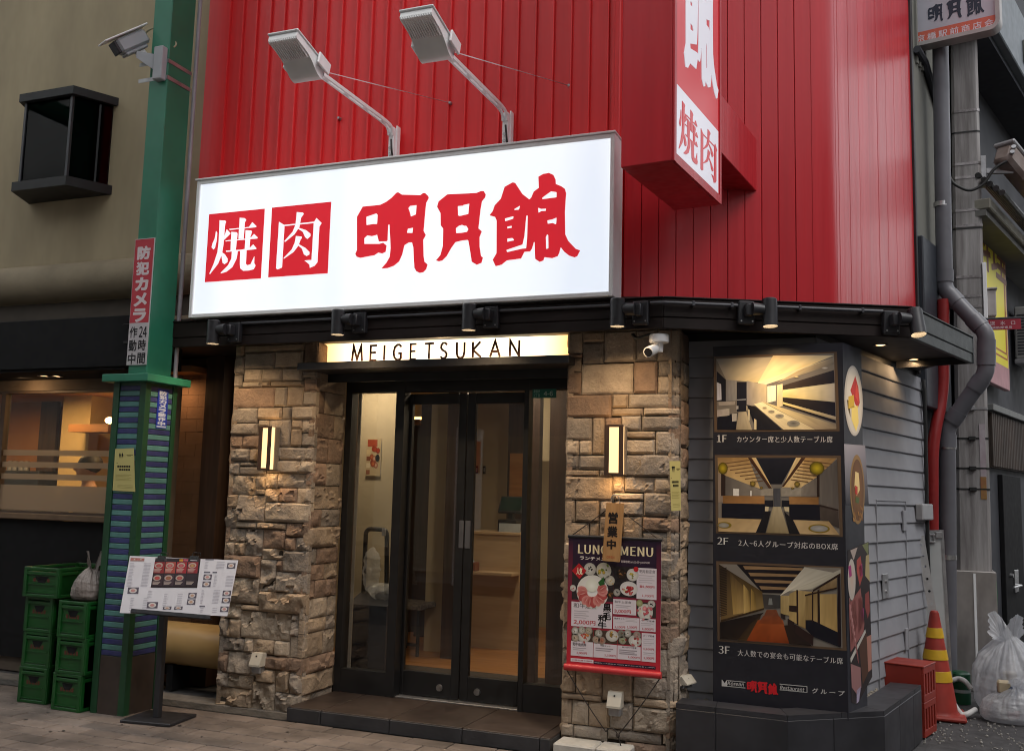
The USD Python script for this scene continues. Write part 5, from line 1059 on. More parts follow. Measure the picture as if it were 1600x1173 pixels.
picture(z3, [(172, 95), (1352, 150), (1380, 925), (185, 835)], [(200, 122), (1325, 160), (1342, 900), (212, 820)], [
    ([(600, 390), (790, 395), (990, 150), (360, 125)], '#1a1418')] + ceil_ + [([(760, 420), (850, 370), (1325, 215), (990, 152)], ['#d8d0bc', '#c8c0ac', '#a8a294', '#b4ae9e']), ([(850, 375), (1060, 355), (1325, 210), (1325, 172)], ['#c4bca8', '#b8b09c', '#989284', '#a8a294']),
    ([(215, 640), (615, 530), (600, 380), (200, 125)], ['#6a5230', '#8c7448', '#54401f', '#30241a']), ([(330, 590), (420, 575), (420, 330), (300, 200)], ['#a8884c', '#b4945a', '#6a5230', '#4a3a24']), ([(425, 585), (490, 560), (480, 380), (425, 310)], ['#c8a868', '#a8884c', '#5c4828', '#b89858']), ([(495, 560), (545, 545), (535, 400), (495, 350)], ['#a8884c', '#947840', '#54401f', '#94783c'])]
    + [([(205, 600 - 16 * i), (272, 585 - 16 * i), (272, 592 - 16 * i), (205, 607 - 16 * i)], '#241a14') for i in range(28)] + [
    ([(615, 530), (765, 530), (765, 410), (600, 400)], ['#4a4440', '#3c3a38', '#38383a', '#3c3834']), ([(655, 500), (695, 500), (688, 440), (662, 440)], '#7a7c78'), ([(770, 580), (850, 600), (850, 415), (770, 415)], ['#a08858', '#ac9462', '#b09868', '#a48c5c']), ([(850, 640), (925, 680), (920, 365), (850, 400)], ['#b0945e', '#b89c64', '#a08858', '#9c8454']), ([(930, 690), (1000, 720), (1060, 380), (925, 365)], ['#a88c58', '#94794a', '#a08858', '#b09868']), ([(848, 560), (922, 570), (922, 510), (848, 505)], '#2a1c18'), ([(918, 680), (934, 690), (930, 362), (914, 362)], '#2a1a14'), ([(1000, 640), (1062, 640), (1062, 380), (1000, 410)], ['#8c7448', '#94794c', '#8c7448', '#846c44']), ([(1068, 650), (1115, 660), (1115, 370), (1068, 385)], ['#a88c5a', '#ac905e', '#8c7448', '#846c44']), ([(1135, 680), (1295, 750), (1288, 400), (1132, 400)], ['#b89a62', '#a88a54', '#9c8050', '#ac905c']), ([(1132, 395), (1290, 345), (1290, 250), (1132, 340)], ['#7a6444', '#7a6444', '#8c7658', '#7a6444']),
    ([(1000, 720), (1075, 800), (1062, 640), (1000, 640)], '#15141c'), ([(1062, 790), (1325, 895), (1297, 752), (1062, 640)], '#15141c'), ([(1298, 860), (1330, 890), (1322, 212), (1296, 240)], '#1c1216'), ([(1112, 670), (1132, 680), (1128, 360), (1110, 365)], '#2a1a14'), ([(1060, 660), (1072, 660), (1072, 375), (1060, 380)], '#2a1a14'), ([(995, 420), (1290, 352), (1290, 338), (995, 405)], '#2a1a14'), ([(1068, 380), (1322, 228), (1322, 205), (1068, 362)], '#2a1a14'),
    ([(210, 815), (370, 825), (615, 570), (210, 660)], ['#1c1512', '#2a1e16', '#241a16', '#16100f']), ([(215, 660), (615, 545), (615, 528), (215, 640)], '#3c2c1a'), ([(370, 828), (480, 835), (590, 600), (470, 690)], ['#3c2c1a', '#4a3620', '#3c2c1a', '#2c2016']),
    ([(455, 832), (850, 858), (790, 640), (560, 640)], ['#8a3c14', '#7a3412', '#a4542a', '#94481e']), ([(560, 675), (800, 680), (760, 605), (610, 600)], ['#84401e', '#84401e', '#7c4024', '#7c4024']), ([(615, 605), (755, 605), (730, 545), (640, 545)], '#744028'), ([(850, 860), (1060, 880), (900, 680), (800, 690)], ['#2a1e18', '#241a18', '#1e1818', '#2c2018']), ([(905, 760), (1070, 880), (1075, 790), (905, 680)], '#2c1d1a'), ([(835, 680), (895, 745), (895, 660), (835, 625)], '#2a1d1a'), ([(775, 620), (815, 640), (812, 595), (770, 575)], '#2c2220')],
    [(657, 738, 52, 22, '#1e1a2a', '#2a2430'), (660, 630, 28, 9, '#2a2228', '#2a2228')])
for (t1, b1, t2, b2, zf) in (('1F', (178, 882, 270, 950), 'カウンター席と少人数テーブル席', (365, 895, 1250, 955), z1), ('2F', (182, 878, 285, 948), '2人~6人グループ対応のBOX席', (378, 905, 1300, 985), z2), ('3F', (195, 872, 298, 948), '大人数での宴会も可能なテーブル席', (372, 912, 1345, 1030), z3)):
    a = zf([(b1[0], b1[1]), (b1[0], b1[3]), (b1[2], b1[3])]); k.poly(fit(text(t1, 1, 2, 6), a[0][0], a[1][1], a[2][0], a[0][1] - .003), '#c9c6c2', 2)
    c = zf([(b2[0], b2[1]), (b2[0], b2[1] + 58), (b2[2], b2[3])]); hgt = c[0][1] - c[1][1]
    k.poly(fit(text(t2, 1, 1, 3, .06), c[0][0], c[1][1], c[2][0], c[0][1]), '#c4c1bf', 2)
z4 = Z(FDp, 1020, 1020, 3.478)
def R6(x0, y0, x1, y1, dy=0): 
    a = z4([(x0, y0), (x0, y1), (x1, y1)]); return a[0][0], a[1][1], a[2][0], a[0][1]
k.rect(*R6(375, 143, 503, 178), '#b8b6b4', 1); r = R6(379, 147, 503, 174); k.rect(r[0], r[1], r[2], r[3], '#16161c', 2)
k.rect(*R6(375, 143, 404, 178), '#c4c2c0', 3); k.poly(z4([(378, 143), (402, 145), (391, 162)]), '#16161c', 4)
k.rect(*R6(690, 165, 840, 200), '#b8b6b4', 1); r = R6(690, 169, 836, 196); k.rect(r[0], r[1], r[2], r[3], '#16161c', 2)
def ital(s, b): return affinity.skew(fit(text(s, 1, 1, 1), *b), 12, 0, origin='center')
k.poly(ital('Korean', R6(408, 151, 496, 172)), '#c4c2c0', 4); k.poly(ital('Restaurant', R6(693, 175, 824, 196)), '#c4c2c0', 4)
k.poly(fit(text('グループ', 1, 1, 0, .25), *R6(865, 188, 1042, 216)), '#c4c2c0', 4)
r = R6(510, 146, 682, 208); w3 = (r[2] - r[0]) / 3
for i, gl in enumerate((g_mei, g_getsu, g_kan)): k.poly(fit(gl, r[0] + i * w3 + .002, r[1] - i * .002, r[0] + (i + 1) * w3 - .001, r[3] - i * .002).buffer(.001), '#c8222a', 4)
k.build('front_print', inkgloss_m, ds)
# side of the display: dishes and meat
k = Ink(FDs, .001, .0004)
zs, zt_ = Z(FDs, 1300, 550, 4.186), Z(FDs, 1300, 820, 4.186)
sw_ = .295
def el(zf, x0, y0, x1, y1, c0, c1, lay, rot=0):
    a = zf([((x0 + x1) / 2, (y0 + y1) / 2), (x1, (y0 + y1) / 2), ((x0 + x1) / 2, y0)]); k.disc(a[0][0], a[0][1], abs(a[1][0] - a[0][0]), abs(a[2][1] - a[0][1]), c0, c1, lay, 30)
q = zs([(78, 600), (215, 610), (240, 1000), (90, 1000)])
k.grid([q[3], q[2], q[1], q[0]], ['#191920', '#191920', '#8c8690', '#a09ca4'], 0)
el(zs, 82, 90, 200, 545, '#cfc8bc', '#b8b2aa', 1); el(zs, 92, 105, 190, 530, '#d8d2c6', '#c8c2b8', 2)
k.poly(zs([(150, 155), (170, 230), (180, 330), (165, 370), (150, 340), (118, 250)]), '#b02418', 3); k.poly(zs([(155, 200), (172, 260), (170, 330), (150, 290)]), '#d04028', 4); k.poly(zs([(105, 290), (140, 280), (145, 360), (105, 370)]), '#c8a428', 4); k.poly(zs([(125, 355), (165, 350), (172, 460), (155, 520), (125, 440)]), '#e8d070', 4); k.poly(zs([(95, 310), (112, 320), (120, 430), (102, 370)]), '#5c4a18', 3)
el(zs, 118, 670, 212, 1122, '#7a5628', '#8c6c3c', 1); el(zs, 126, 700, 206, 1100, '#80521c', '#5c3a14', 2)
k.poly(zs([(150, 780), (172, 790), (180, 900), (160, 940), (145, 870)]), '#e4c888', 3); k.poly(zs([(148, 870), (165, 880), (165, 935), (150, 925)]), '#b83020', 4); k.poly(zs([(152, 945), (178, 950), (172, 990), (150, 980)]), '#4a5a24', 4)
for i in range(16):
    x, y = R2.uniform(132, 195), R2.uniform(980, 1085); k.poly(zs([(x, y), (x + 6, y + 4), (x + 12, y + 30), (x + 4, y + 26)]), ['#8a5a20', '#6a4218', '#a07030'][i % 3], 3 + i * .1)
k.poly(zt_([(100, 165), (238, 108), (262, 990), (165, 1172), (125, 1160)]), '#231a1a', 1)
for pts, c in (([(118, 165), (165, 145), (140, 230)], '#a89890'), ([(195, 130), (236, 112), (236, 200)], '#6a7048'), ([(220, 200), (240, 190), (246, 370), (215, 330)], '#a8986c'), ([(160, 230), (185, 200), (200, 330), (180, 400), (160, 300)], '#a0443c'), ([(175, 270), (195, 250), (198, 330), (180, 340)], '#b04a84'),
    ([(108, 520), (185, 410), (210, 640), (205, 700), (120, 830)], '#8c5450'), ([(115, 560), (150, 470), (165, 640), (125, 790)], '#a86c66'), ([(170, 480), (195, 470), (205, 640), (170, 720)], '#9a5c58'), ([(185, 560), (205, 540), (208, 640), (190, 620)], '#a04078'), ([(215, 450), (240, 430), (246, 560), (232, 610), (215, 540)], '#84403c'), ([(118, 870), (215, 680), (220, 700), (122, 900)], '#b8b4ac'),
    ([(175, 790), (225, 700), (236, 960), (200, 1040)], '#4a2e20'), ([(225, 730), (255, 715), (258, 940), (235, 960)], '#a87464'), ([(120, 905), (185, 930), (190, 1060), (165, 1110), (128, 1060)], '#946a68'), ([(160, 1080), (188, 1050), (175, 1150), (160, 1165)], '#a89cb4')): k.poly(zt_(pts), c, 2)
el(zt_, 102, 220, 152, 490, '#c0a898', '#b8b0a8', 2.6); k.poly(zt_([(104, 270), (122, 260), (128, 330), (112, 345)]), '#9c3470', 3); 
for i in range(14):
    y = 480 + i * 22; k.poly(zt_([(112 + i * 3, y), (116 + i * 3, y - 10), (122 + i * 4, y + 130), (118 + i * 4, y + 140)]), ['#b88480', '#7a4442'][i % 2], 3 + i * .05)
k.build('side_print', inkgloss_m, ds)

# ------------------------------------------------------------------ neighbouring building on the left
nbm = thing('neighbour_building', 'beige rendered building next door with black awning and warmly lit window', 'building')
beige = P('beige_render', (.36, .295, .19), .85, var=.16, vs=1.5, stretch=(1.6, 1.6, .5), bump=.25, bs=90, bd=.004)
brown_band = P('brown_band', (.075, .060, .047), .8, var=.2, vs=3)
brick_m = P('brown_tile', (.20, .12, .075), .85, var=.15, vs=4, bump=.4, bs=50, rand=.05)
nblack = P('neighbour_black', (.008, .008, .009), .75, var=.2, spec=.2)
YW, YWl = 6.32, 6.42
FNw, FNl = F0(YW), F0(YWl)
def nz(y, Y, x=100): return F0(Y).at(x, y)[1]
zM0, zM1 = nz(472, YW), nz(412, YW)
XE = -5.175
obj('wall', wb(-12, XE, YW, YW + .2, zM0, 8.0), beige, nbm)
rm = (zM1 - zM0) / 2
obj('round_moulding', tube([(-12, YW + .02, zM0 + rm), (XE - .001, YW + .02, zM0 + rm)], rm, 24), P('moulding_render', (.26, .21, .14), .8, var=.15, vs=3, bump=.2, bs=60), nbm, smooth=50)
zB1 = nz(503, YW - .02); zB0 = nz(513, YW - .02)
obj('brown_band', wb(-12, XE, YW + .01, YW + .2, zB1, zM0 + .02), brown_band, nbm)
obj('cream_strip', wb(-12, XE, YW - .03, YW + .1, zB0, zB1, .004), P('cream_strip', (.30, .245, .16), .7), nbm)
zC0 = nz(572, 6.05)
obj('awning_fascia', wb(-12, -5.36, 5.90, 6.28, nz(575, 5.9) , zB0 - .003, .004), nblack, nbm)
zA = nz(575, 5.9)
obj('awning_soffit', wb(-12, -5.6, 5.92, YWl, zA - .02, zA - .003), nblack, nbm)
wl, wr, wt, wbm = -9.0, FNl.at(176, 700)[0], nz(613, YWl), nz(800, YWl)
obj('wall', J(wb(-12, wr, YWl, YWl + .12, wt + .02, zA - .001), wb(wr + .05, -5.56, YWl, YWl + .12, .0, zA - .001), wb(-12, wr + .05, YWl + .03, YWl + .12, .0, wbm - .08)), P('dark_render', (.10, .075, .055), .8, var=.2, vs=3, bump=.2), nbm)
obj('black_panel', wb(-12, wr + .04, YWl - .004, YWl + .03, .12, wbm - .075), nblack, nbm)
obj('window_sill', wb(-12, wr + .05, YWl - .06, YWl + .1, wbm - .07, wbm - .02, .006), P('sill_wood', (.16, .10, .055), .6, var=.2, vs=5), nbm)
wn = obj('window_frame', J(wb(-9.0, wr, YWl + .01, YWl + .07, wt, wt + .02), wb(-9.0, wr, YWl + .01, YWl + .07, wbm - .02, wbm), wb(wr - .001, wr + .05, YWl - .002, YWl + .08, wbm - .02, wt + .02), wb(FNl.at(1, 700)[0] - .05, FNl.at(1, 700)[0], YWl + .01, YWl + .07, wbm, wt)), P('window_wood', (.07, .045, .03), .5), nbm)
obj('pane', wb(-10.0, wr - .002, YWl + .035, YWl + .041, wbm, wt), paneg, wn)
for ya, yb in ((703, 712), (722, 731), (741, 750), (759, 799)):
    obj('frosted_stripe', wb(-10.0, wr - .006, YWl + .0312, YWl + .0342, nz(yb, YWl), nz(ya, YWl)), frost_m, wn)
# room behind the window
nroom = obj('room_shell', J(wb(-12, -5.4, 9.4, 9.5, 0, 2.7), wb(-12.1, -12, 6.6, 9.5, 0, 2.7), wb(-5.5, -5.4, 7.0, 9.4, 0, 2.7), wb(-12, -5.5, 6.56, 9.4, 2.55, 2.6)), P('amber_wall', (.42, .20, .075), .7, var=.1, vs=2), nbm)
obj('room_floor', wb(-12, -5.5, 6.6, 9.4, -.01, .02), dark_wood, nroom)
def nx(px, Y): return F0(Y).at(px, 680)[0]
obj('wood_panel', wb(nx(4, 8.8), nx(66, 8.8), 8.8, 8.86, .02, 2.55), P('amber_panel', (.34, .15, .055), .6, var=.15, vs=2), nroom)
obj('dark_panel', wb(nx(66, 8.8), nx(92, 8.8), 8.75, 8.8, .02, 2.55), dark_wood, nroom)
obj('pale_column', wb(nx(95, 8.2), nx(139, 8.2), 8.2, 8.6, .02, 2.55), P('cream_column', (.60, .44, .20), .7, var=.05), nroom)
obj('shelf', wb(nx(123, 8.1), nx(185, 8.1), 7.95, 8.2, nz(676, 8.1, 150), nz(664, 8.1, 150)), orange_wood, nroom)
obj('shelf_lamp', ico((nx(166, 8.05), 8.08, nz(660, 8.1, 150) + .02), (.05, .04, .035), 2), E('shelf_glow', (1, .6, .18), 9.0), nroom)
for i, (xx, yy) in enumerate(((-6.6, 7.5), (-8.2, 7.5), (-9.6, 7.6))):
    o = obj('ceiling_light', lathe([(.10, 2.548), (.10, 2.53), (.085, 2.53)], (xx, yy, 0)), white_m, nroom)
    obj('ceiling_lamp', lathe([(0, 2.536), (.085, 2.536)], (xx, yy, 0)), E('amber_lamp', (1, .62, .27), 110.0) if i == 0 else '/World/Looks/amber_lamp', nroom)
sd_ = thing('sideboard', 'dark sideboard with small silver jars behind the frosted window next door', 'sideboard')
obj('body', wb(nx(-30, 8.3), nx(66, 8.3), 8.3, 8.6, .02, nz(735, 8.3, 30), .01), black_m, sd_)
for i, pxx in enumerate((6, 18, 26, 36, 44)):
    obj('jar', lathe([(0, 0), (.035, 0), (.035, .07), (.025, .09), (.025, .11), (0, .11)], (nx(pxx, 8.4), 8.42, nz(735, 8.3, 30) + .001), 14), zinc_m, sd_, smooth=40)
for i, (pa, pb) in enumerate(((75, 82), (90, 97))):
    u, v = F0(6.2).at((pa + pb) / 2, 560 + i * 6); 
    dn = obj('awning_downlight', lathe([(.05, -.001), (.05, -.008), (.04, -.008), (.038, 0)], (u, 6.15 + .03 * i, zA - .02)), charcoal_m, nbm)
    obj('lamp', lathe([(0, -.003), (.038, -.003)], (u, 6.15 + .03 * i, zA - .02)), lampface_m, dn)
disk_light('/World/' + nbm.GetName() + '/downlight_beam', (F0(6.2).at(30, 560)[0], 6.2, zA - .03), (0, .5, -1), .04, 60.0, (1, .62, .30))
# tiled recess between the two buildings
obj('tiled_wall_backing', wb(-6.2, -5.1, 6.80, 6.95, .45, 2.75), core_m, nbm)
r8 = np.random.default_rng(21)
zz = .47; row = 0
while zz < 2.66:
    x = -6.14 + (row % 2) * .11
    while x < -5.43:
        obj('wall_tile', wb(x + .001, min(x + .22, -5.425) - .0005, 6.782 + r8.uniform(-.002, .002), 6.81, zz + .0005, zz + .1052, .001), brick_m, nbm); x += .22
    zz += .106; row += 1
obj('recess_post', wb(-5.42, -5.24, 6.66, 6.80, .0, 2.70), dark_wood, nbm)
obj('recess_base', wb(-6.2, -5.1, 6.86, 6.98, 0, .46), nblack, nbm)
disk_light('/World/' + nbm.GetName() + '/recess_lamp', (-5.72, 6.60, 2.46), (.05, .25, -1), .03, 60.0, (1, .55, .24))
rt_ = thing('rolled_tube', 'thick ochre cardboard-coloured tube lying in the recess beside the left stone pillar', 'tube')
t0, t1 = F0(6.50).at(300, 973), F0(6.50).at(300, 1040)
rr = (t0[1] - t1[1]) / 2
obj('tube', tube([(-5.55, 6.52, (t0[1] + t1[1]) / 2), (-4.76, 6.50, (t0[1] + t1[1]) / 2)], rr, 30), P('ochre_tube', (.42, .27, .11), .35, var=.1, vs=3), rt_, smooth=60)
for x in (-5.4, -4.9): obj('support', wb(x - .03, x + .03, 6.42, 6.62, .0, t1[1] + .012), nblack, rt_)

# bay window
bw = obj('bay_window', wb(-6.6, -6.5, YW + .02, YW + .1, 3, 3.1), beige, nbm)
YBf = 5.98; dp = YW - YBf
FB1 = F0(YBf)
cL, cN = FB1.at(30.7, 148), FB1.at(115, 133); sL = FB1.at(17.7, 290)
xL, xN = cL[0], cN[0]
def trap(m0, z0, z1, ext):
    return ex(G, Polygon([(xL + m0, YBf + m0), (xN - m0, YBf + m0), (xN + dp * .50 - m0 + ext, YW), (xL - dp * .50 + m0 - ext, YW)]), z0, z1)
ztp = (cL[1] + cN[1]) / 2; zsl = FB1.at(19, 290)[1]
bayk = P('bay_black', (.014, .014, .016), .6)
obj('cap', trap(0, ztp - .07, ztp, 0), bayk, bw)
obj('sill', trap(0, zsl - .05, zsl + .03, 0), bayk, bw)
z0_, z1_ = zsl + .031, ztp - .071
mm = .045
pL, pN, pR, pB = (xL + mm, YBf + mm), (xN - mm, YBf + mm), (xN + dp * .5 - mm, YW), (xL - dp * .5 + mm, YW)
tint = glass('bay_glass', (.09, .085, .085), .02, .35)
for a, b in ((pL, pN), (pN, pR), (pB, pL)):
    ang = math.degrees(math.atan2(b[1] - a[1], b[0] - a[0])); Lg = math.hypot(b[0] - a[0], b[1] - a[1])
    obj('pane', bx(Fr((*a, 0), ang), .01, Lg - .01, z0_, z1_, -.008, 0), tint if a != pB else glass('bay_glass_clear', (.75, .8, .7), 0, .4), bw)
for q in (pL, pN): obj('mullion', wb(q[0] - .012, q[0] + .012, q[1] - .012, q[1] + .012, z0_, z1_), P('mullion', (.05, .05, .06), .4), bw)
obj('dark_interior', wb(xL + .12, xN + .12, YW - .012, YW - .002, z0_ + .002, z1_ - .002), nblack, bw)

# ------------------------------------------------------------------ person behind the frosted window
def body(joints, bones, step=.02):
    import manifold3d as m3
    acc = None
    for a, b in bones:
        (pa, ra), (pb, rb) = joints[a], joints[b]
        s = [m3.Manifold.sphere(r, 20).translate(tuple(map(float, p))) for p, r in ((pa, ra), (pb, rb))]
        h = m3.Manifold.batch_hull(s); acc = h if acc is None else acc + h
    acc = acc.refine_to_length(step); ms_ = acc.to_mesh(); t = trimesh.Trimesh(ms_.vert_properties[:, :3], ms_.tri_verts)
    trimesh.smoothing.filter_taubin(t, iterations=12); return np.array(t.vertices), np.array(t.faces)
pr = thing('person', 'seated person with dark hair and grey top seen through the frosted window', 'person')
hx, hy, hz = nx(141, 7.25), 7.25, nz(728, 7.25, 140)
dz_ = hz - 1.20
J_ = {'head': ((hx, hy, hz), .095), 'jaw': ((hx - .02, hy - .02, hz - .07), .07), 'neck': ((hx + .01, hy + .01, hz - .16), .052), 'chest': ((hx + .03, hy + .03, hz - .36), .14), 'belly': ((hx + .05, hy + .04, hz - .58), .14), 'hipl': ((hx - .06, hy - .02, hz - .74), .11), 'hipr': ((hx + .14, hy + .08, hz - .74), .11),
      'shl': ((hx - .12, hy - .08, hz - .27), .062), 'shr': ((hx + .17, hy + .12, hz - .27), .062), 'ell': ((hx - .20, hy - .14, hz - .53), .045), 'elr': ((hx + .20, hy + .02, hz - .53), .045), 'wrl': ((hx - .30, hy + .02, hz - .58), .032), 'wrr': ((hx + .0, hy - .04, hz - .60), .032), 'hal': ((hx - .37, hy + .06, hz - .58), .028), 'har': ((hx - .07, hy - .02, hz - .61), .028),
      'knl': ((hx - .42, hy - .04, hz - .72), .075), 'knr': ((hx - .26, hy + .14, hz - .72), .075), 'anl': ((hx - .44, hy - .02, .10), .045), 'anr': ((hx - .28, hy + .16, .10), .045), 'tol': ((hx - .60, hy - .04, .06), .035), 'tor': ((hx - .44, hy + .14, .06), .035)}
bones = [('head', 'jaw'), ('head', 'neck'), ('neck', 'chest'), ('shl', 'shr'), ('shl', 'chest'), ('shr', 'chest'), ('chest', 'belly'), ('belly', 'hipl'), ('belly', 'hipr'), ('hipl', 'hipr'), ('shl', 'ell'), ('ell', 'wrl'), ('wrl', 'hal'), ('shr', 'elr'), ('elr', 'wrr'), ('wrr', 'har'), ('hipl', 'knl'), ('knl', 'anl'), ('anl', 'tol'), ('hipr', 'knr'), ('knr', 'anr'), ('anr', 'tor')]
for h_, w_ in (('hal', 'l'), ('har', 'r')):
    c = np.array(J_[h_][0])
    for i in range(5):
        o = np.array((-.055 - .008 * (i in (1, 2)), -.03 + .016 * i, -.012)) if i < 4 else np.array((-.02, -.045, .012))
        J_[f'f{w_}{i}'] = (tuple(c + o), .0085); J_[f'g{w_}{i}'] = (tuple(c + o * .45), .011); bones += [(f'g{w_}{i}', f'f{w_}{i}'), (h_, f'g{w_}{i}')]
J_['nose'] = ((hx - .085, hy - .075, hz - .03), .014); bones.append(('head', 'nose'))
obj('body', body(J_, bones), P('skin', (.45, .25, .16), .6), pr, smooth=True)
obj('hair', crumple(ico((hx + .018, hy + .014, hz + .022), (.108, .108, .095), 3), 8, .008), P('dark_hair', (.014, .011, .010), .6), pr, smooth=True)
tor = {k_: v_ for k_, v_ in J_.items()}
for k_ in ('chest', 'belly', 'shl', 'shr', 'ell', 'elr'): tor[k_] = (tor[k_][0], tor[k_][1] + .012)
obj('top', body(tor, [('shl', 'shr'), ('shl', 'chest'), ('shr', 'chest'), ('chest', 'belly'), ('shl', 'ell'), ('shr', 'elr')], .03), P('grey_top', (.20, .19, .18), .9), pr, smooth=True)
for k_ in ('hipl', 'hipr', 'knl', 'knr', 'anl', 'anr'): tor[k_] = (J_[k_][0], J_[k_][1] + .010)
obj('trousers', body(tor, [('hipl', 'hipr'), ('hipl', 'knl'), ('hipr', 'knr'), ('knl', 'anl'), ('knr', 'anr')], .03), P('trousers', (.03, .03, .035), .9), pr, smooth=True)
ch = thing('bench_seat', 'dark bench seat behind the frosted window of the building next door', 'bench')
obj('seat', wb(hx - .25, hx + .35, hy - .2, hy + .35, max(.05, hz - .92), hz - .86, .01), dark_wood, ch)
for xx in (hx - .22, hx + .32):
    for yy in (hy - .17, hy + .32): obj('leg', wb(xx - .02, xx + .02, yy - .02, yy + .02, .02, hz - .92), dark_wood, ch)

# ------------------------------------------------------------------ green arcade pillar
gp_ = thing('arcade_pillar', 'green arcade pillar with turquoise and blue striped tile base', 'pillar')
green_m = P('green_paint', (.022, .165, .098), .38, var=.12, vs=4, bump=.06, bs=30)
dgreen_m = P('green_base', (.010, .055, .022), .42, var=.2, vs=5, bump=.06, bs=40)
bx0, bx1, by0, by1 = -5.335, -5.035, 5.54, 5.885
zcap = 2.335
obj('base', wb(bx0 + .012, bx1 - .012, by0 + .012, by1 - .012, 0, zcap), dgreen_m, gp_)
turq = P('turquoise_tile', (.085, .215, .20), .3, var=.12, vs=8, rand=.1); blue = P('blue_tile', (.035, .040, .135), .3, var=.2, vs=8, rand=.15); plinth = P('brown_plinth', (.045, .032, .026), .6, var=.3, vs=6)
for F, w in ((F0(by0 + .012), None), (Fr((bx1 - .012, by0, 0), 90), 1), (Fr((bx0 + .012, by1, 0), -90), 1)):
    u0, u1 = (bx0, bx1) if w is None else (0, by1 - by0)
    F2 = F
    e_ = 0 if w is None else .0132
    obj('edge_strip', bx(F2, u0 + e_, u0 + .055, 0.0, zcap, -.005, .012, .002), dgreen_m, gp_); obj('edge_strip', bx(F2, u1 - .055, u1 - e_, 0.0, zcap, -.005, .012, .002), dgreen_m, gp_)
    obj('plinth_tile', bx(F2, u0 + .056, u1 - .056, .0, .40, -.01, .006, .002), plinth, gp_)
    zz = .402; i = 0
    while zz < zcap - .06:
        obj('tile', bx(F2, u0 + .058, u1 - .058, zz + .002, zz + .037, -.01, .005, .003), blue if i % 2 == 0 else turq, gp_); zz += .039; i += 1
obj('cap', wb(bx0 - .06, bx1 + .06, by0 - .06, by1 + .06, zcap, zcap + .055, .004), green_m, gp_)
sx0, sx1, sy0, sy1 = -5.27, -5.095, 5.60, 5.86
obj('shaft', wb(sx0, sx1, sy0, sy1, zcap + .055, 7.4, .006), green_m, gp_)
obj('edge_conduit', tube([(sx1 + .012, sy1 + .03, zcap + .06), (sx1 + .012, sy1 + .03, 7.4)], .016, 10), P('mauve_conduit', (.30, .27, .30), .5), gp_, smooth=60)
# camera warning sign
FWg = F0(sy0 - .004)
wsn = thing('camera_warning_sign', 'tall red and white camera warning sign on the front of the green pillar', 'sign')
zg = Z(FWg, 0, 360, 4.5125)
(g0u, g0v), (g1u, g1v) = zg([(982, 62)]) [0], zg([(1062, 950)])[0]
g2u = zg([(1132, 48)])[0][0]
gu0, gu1 = sx0 - .012, sx1 - .004
gv1, gv0 = zg([(1055, 55)])[0][1], zg([(985, 948)])[0][1]; gmid = zg([(1010, 650)])[0][1]
obj('plate', bx(FWg, gu0, gu1, gv0, gv1, -.003, .004, .001), P('sign_plate', (.46, .43, .45), .45, var=.04), wsn)
k = Ink(FWg, .0048)
k.rect(gu0 + .004, gmid, gu1 - .004, gv1 - .005, '#b03440')
hh = (gv1 - gmid) / 5.35
for i, c in enumerate('防犯カメラ'): k.poly(fit(text(c, 1, 5), gu0 + .030, gv1 - .045 - (i + .98) * hh * .99, gu1 - .030, gv1 - .045 - (i + .12) * hh * .99), '#cfc2c6', 1)
hh = (gmid - gv0) / 3.2; um_ = (gu0 + gu1) / 2
for i, c in enumerate(('24', '時', '間')): k.poly(fit(text(c, 1, 2), um_ + .008, gmid - .02 - (i + .92) * hh, gu1 - .012, gmid - .02 - (i + .08) * hh), '#16161a', 1)
for i, c in enumerate('作動中'): k.poly(fit(text(c, 1, 2), gu0 + .012, gmid - .02 - (i + .94) * hh, um_ - .008, gmid - .02 - (i + .08) * hh), '#16161a', 1)
k.build('print', ink_m, wsn)
# blue sticker on the right side of the base
FBs = Fr((bx1 - .005, by0, 0), 90)
zs6 = Z(FBs, 160, 560, 8.38)
st = thing('camera_sticker', 'small blue sticker with white lettering on the striped base of the green pillar', 'sticker')
q = zs6([(728, 402), (870, 408), (835, 895), (700, 890)]); su0, su1, sv0, sv1 = (q[0][0] + q[3][0]) / 2, (q[1][0] + q[2][0]) / 2, (q[2][1] + q[3][1]) / 2, (q[0][1] + q[1][1]) / 2
obj('sheet', bx(FBs, su0, su1, sv0 - .012, sv1, .0, .0015), P('sticker_blue', (.012, .035, .32), .35), st)
k = Ink(FBs, .002, .0004); hh = (sv1 - sv0 - .02) / 8
for i, c in enumerate('防犯カメラ動作中'): k.poly(fit(text(c, 1, 5), su0 + .016, sv1 - .012 - (i + .97) * hh, su1 - .016, sv1 - .012 - (i + .05) * hh), '#b8c0d4')
k.rect(su0 + .006, sv0 - .006, su1 - .006, sv0 + .006, '#aab4cc')
k.build('print', ink_m, st)
notice(F0(by0 - .002), ((180, 701), (209, 700), (211, 768), (176, 766)), 'yellow notice on the dark front of the green pillar base')

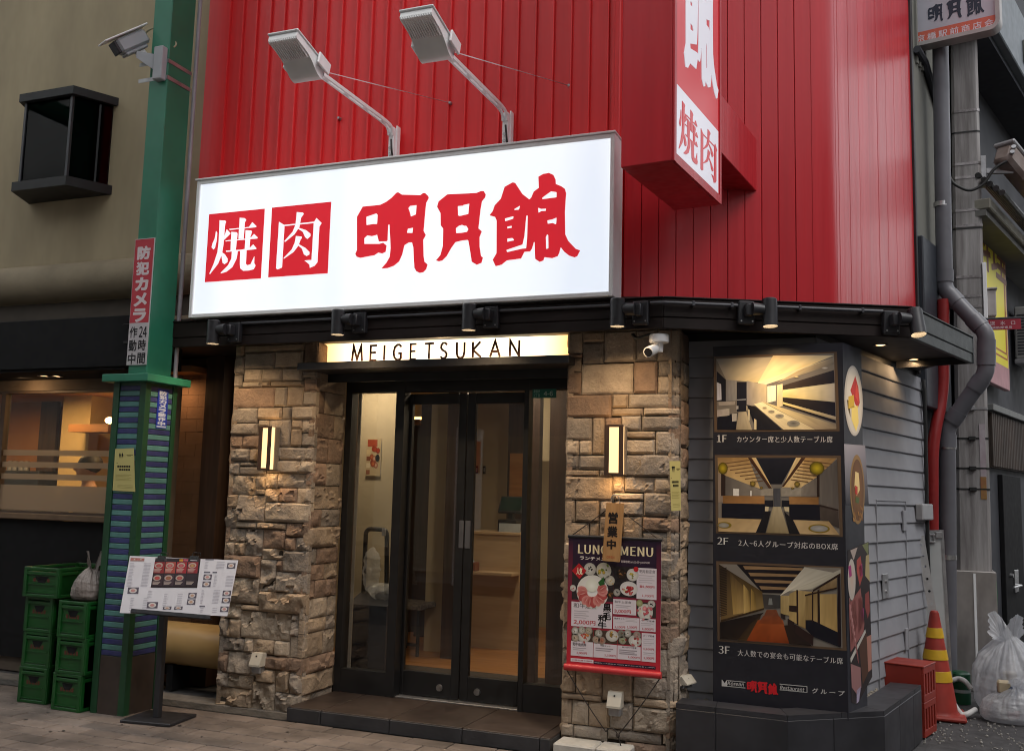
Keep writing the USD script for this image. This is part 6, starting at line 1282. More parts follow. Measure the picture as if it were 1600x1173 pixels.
# ------------------------------------------------------------------ security camera on the green pillar
sc2 = thing('pillar_camera', 'grey boxed security camera strapped to the green pillar high up', 'security camera')
YC2 = 5.55; FQ = F0(YC2); zq = Z(FQ, 160, 30, 9.775)
def q3(x, y, Y=YC2): 
    a = Z(F0(Y), 160, 30, 9.775)([(x, y)])[0]; return np.array((a[0], Y, a[1]))
ca, cb = q3(150, 430, 5.40), q3(660, 215, 5.62)
dirv = (ca - cb) / np.linalg.norm(ca - cb); up = np.array([0, 0, 1.]) - dirv * dirv[2]; up /= np.linalg.norm(up); sdv = np.cross(dirv, up); Lc2 = np.linalg.norm(ca - cb)
K = Fr((0, 0, 0), 0); K.o = cb; K.r = dirv; K.u = up; K.n = np.cross(dirv, up)
camgrey = P('camera_grey', (.38, .39, .42), .42, var=.06)
obj('housing', bx(K, .02, Lc2 - .03, -.075, .035, -.055, .055, .018), camgrey, sc2)
obj('sunshade', bx(K, -.02, Lc2 + .06, .045, .057, -.07, .07, .004), white_m, sc2)
obj('lower_cover', bx(K, .06, Lc2 - .05, -.10, -.076, -.045, .045, .008), camgrey, sc2)
obj('front_glass', bx(K, Lc2 - .029, Lc2 - .004, -.065, .028, -.048, .048, .004), P('front_glass_black', (.015, .015, .018), .2), sc2)
obj('tilt_joint', bx(K, Lc2 * .30, Lc2 * .52, -.14, -.101, -.03, .03, .006), alu_m, sc2)
pe0, pw0 = q3(560, 560, 5.52), q3(880, 700, 5.595)
T_ = np.array([0, 0, 1.])
def beam(a, b, h0, h1, w):
    return hull([p + T_ * s * h + np.array([0, t * w, 0]) for p, h in ((a, h0), (b, h1)) for s in (-.5, .5) for t in (-.5, .5)])
obj('bracket_arm', beam(pe0, pw0, .055, .135, .055), camgrey, sc2)
pw1 = q3(935, 700, 5.60)
obj('wall_box', wb(pw1[0] - .055, pw1[0] + .03, 5.545, 5.645, pw1[2] - .13, pw1[2] + .13, .006), camgrey, sc2)
for dz in (.055, -.075):
    zc_ = q3(1040, 675, sy0)[2] + dz - .045
    obj('strap', J(wb(sx0 - .10, sx1 + .003, sy0 - .003, sy0 - .0005, zc_, zc_ + .03), wb(sx1 + .0005, sx1 + .003, sy0 - .003, sy1, zc_, zc_ + .03)), zinc_m, sc2)
obj('cable', tube(bend([cb + up * -.0, cb + np.array([.05, .0, .03]), cb + np.array([.19, .02, .02]), cb + np.array([.28, .05, -.13]), pw1 + np.array([-.01, .0, .13])], .09, 8), .006, 8), P('cream_cable', (.40, .36, .24), .5), sc2, smooth=60)

# ------------------------------------------------------------------ menu stand
ms_ = thing('menu_stand', 'black metal floor stand holding a white laminated menu in front of the pillar', 'menu stand')
base = np.array([-4.76, 5.58])
obj('base_plate', bx(Fr((base[0], base[1], 0), 8), -.19, .19, .008, .028, -.165, .165, .004), charcoal_m, ms_)
YT = 5.52
zpt = F0(YT).at(272, 950)
obj('pole', wb(base[0] - .024, base[0] + .024, YT + .02, YT + .062, .028, zpt[1], .004), charcoal_m, ms_)
Ft = Fr((0, 0, 0), 0); 
e = [F0(YT - .02).at(*p) for p in ((203, 868), (372, 875), (355, 962), (187, 957))]
mu0, mu1 = (e[0][0] + e[3][0]) / 2, (e[1][0] + e[2][0]) / 2; mv0, mv1 = (e[2][1] + e[3][1]) / 2, (e[0][1] + e[1][1]) / 2
dY = .15
lean = np.array([0, dY, mv1 - mv0]); Hm = np.linalg.norm(lean)
Fm = Fr((mu0, YT - .19, mv0), 0).axes((1, 0, 0), lean)
Wm = mu1 - mu0
# reproject the width at the tilted plane
c = [Fm.at(*p) for p in ((203, 868), (372, 875), (355, 962), (187, 957))]
cm = np.array(c)
obj('sheet', ex(Fm, Polygon([c[3], c[2], c[1], c[0]]), -.002, 0), P('laminate', (.66, .64, .68), .3, var=.03), ms_)
v_lo = cm[[2, 3], 1].mean(); ua, ub = Fm.at(205, 956)[0], Fm.at(331, 959)[0]
obj('lip', J(bx(Fm, ua, ub, v_lo - .008, v_lo + .014, .003, .012, .002), bx(Fm, ua, ub, v_lo - .012, v_lo - .004, -.02, .012, .002)), charcoal_m, ms_)
obj('back_plate', bx(Fm, ua, ub, v_lo + .02, v_lo + .30, -.012, -.004, .002), charcoal_m, ms_)
k = Ink(Fm, .0008, .0004); zm = Z(Fm, 180, 860, 8.0)
def mpoly(pts, col, l=1): k.poly(zm(pts), col, l)
def mdish(x, y, a, b, c0, c1, l=3):
    (u, v), (u2, _), (_, v2) = zm([(x, y), (x + a, y), (x, y - b)]); k.disc(u, v, abs(u2 - u), abs(v2 - v), c0, c1, l)
mpoly([(505, 90), (1070, 98), (1025, 465), (445, 460)], '#2a2024')
cols4 = ['#8a2a2c', '#a84a40', '#9c2830', '#8c2a30', '#3c2a30', '#44343c', '#3c3038', '#342a30']
for r_ in range(2):
    for c_ in range(4):
        x = 495 + c_ * 140 - r_ * 20; y = 140 + r_ * 155
        mpoly([(x, y), (x + 128, y + 2), (x + 112, y + 142), (x - 16, y + 140)], cols4[r_ * 4 + c_], 2)
        if not (r_ == 1 and c_ == 3):
            mdish(x + 52, y + 45, 50, 36, '#c8a89c', '#a8988c', 3); mdish(x + 52, y + 48, 34, 22, ['#b85a58', '#d07a78', '#c8606a', '#b8a860', '#c8504c', '#8a7a4c', '#b86a60'][r_ * 4 + c_], '#a04a48', 4)
        for i in range(3): mpoly([(x - 4, y + 92 + i * 14), (x + 90 - i * 12, y + 93 + i * 14), (x + 90 - i * 12, y + 98 + i * 14), (x - 5, y + 97 + i * 14)], '#d8c4b8', 5)
mpoly([(505, 98), (650, 100), (648, 125), (500, 122)], '#4a3c40', 3); mpoly([(805, 110), (850, 105), (850, 135), (805, 132)], '#c8902c', 3); mpoly([(855, 105), (915, 107), (912, 132), (850, 130)], '#b05060', 3); mpoly([(945, 112), (1030, 114), (1026, 128), (940, 126)], '#c8bcc0', 3)
mpoly([(195, 85), (370, 95), (362, 132), (188, 130)], '#a88078'); 
for i in range(6): mdish(215 + i * 27, 108, 13, 14, ['#c8686a', '#d8c8b8', '#b04a50'][i % 3], '#a07068', 2)
for (x, y) in ((225, 498), (465, 680), (650, 716), (790, 716), (965, 560), (950, 640), (1155, 330), (1142, 418), (1450, 188), (1395, 532), (1385, 620), (1365, 730)):
    big = x < 500
    w = 68 if big else (52 if x < 1400 or y > 300 else 52); hgt = 40 if big else 34
    if y > 710 and x < 1000: hgt = 20
    mpoly([(x - w + 6, y - hgt), (x + w + 6, y - hgt), (x + w - 4, y + hgt), (x - w - 4, y + hgt)], '#5c5460'); mdish(x, y, w * .72, hgt * .78, '#e0d8d0', '#c8c0bc', 2); mdish(x, y, w * .42, hgt * .45, ['#c8868a', '#c8a488', '#b89a70'][int(x) % 3], '#b89088', 3)
rgm = np.random.default_rng(3)
def lines(x0, x1, y0, y1, n, colr='#a8a4b0', xr=None):
    for i in range(n):
        y = y0 + (y1 - y0) * i / max(1, n - 1); sk = (y - 90) * -.165
        mpoly([(x0 + sk, y), (x0 + sk + (x1 - x0) * rgm.uniform(.5, 1), y + 1), (x0 + sk + (x1 - x0) * .5, y + 6), (x0 + sk, y + 5)], colr)
        if xr: mpoly([(xr[0] + sk, y + 2), (xr[1] + sk, y + 3), (xr[1] + sk, y + 8), (xr[0] + sk, y + 7)], colr)
lines(200, 290, 155, 440, 17, xr=(375, 460)); lines(280, 340, 590, 740, 8, xr=(440, 500)); lines(480, 560, 500, 580, 5); lines(690, 760, 540, 700, 8, xr=(860, 920)); lines(1135, 1195, 140, 215, 5, xr=(1280, 1380)); lines(1280, 1330, 310, 440, 8, xr=(1430, 1520)); lines(1150, 1200, 490, 650, 10, xr=(1300, 1380)); lines(1170, 1220, 715, 760, 3, xr=(1320, 1380))
for (x0, x1, y) in ((1130, 1235, 110), (1112, 1190, 270), (1220, 1275, 272), (1055, 1125, 695)): mpoly([(x0, y - 10), (x1, y - 9), (x1 - 3, y + 8), (x0 - 3, y + 7)], '#6a6670')
k.build('print', inkgloss_m, ms_)
for xx in (585, 990):
    (u, v), = zm([(xx, 80)]); obj('clip', J(bx(Fm, u - .035, u + .035, v - .02, v + .008, -.006, .005, .002), tube([Fm.p(u - .02, v + .008, 0), Fm.p(u - .015, v + .03, .004), Fm.p(u + .045, v + .03, .004), Fm.p(u + .045, v + .01, 0)], .003, 6)), black_m, ms_)

# ------------------------------------------------------------------ green crates and the bag on top
cg = P('crate_green', (.005, .060, .010), .38, var=.15, vs=6, bump=.05, bs=40)
red_txt = P('crate_print', (.16, .03, .02), .6)
def crate(w, d, h):
    t = .012; ms = []
    V = []
    for (x0, x1, y0, y1) in ((0, w, 0, t), (0, w, d - t, d), (0, t, t, d - t), (w - t, w, t, d - t)): V.append(wb(x0 + .006, x1 - .006, y0 + .006, y1 - .006 if y1 > y0 + .02 else y1, .006, h - .03))
    V.append(wb(.01, w - .01, .01, d - .01, .006, .02))
    ribs = []
    for zz, hh in ((.0, .022), (h - .055, .024), (h - .022, .022)): ribs += [wb(0, w, -.004, .010, zz, zz + hh, .003), wb(0, w, d - .010, d + .004, zz, zz + hh, .003), wb(-.004, .010, 0, d, zz, zz + hh, .003), wb(w - .010, w + .004, 0, d, zz, zz + hh, .003)]
    for x in (.0, w - .03): ribs += [wb(x, x + .03, -.006, .008, .0, h, .003), wb(x, x + .03, d - .008, d + .006, 0, h, .003)]
    for y in (.0, d - .03): ribs += [wb(-.006, .008, y, y + .03, 0, h, .003), wb(w - .008, w + .006, y, y + .03, 0, h, .003)]
    ribs += [wb(.035, w - .035, -.001, .008, h * .42, h * .42 + .008), wb(.02, w - .02, -.003, .008, .03, .036)]
    return V, ribs
def make_crate(w, d, h, lab):
    c = thing('plastic_crate', lab, 'crate', None)
    V, ribs = crate(w, d, h)
    obj('shell', J(*V), cg, c); obj('rib_frame', J(*ribs), cg, c)
    F = F0(.0055)
    obj('hand_hole', ex(F, Polygon([(w * .30, h - .065), (w * .70, h - .065), (w * .60, h - .11), (w * .40, h - .11)]), .0, .0012), nblack, c)
    k = Ink(F, .001)
    for i in range(5): k.rect(w * (.26 + .1 * i), h * .52, w * (.33 + .1 * i), h * .63, '#5c2a22')
    k.build('faded_print', ink_m, c); return c
CW, CD, CH = .262, .40, .252
def cpos(px, py, yf): 
    return F0(yf).at(px, py)[0]
c1 = make_crate(CW, CD, CH, 'bottom green crate of the taller left-hand stack')
xl, xr_ = F0(5.56).at(27, 1093)[0], F0(5.50).at(82, 1100)[0]
M1 = [(xl, 5.56, .008, 1.5), (xl + .006, 5.565, .008 + CH, .5), (xl + .004, 5.56, .008 + 2 * CH, 1.0)]
c1.GetAttribute('xformOp:translate') if False else None
UsdGeom.Xformable(c1).AddTransformOp().Set(Gf.Matrix4d(Gf.Rotation(Gf.Vec3d(0, 0, 1), 1.5), Gf.Vec3d(*M1[0][:3])))
def dupc(loc, rot, lab):
    x = UsdGeom.Xform.Define(stage, path_for('plastic_crate', None)); p = x.GetPrim()
    p.GetReferences().AddInternalReference(crate_class); p.SetInstanceable(True)
    x.AddTransformOp(opSuffix='place').Set(Gf.Matrix4d(Gf.Rotation(Gf.Vec3d(0, 0, 1), rot), Gf.Vec3d(*map(float, loc))))
    return meta(p, lab, 'crate')
# class prim with the crate's parts, shared by the copies
crate_class = Sdf.Path('/World/_class_plastic_crate')
stage.CreateClassPrim(crate_class)
Sdf.CopySpec(stage.GetRootLayer(), c1.GetPath(), stage.GetRootLayer(), crate_class)
cp = stage.GetPrimAtPath(crate_class); cp.SetSpecifier(Sdf.SpecifierClass); cp.SetCustomData({}); UsdGeom.Xformable(cp).ClearXformOpOrder(); cp.RemoveProperty('xformOp:transform')
dupc(M1[1][:3], .5, 'second green crate from the ground in the taller left-hand stack')
dupc(M1[2][:3], 1.0, 'third green crate from the ground in the left-hand stack, under the big top crate')
for i, lab in enumerate(('bottom green crate of the lower right-hand stack beside the green pillar', 'middle green crate of the lower right-hand stack beside the green pillar', 'top green crate of the right-hand stack, under the grey bag')):
    dupc((xr_ + .010 * (i % 2) + .004 * i, 5.49 - .004 * i, .008 + CH * i), (-1.0, .5, -.6)[i], lab)
big = make_crate(.33, .52, .215, 'biggest green crate, on top of the taller left-hand stack')
UsdGeom.Xformable(big).AddTransformOp().Set(Gf.Matrix4d(Gf.Rotation(Gf.Vec3d(0, 0, 1), 1.0), Gf.Vec3d(xl - .0, 5.53, .008 + 3 * CH)))
bgm = P('grey_bag', (.20, .17, .155), .5, var=.2, vs=9, bump=.2, bs=30)
gb = thing('plastic_bag', 'grey knotted plastic bag lying on the right-hand stack of green crates', 'bag')
bag_at = (xr_ + .145, 5.62, .008 + 3 * CH)

# ------------------------------------------------------------------ right side: pipes, pole, signs
def pt(px, py, Y): a = F0(Y).at(px, py); return (a[0], Y, a[1])
pvc = P('pvc_grey', (.115, .115, .13), .38, var=.12, vs=4)
dpv = thing('drain_pipe', 'thick grey downpipe with double bends stepping round the awning end', 'pipe')
pth = [pt(1467, -60, 9.15), pt(1476, 452, 9.15), pt(1541, 520, 9.05), pt(1541, 582, 9.05), pt(1480, 668, 9.15), pt(1482, 1060, 9.15)]
r_ = .068
obj('pipe', tube(bend(pth, .06, 4), r_, 20), pvc, dpv, smooth=40)
P_ = [np.array(p) for p in pth]
for i in (1, 2, 3, 4):
    for nb_, s_ in ((P_[i - 1], 1), (P_[i + 1], 1)):
        d = (nb_ - P_[i]) / np.linalg.norm(nb_ - P_[i]); obj('coupling', cyl(P_[i] + d * .06, P_[i] + d * .17, r_ + .006, r_ + .006, 20), pvc, dpv, smooth=40)
for yy, X in ((320, 1472), (698, 1480), (870, 1481)):
    p = np.array(pt(X, yy, 9.15)); obj('pipe_band', cyl(p - [0, 0, .02], p + [0, 0, .02], r_ + .003, r_ + .003, 20), steel_m, dpv, smooth=40)
rp_ = thing('red_pipe', 'red riser pipe beside the grey downpipe at the end of the siding', 'pipe')
obj('pipe', tube(bend([pt(1458, 1080, 9.0), pt(1457, 690, 9.0), pt(1474, 615, 9.1), pt(1474, 468, 9.1)], .25, 8), .048, 18), P('pipe_red', (.24, .016, .016), .35, var=.1), rp_, smooth=50)
ge = thing('elbow_pipe', 'small grey galvanised elbow pipe behind the awning end', 'pipe')
obj('pipe', tube(bend([pt(1447, 520, 9.0), pt(1447, 470, 9.0), pt(1466, 478, 9.2)], .05), .028, 12), grey_m, ge, smooth=50)
# concrete pole
po_ = thing('utility_pole', 'weathered square concrete utility pole with steel bands beside the drain pipe', 'pole')
conc = P('pole_concrete', (.37, .355, .35), .85, col2=(.16, .145, .142), vs=3.2, stretch=(5, 5, .35), bump=.3, bs=60)
YPl = 9.9
cb_, ct_ = np.array(pt(1524, 1045, YPl)), np.array(pt(1503, -40, YPl)); wB, wT = .148, .110
def ring(c, w): return [(c[0] + a * w, c[1] + b * w, c[2]) for a, b in ((-1, -.8), (-.8, -1), (.8, -1), (1, -.8), (1, .8), (.8, 1), (-.8, 1), (-1, .8))]
base_c = ct_ + (cb_ - ct_) * 1.0; base_c[2] = 0
obj('shaft', hull(ring(base_c, wB) + ring(ct_, wT)), conc, po_)
bandm = P('pole_band', (.30, .28, .28), .35, metal=.9, var=.3, vs=20)
def pole_c(py):
    t = 0; 
    for _ in range(30):
        c = ct_ + (base_c - ct_) * t; e = pt(1510, py, c[1])[2] - c[2]; t -= e / (ct_[2] - base_c[2])
    return ct_ + (base_c - ct_) * t, wT + (wB - wT) * t
for py, m in ((180, bandm), (213, cable_m), (262, bandm), (283, bandm), (334, bandm), (358, bandm), (362, cable_m), (437, bandm), (467, bandm), (483, bandm), (640, zinc_m), (686, cable_m), (732, cable_m), (764, cable_m)):
    c, w = pole_c(py); w += .004; h_ = .012 if m is not cable_m else .007
    obj('band', hull(ring(c - [0, 0, h_], w) + ring(c + [0, 0, h_], w)), m, po_)
    if py > 600: obj('band_bolt', wb(c[0] - .03, c[0] + .03, c[1] - w - .02, c[1] - w + .002, c[2] - .018, c[2] + .018, .004), zinc_m if py < 650 else cable_m, po_)
for py, hh, X in ((705, .48, 1537), (762, .20, 1539)):
    c, w = pole_c(py)
    t = obj('sticker', wb(c[0] + w * .45, c[0] + w * .80, c[1] - w - .004, c[1] - w - .001, c[2] - hh / 2, c[2] + hh / 2), P('pole_sticker' if hh > .3 else 'pole_sticker_b', (.42, .38, .40) if hh > .3 else (.30, .20, .05), .6, col2=(.34, .27, .30) if hh > .3 else (.25, .06, .04), vs=9), po_)
ck = thing('pole_base_cover', 'tall dull sheet metal cover wrapped round the foot of the utility pole', 'cover')
z0c = pole_c(889)[0][2]; c, w = pole_c(960)
obj('sheet', wb(c[0] - .205, c[0] + .17, c[1] - .24, c[1] + .22, .0, z0c, .006), P('sheet_metal', (.40, .37, .35), .40, metal=.7, var=.3, vs=3, stretch=(1, 1, .5)), ck)
obj('seam', wb(c[0] - .015, c[0] + .005, c[1] - .246, c[1] - .239, .05, z0c - .02), alu_m, ck)
obj('green_label', wb(c[0] + .1695, c[0] + .1725, c[1] - .22, c[1] - .10, z0c - .28, z0c - .08), P('label_green', (.04, .40, .10), .5), ck)
# street association sign
ss = thing('street_sign', 'rounded white and orange shopping street sign hanging high on the pole', 'sign')
so = pt(1422, 51, 9.0)
FSs = Fr(so, -13)
c0, c1, c2, c3 = [FSs.at(*p) for p in ((1417, 0), (1563, 0), (1566, 40), (1425, 75))]
su0, su1 = -.03, FSs.at(1562, 20)[0]; sv0 = FSs.at(1425, 74)[1]
fr_ = sbox(su0, sv0, su1, sv0 + .95).buffer(-.09).buffer(.09)
obj('frame', ex(FSs, fr_.difference(fr_.buffer(-.035)), -.14, .0), P('sign_frame_grey', (.34, .32, .31), .5), ss)
obj('back', ex(FSs, fr_.buffer(-.034), -.135, -.02), P('street_sign_white', (.42, .41, .46), .45, var=.04), ss)
k = Ink(FSs, -.019, .0006); zsg = Z(FSs, 1400, 0, 8.0)
v_or = (zsg([(300, 388)])[0][1] + zsg([(1200, 186)])[0][1]) / 2
inn_ = fr_.buffer(-.036)
k.poly(inn_.intersection(sbox(su0, sv0, su1, v_or)), '#c2604c', 1)
uA, uB = zsg([(250, 470)])[0][0], zsg([(1215, 290)])[0][0]
k.poly(fit(text('京橋駅前商店会', 1, 1, 0, .22), uA, sv0 + .038, uB, v_or - .028), '#d0c6cc', 2)
uC, uD = zsg([(370, 200)])[0][0], zsg([(1090, 80)])[0][0]; w3 = (uD - uC) / 3; vC = v_or + .055
for i, gl in enumerate((g_mei, g_getsu, g_kan)): k.poly(fit(gl, uC + i * w3 + .015, vC - .01 * i, uC + (i + 1) * w3 - .015 + (.02 if i == 2 else 0), vC + .17 + .05 * (i == 2)), '#1e2838', 2)
k.build('print', ink_m, ss)
obj('hanger', J(tube([FSs.p(su1 * .62, sv0 + .25, -.14), FSs.p(su1 * .62, sv0 + .25, -.60)], .022), tube([FSs.p(su1 * .62, sv0 + .75, -.14), FSs.p(su1 * .62, sv0 + .75, -.60)], .022)), zinc_m, ss)

# building further along the side street
FX = Fr(FS.p(2.3, 0, -.05), ANG_S); nxb = thing('side_street_building', 'grey building further down the side street behind the pole with dark door', 'building')
gwall = P('grey_wall', (.17, .17, .15), .85, var=.2, vs=2, stretch=(1, 1, .4), bump=.2, bs=40)
dkwall = P('dark_wall', (.035, .037, .045), .7, var=.25, vs=3)
def fx(px, py, n=0): return FX.at(px, py, n)
obj('wall', bx(FX, 0, 12, 0, 9.5, -.3, 0), dkwall, nxb)
zg0 = fx(1445, 385)[1]
obj('grey_panel', bx(FX, -.2, 1.15, zg0, 9.0, -.25, .02), gwall, nxb)
uG = fx(1600, 400)[0]
for i in range(4): obj('corrugated_rib', bx(FX, -.05 + i * .09, -.01 + i * .09, zg0 + 1.6, 9.0, .02, .04), gwall, nxb)
zz0 = zg0 + .95
obj('slanted_trim', tube([FX.p(-.1, zz0 + .75, .05), FX.p(.15, zz0 + .72, .05), FX.p(.9, zz0 + .25, .05)], .035, 8), dkwall, nxb)
obj('dark_cabinet', bx(FX, -.25, .55, 2.4, zg0 - .01, -.2, .10, .01), P('navy_metal', (.022, .026, .034), .45), nxb)
# eaves: pale edge, cables, soffit
e0, e1 = fx(1530, 260, .55), fx(1598, 338, .55); zev = (e0[1] + e1[1]) / 2
obj('eave', bx(FX, .9, 12, zev - .05, zev + .05, 0, .40, .01), P('eave_pale', (.20, .19, .155), .7, var=.2), nxb)
obj('eave_soffit', bx(FX, .9, 12, zev - .11, zev - .053, .0, .36), P('eave_grey', (.13, .13, .12), .8), nxb)
for i in range(5): obj('eave_cable', tube([FX.p(.9, zev + .08 + .05 * i, .50 - .05 * i), FX.p(4, zev + .06 + .05 * i, .52 - .05 * i), FX.p(9, zev + .08 + .05 * i, .5 - .05 * i)], .028, 8), cable_m, nxb)
obj('upper_wall', bx(FX, .9, 12, zev + .2, 9.2, -.2, .06), P('upper_grey', (.028, .030, .036), .8, var=.2, vs=1.5), nxb)
zsf = fx(1562, 190, .06)[1]
obj('upper_soffit', bx(FX, .75, 12, zsf, zsf + .06, .061, .42), P('soffit_navy', (.016, .019, .027), .8), nxb)
zbm = fx(1575, 112, .42)[1]
obj('upper_beam', bx(FX, .75, 12, zsf + .061, zsf + .75, .25, .50, .01), P('upper_beam_blue', (.10, .12, .135), .5, var=.15), nxb)
for k_ in range(4): obj('beam_rivet_plate', bx(FX, 2.2 + k_ * 1.4, 2.45 + k_ * 1.4, zsf + .2, zsf + .45, .501, .53, .01), gwall, nxb)
# door and slatted screen
ds0, ds1 = fx(1548, 800)[0], fx(1640, 800)[0]
zs1, zs0 = fx(1575, 655)[1], fx(1575, 735)[1]
n_ = 0
scr = obj('slat_screen', bx(FX, ds0 - .1, ds1 + .5, zs0, zs1, .0, .04), P('screen_brown', (.045, .030, .022), .7, var=.3, vs=3), nxb)
uu = ds0 - .1
while uu < ds1 + .4: obj('slat', bx(FX, uu, uu + .06, zs0 + .01, zs1 - .01, .04, .065, .004), '/World/Looks/screen_brown', scr); uu += .085
obj('screen_rail', bx(FX, ds0 - .2, ds1 + .6, zs1 + .002, zs1 + .07, .0, .10, .005), P('rail_grey', (.16, .165, .16), .6), nxb)
du0, du1 = fx(1562, 850)[0], fx(1592, 850)[0]
dor = obj('black_door', bx(FX, du0, du0 + .95, .05, zs0 - .06, .0, .05, .006), nblack, nxb)
hz_ = fx(1572, 912)
obj('handle', J(bx(FX, fx(1576, 900)[0], fx(1582, 900)[0], fx(1576, 925)[1], fx(1576, 890)[1], .05, .062, .003), tube(bend([FX.p(fx(1579, 912)[0], fx(1579, 913)[1], .06), FX.p(fx(1579, 912)[0], fx(1579, 913)[1], .11), FX.p(fx(1566, 912)[0], fx(1579, 913)[1], .11)], .02), .012, 8)), steel_m, dor)
obj('door_knob', cyl(FX.p(fx(1570, 898)[0], fx(1570, 898)[1], .05), FX.p(fx(1570, 898)[0], fx(1570, 898)[1], .085), .022), steel_m, dor)
# yellow banner sign on that wall
yb = thing('yellow_banner_sign', 'tall yellow sign with pink border on the wall behind the pole', 'sign')
b0, b1, b2, b3 = fx(1524, 306, .12), fx(1569, 348, .12), fx(1578, 611, .12), fx(1530, 592, .12)
vu0, vu1 = b0[0] - .5, (b1[0] + b2[0]) / 2; vv1, vv0 = b1[1], b2[1]
obj('panel', bx(FX, vu0, vu1, vv0, vv1, .06, .12, .006), P('banner_pink', (.45, .24, .26), .6), yb)
k = Ink(FX, .121, .001)
mgn = .14
k.rect(vu0 + mgn, vv0 + mgn + .1, vu1 - .05, vv1 - mgn - .05, '#e8da2c'); 
for d in (.18, .24):
    for (a_, b_, c_, e_) in ((vu0 + mgn, vv1 - mgn - d, vu1 - d * .6, vv1 - mgn - d + .02), (vu0 + mgn, vv0 + mgn + d, vu1 - d * .6, vv0 + mgn + d + .02), (vu1 - d * .6, vv0 + mgn + d, vu1 - d * .6 + .03, vv1 - mgn - d + .02)): k.rect(a_, b_, c_, e_, '#a8582c', 1)
um_ = fx(1548, 412, .12)
k.poly(fit(text('料理', 1, 2), um_[0] - .75, um_[1] - .12, um_[0] + .75, um_[1] + .42), '#7c4420', 2)
k.poly(fit(text('の', 1, 4), um_[0] - .8, um_[1] - 1.0, um_[0] - .1, um_[1] - .5), '#a8482c', 2)
k.build('print', ink_m, yb)
# bits on the pole
cl_ = thing('pole_floodlight', 'weathered tube-shaped light housing on an arm from the utility pole', 'light')
ha, hb_ = np.array(pt(1566, 238, 9.75)), np.array(pt(1618, 300, 10.2))
d = (hb_ - ha) / np.linalg.norm(hb_ - ha); K2 = Fr((0, 0, 0), 0); K2.o = ha; K2.r = d; s2 = np.cross([0, 0, 1], d); s2 /= np.linalg.norm(s2); K2.n = -s2; K2.u = np.cross(K2.n, K2.r)
Lh = np.linalg.norm(hb_ - ha)
obj('housing', bx(K2, 0, Lh, -.10, .10, -.09, .09, .035), P('housing_rust', (.26, .22, .20), .6, col2=(.17, .12, .10), vs=6), cl_, smooth=40)
obj('cover', bx(K2, -.02, Lh, .085, .125, -.10, .10, .01), grey_m, cl_)
c, w = pole_c(272)
obj('arm', J(beam(np.array((c[0] + w, c[1] - .05, c[2])), np.array(pt(1583, 268, 9.85)), .05, .04, .04), wb(c[0] + w, c[0] + w + .05, c[1] - .08, c[1] + .04, c[2] - .14, c[2] + .14, .005)), zinc_m, cl_)
for dx_ in (.06, .16): obj('nut', cyl(K2.p(.02, -.06 + dx_ * .6, .09 - .0), K2.p(.0, -.06 + dx_ * .6, .10), .02), zinc_m, cl_)
obj('cable', tube(bend([K2.p(.06, -.05, .08), np.array(pt(1553, 262, 9.7)), np.array(pt(1538, 288, 9.7)), np.array(pt(1515, 300, 9.68)), np.array(pt(1490, 288, 9.68)), np.array(pt(1484, 276, 9.72))], .12, 6), .014, 8), cable_m, cl_, smooth=60)
jb = thing('junction_box', 'beige electrical box fixed to the right side of the utility pole', 'box')
c, w = pole_c(470)
j0, j1 = np.array(pt(1534, 494, 9.80)), np.array(pt(1556, 452, 9.80))
obj('case', wb(j0[0], j1[0], 9.80, 9.98, j0[2], j1[2], .008), P('box_beige', (.36, .33, .32), .5), jb)
obj('lid', wb(j0[0] - .006, j1[0] + .012, 9.785, 9.99, j1[2] + .001, j1[2] + .018, .004), '/World/Looks/box_beige', jb)
obj('mount_rail', wb(c[0] + w - .012, c[0] + w + .022, 9.76, 9.80, j0[2] - .05, j1[2] + .25, .003), white_m, jb)
rs_ = thing('red_water_sign', 'small red sign with white lettering on a bar behind the drain pipe', 'sign')
FRs = F0(9.6); r0, r1 = FRs.at(1545, 516), FRs.at(1595, 498)
obj('plate', bx(FRs, r0[0], r1[0], r0[1], r1[1], -.004, .004, .001), P('plate_red', (.30, .018, .035), .45), rs_)
k = Ink(FRs, .005); w_ = r1[0] - r0[0]; h_ = r1[1] - r0[1]
k.poly(fit(text('送水口', 1, 1, 0, .9), r0[0] + .04 * w_, r0[1] + .46 * h_, r0[0] + .82 * w_, r1[1] - .16 * h_), '#c8b0b4', 1)
k.poly(fit(text('消防隊専用', 1, 2, 0, .1), r0[0] + .10 * w_, r0[1] + .10 * h_, r0[0] + .72 * w_, r0[1] + .34 * h_), '#c8b0b4', 1)
k.build('print', ink_m, rs_)
obj('bar', tube([(FRs.at(1530, 497)[0], 9.62, r1[1] + .012), (FRs.at(1600, 495)[0], 9.62, r1[1] + .012)], .012, 8), dkwall, rs_)
ac = thing('air_conditioner', 'grey outdoor air conditioner unit on the wall at the right edge', 'air conditioner')
a0 = fx(1588, 560, .06); a1 = fx(1588, 482, .06)
obj('case', bx(FX, a0[0] + .0, a0[0] + .85, a0[1], a1[1], .05, .38, .015), P('ac_case', (.36, .36, .34), .5), ac)
obj('grille', J(*[bx(FX, a0[0] + .04, a0[0] + .5, a0[1] + .04 + i * .035, a0[1] + .055 + i * .035, .381, .39) for i in range(int((a1[1] - a0[1] - .08) / .035))]), dkwall, ac)
obj('side_grille', J(*[bx(FX, a0[0] - .008, a0[0] - .001, a0[1] + .04 + i * .035, a0[1] + .055 + i * .035, .08, .35) for i in range(int((a1[1] - a0[1] - .08) / .035))]), dkwall, ac)
obj('bracket', bx(FX, a0[0] - .05, a0[0] + .85, a0[1] - .07, a0[1] - .012, .05, .42, .01), zinc_m, ac)

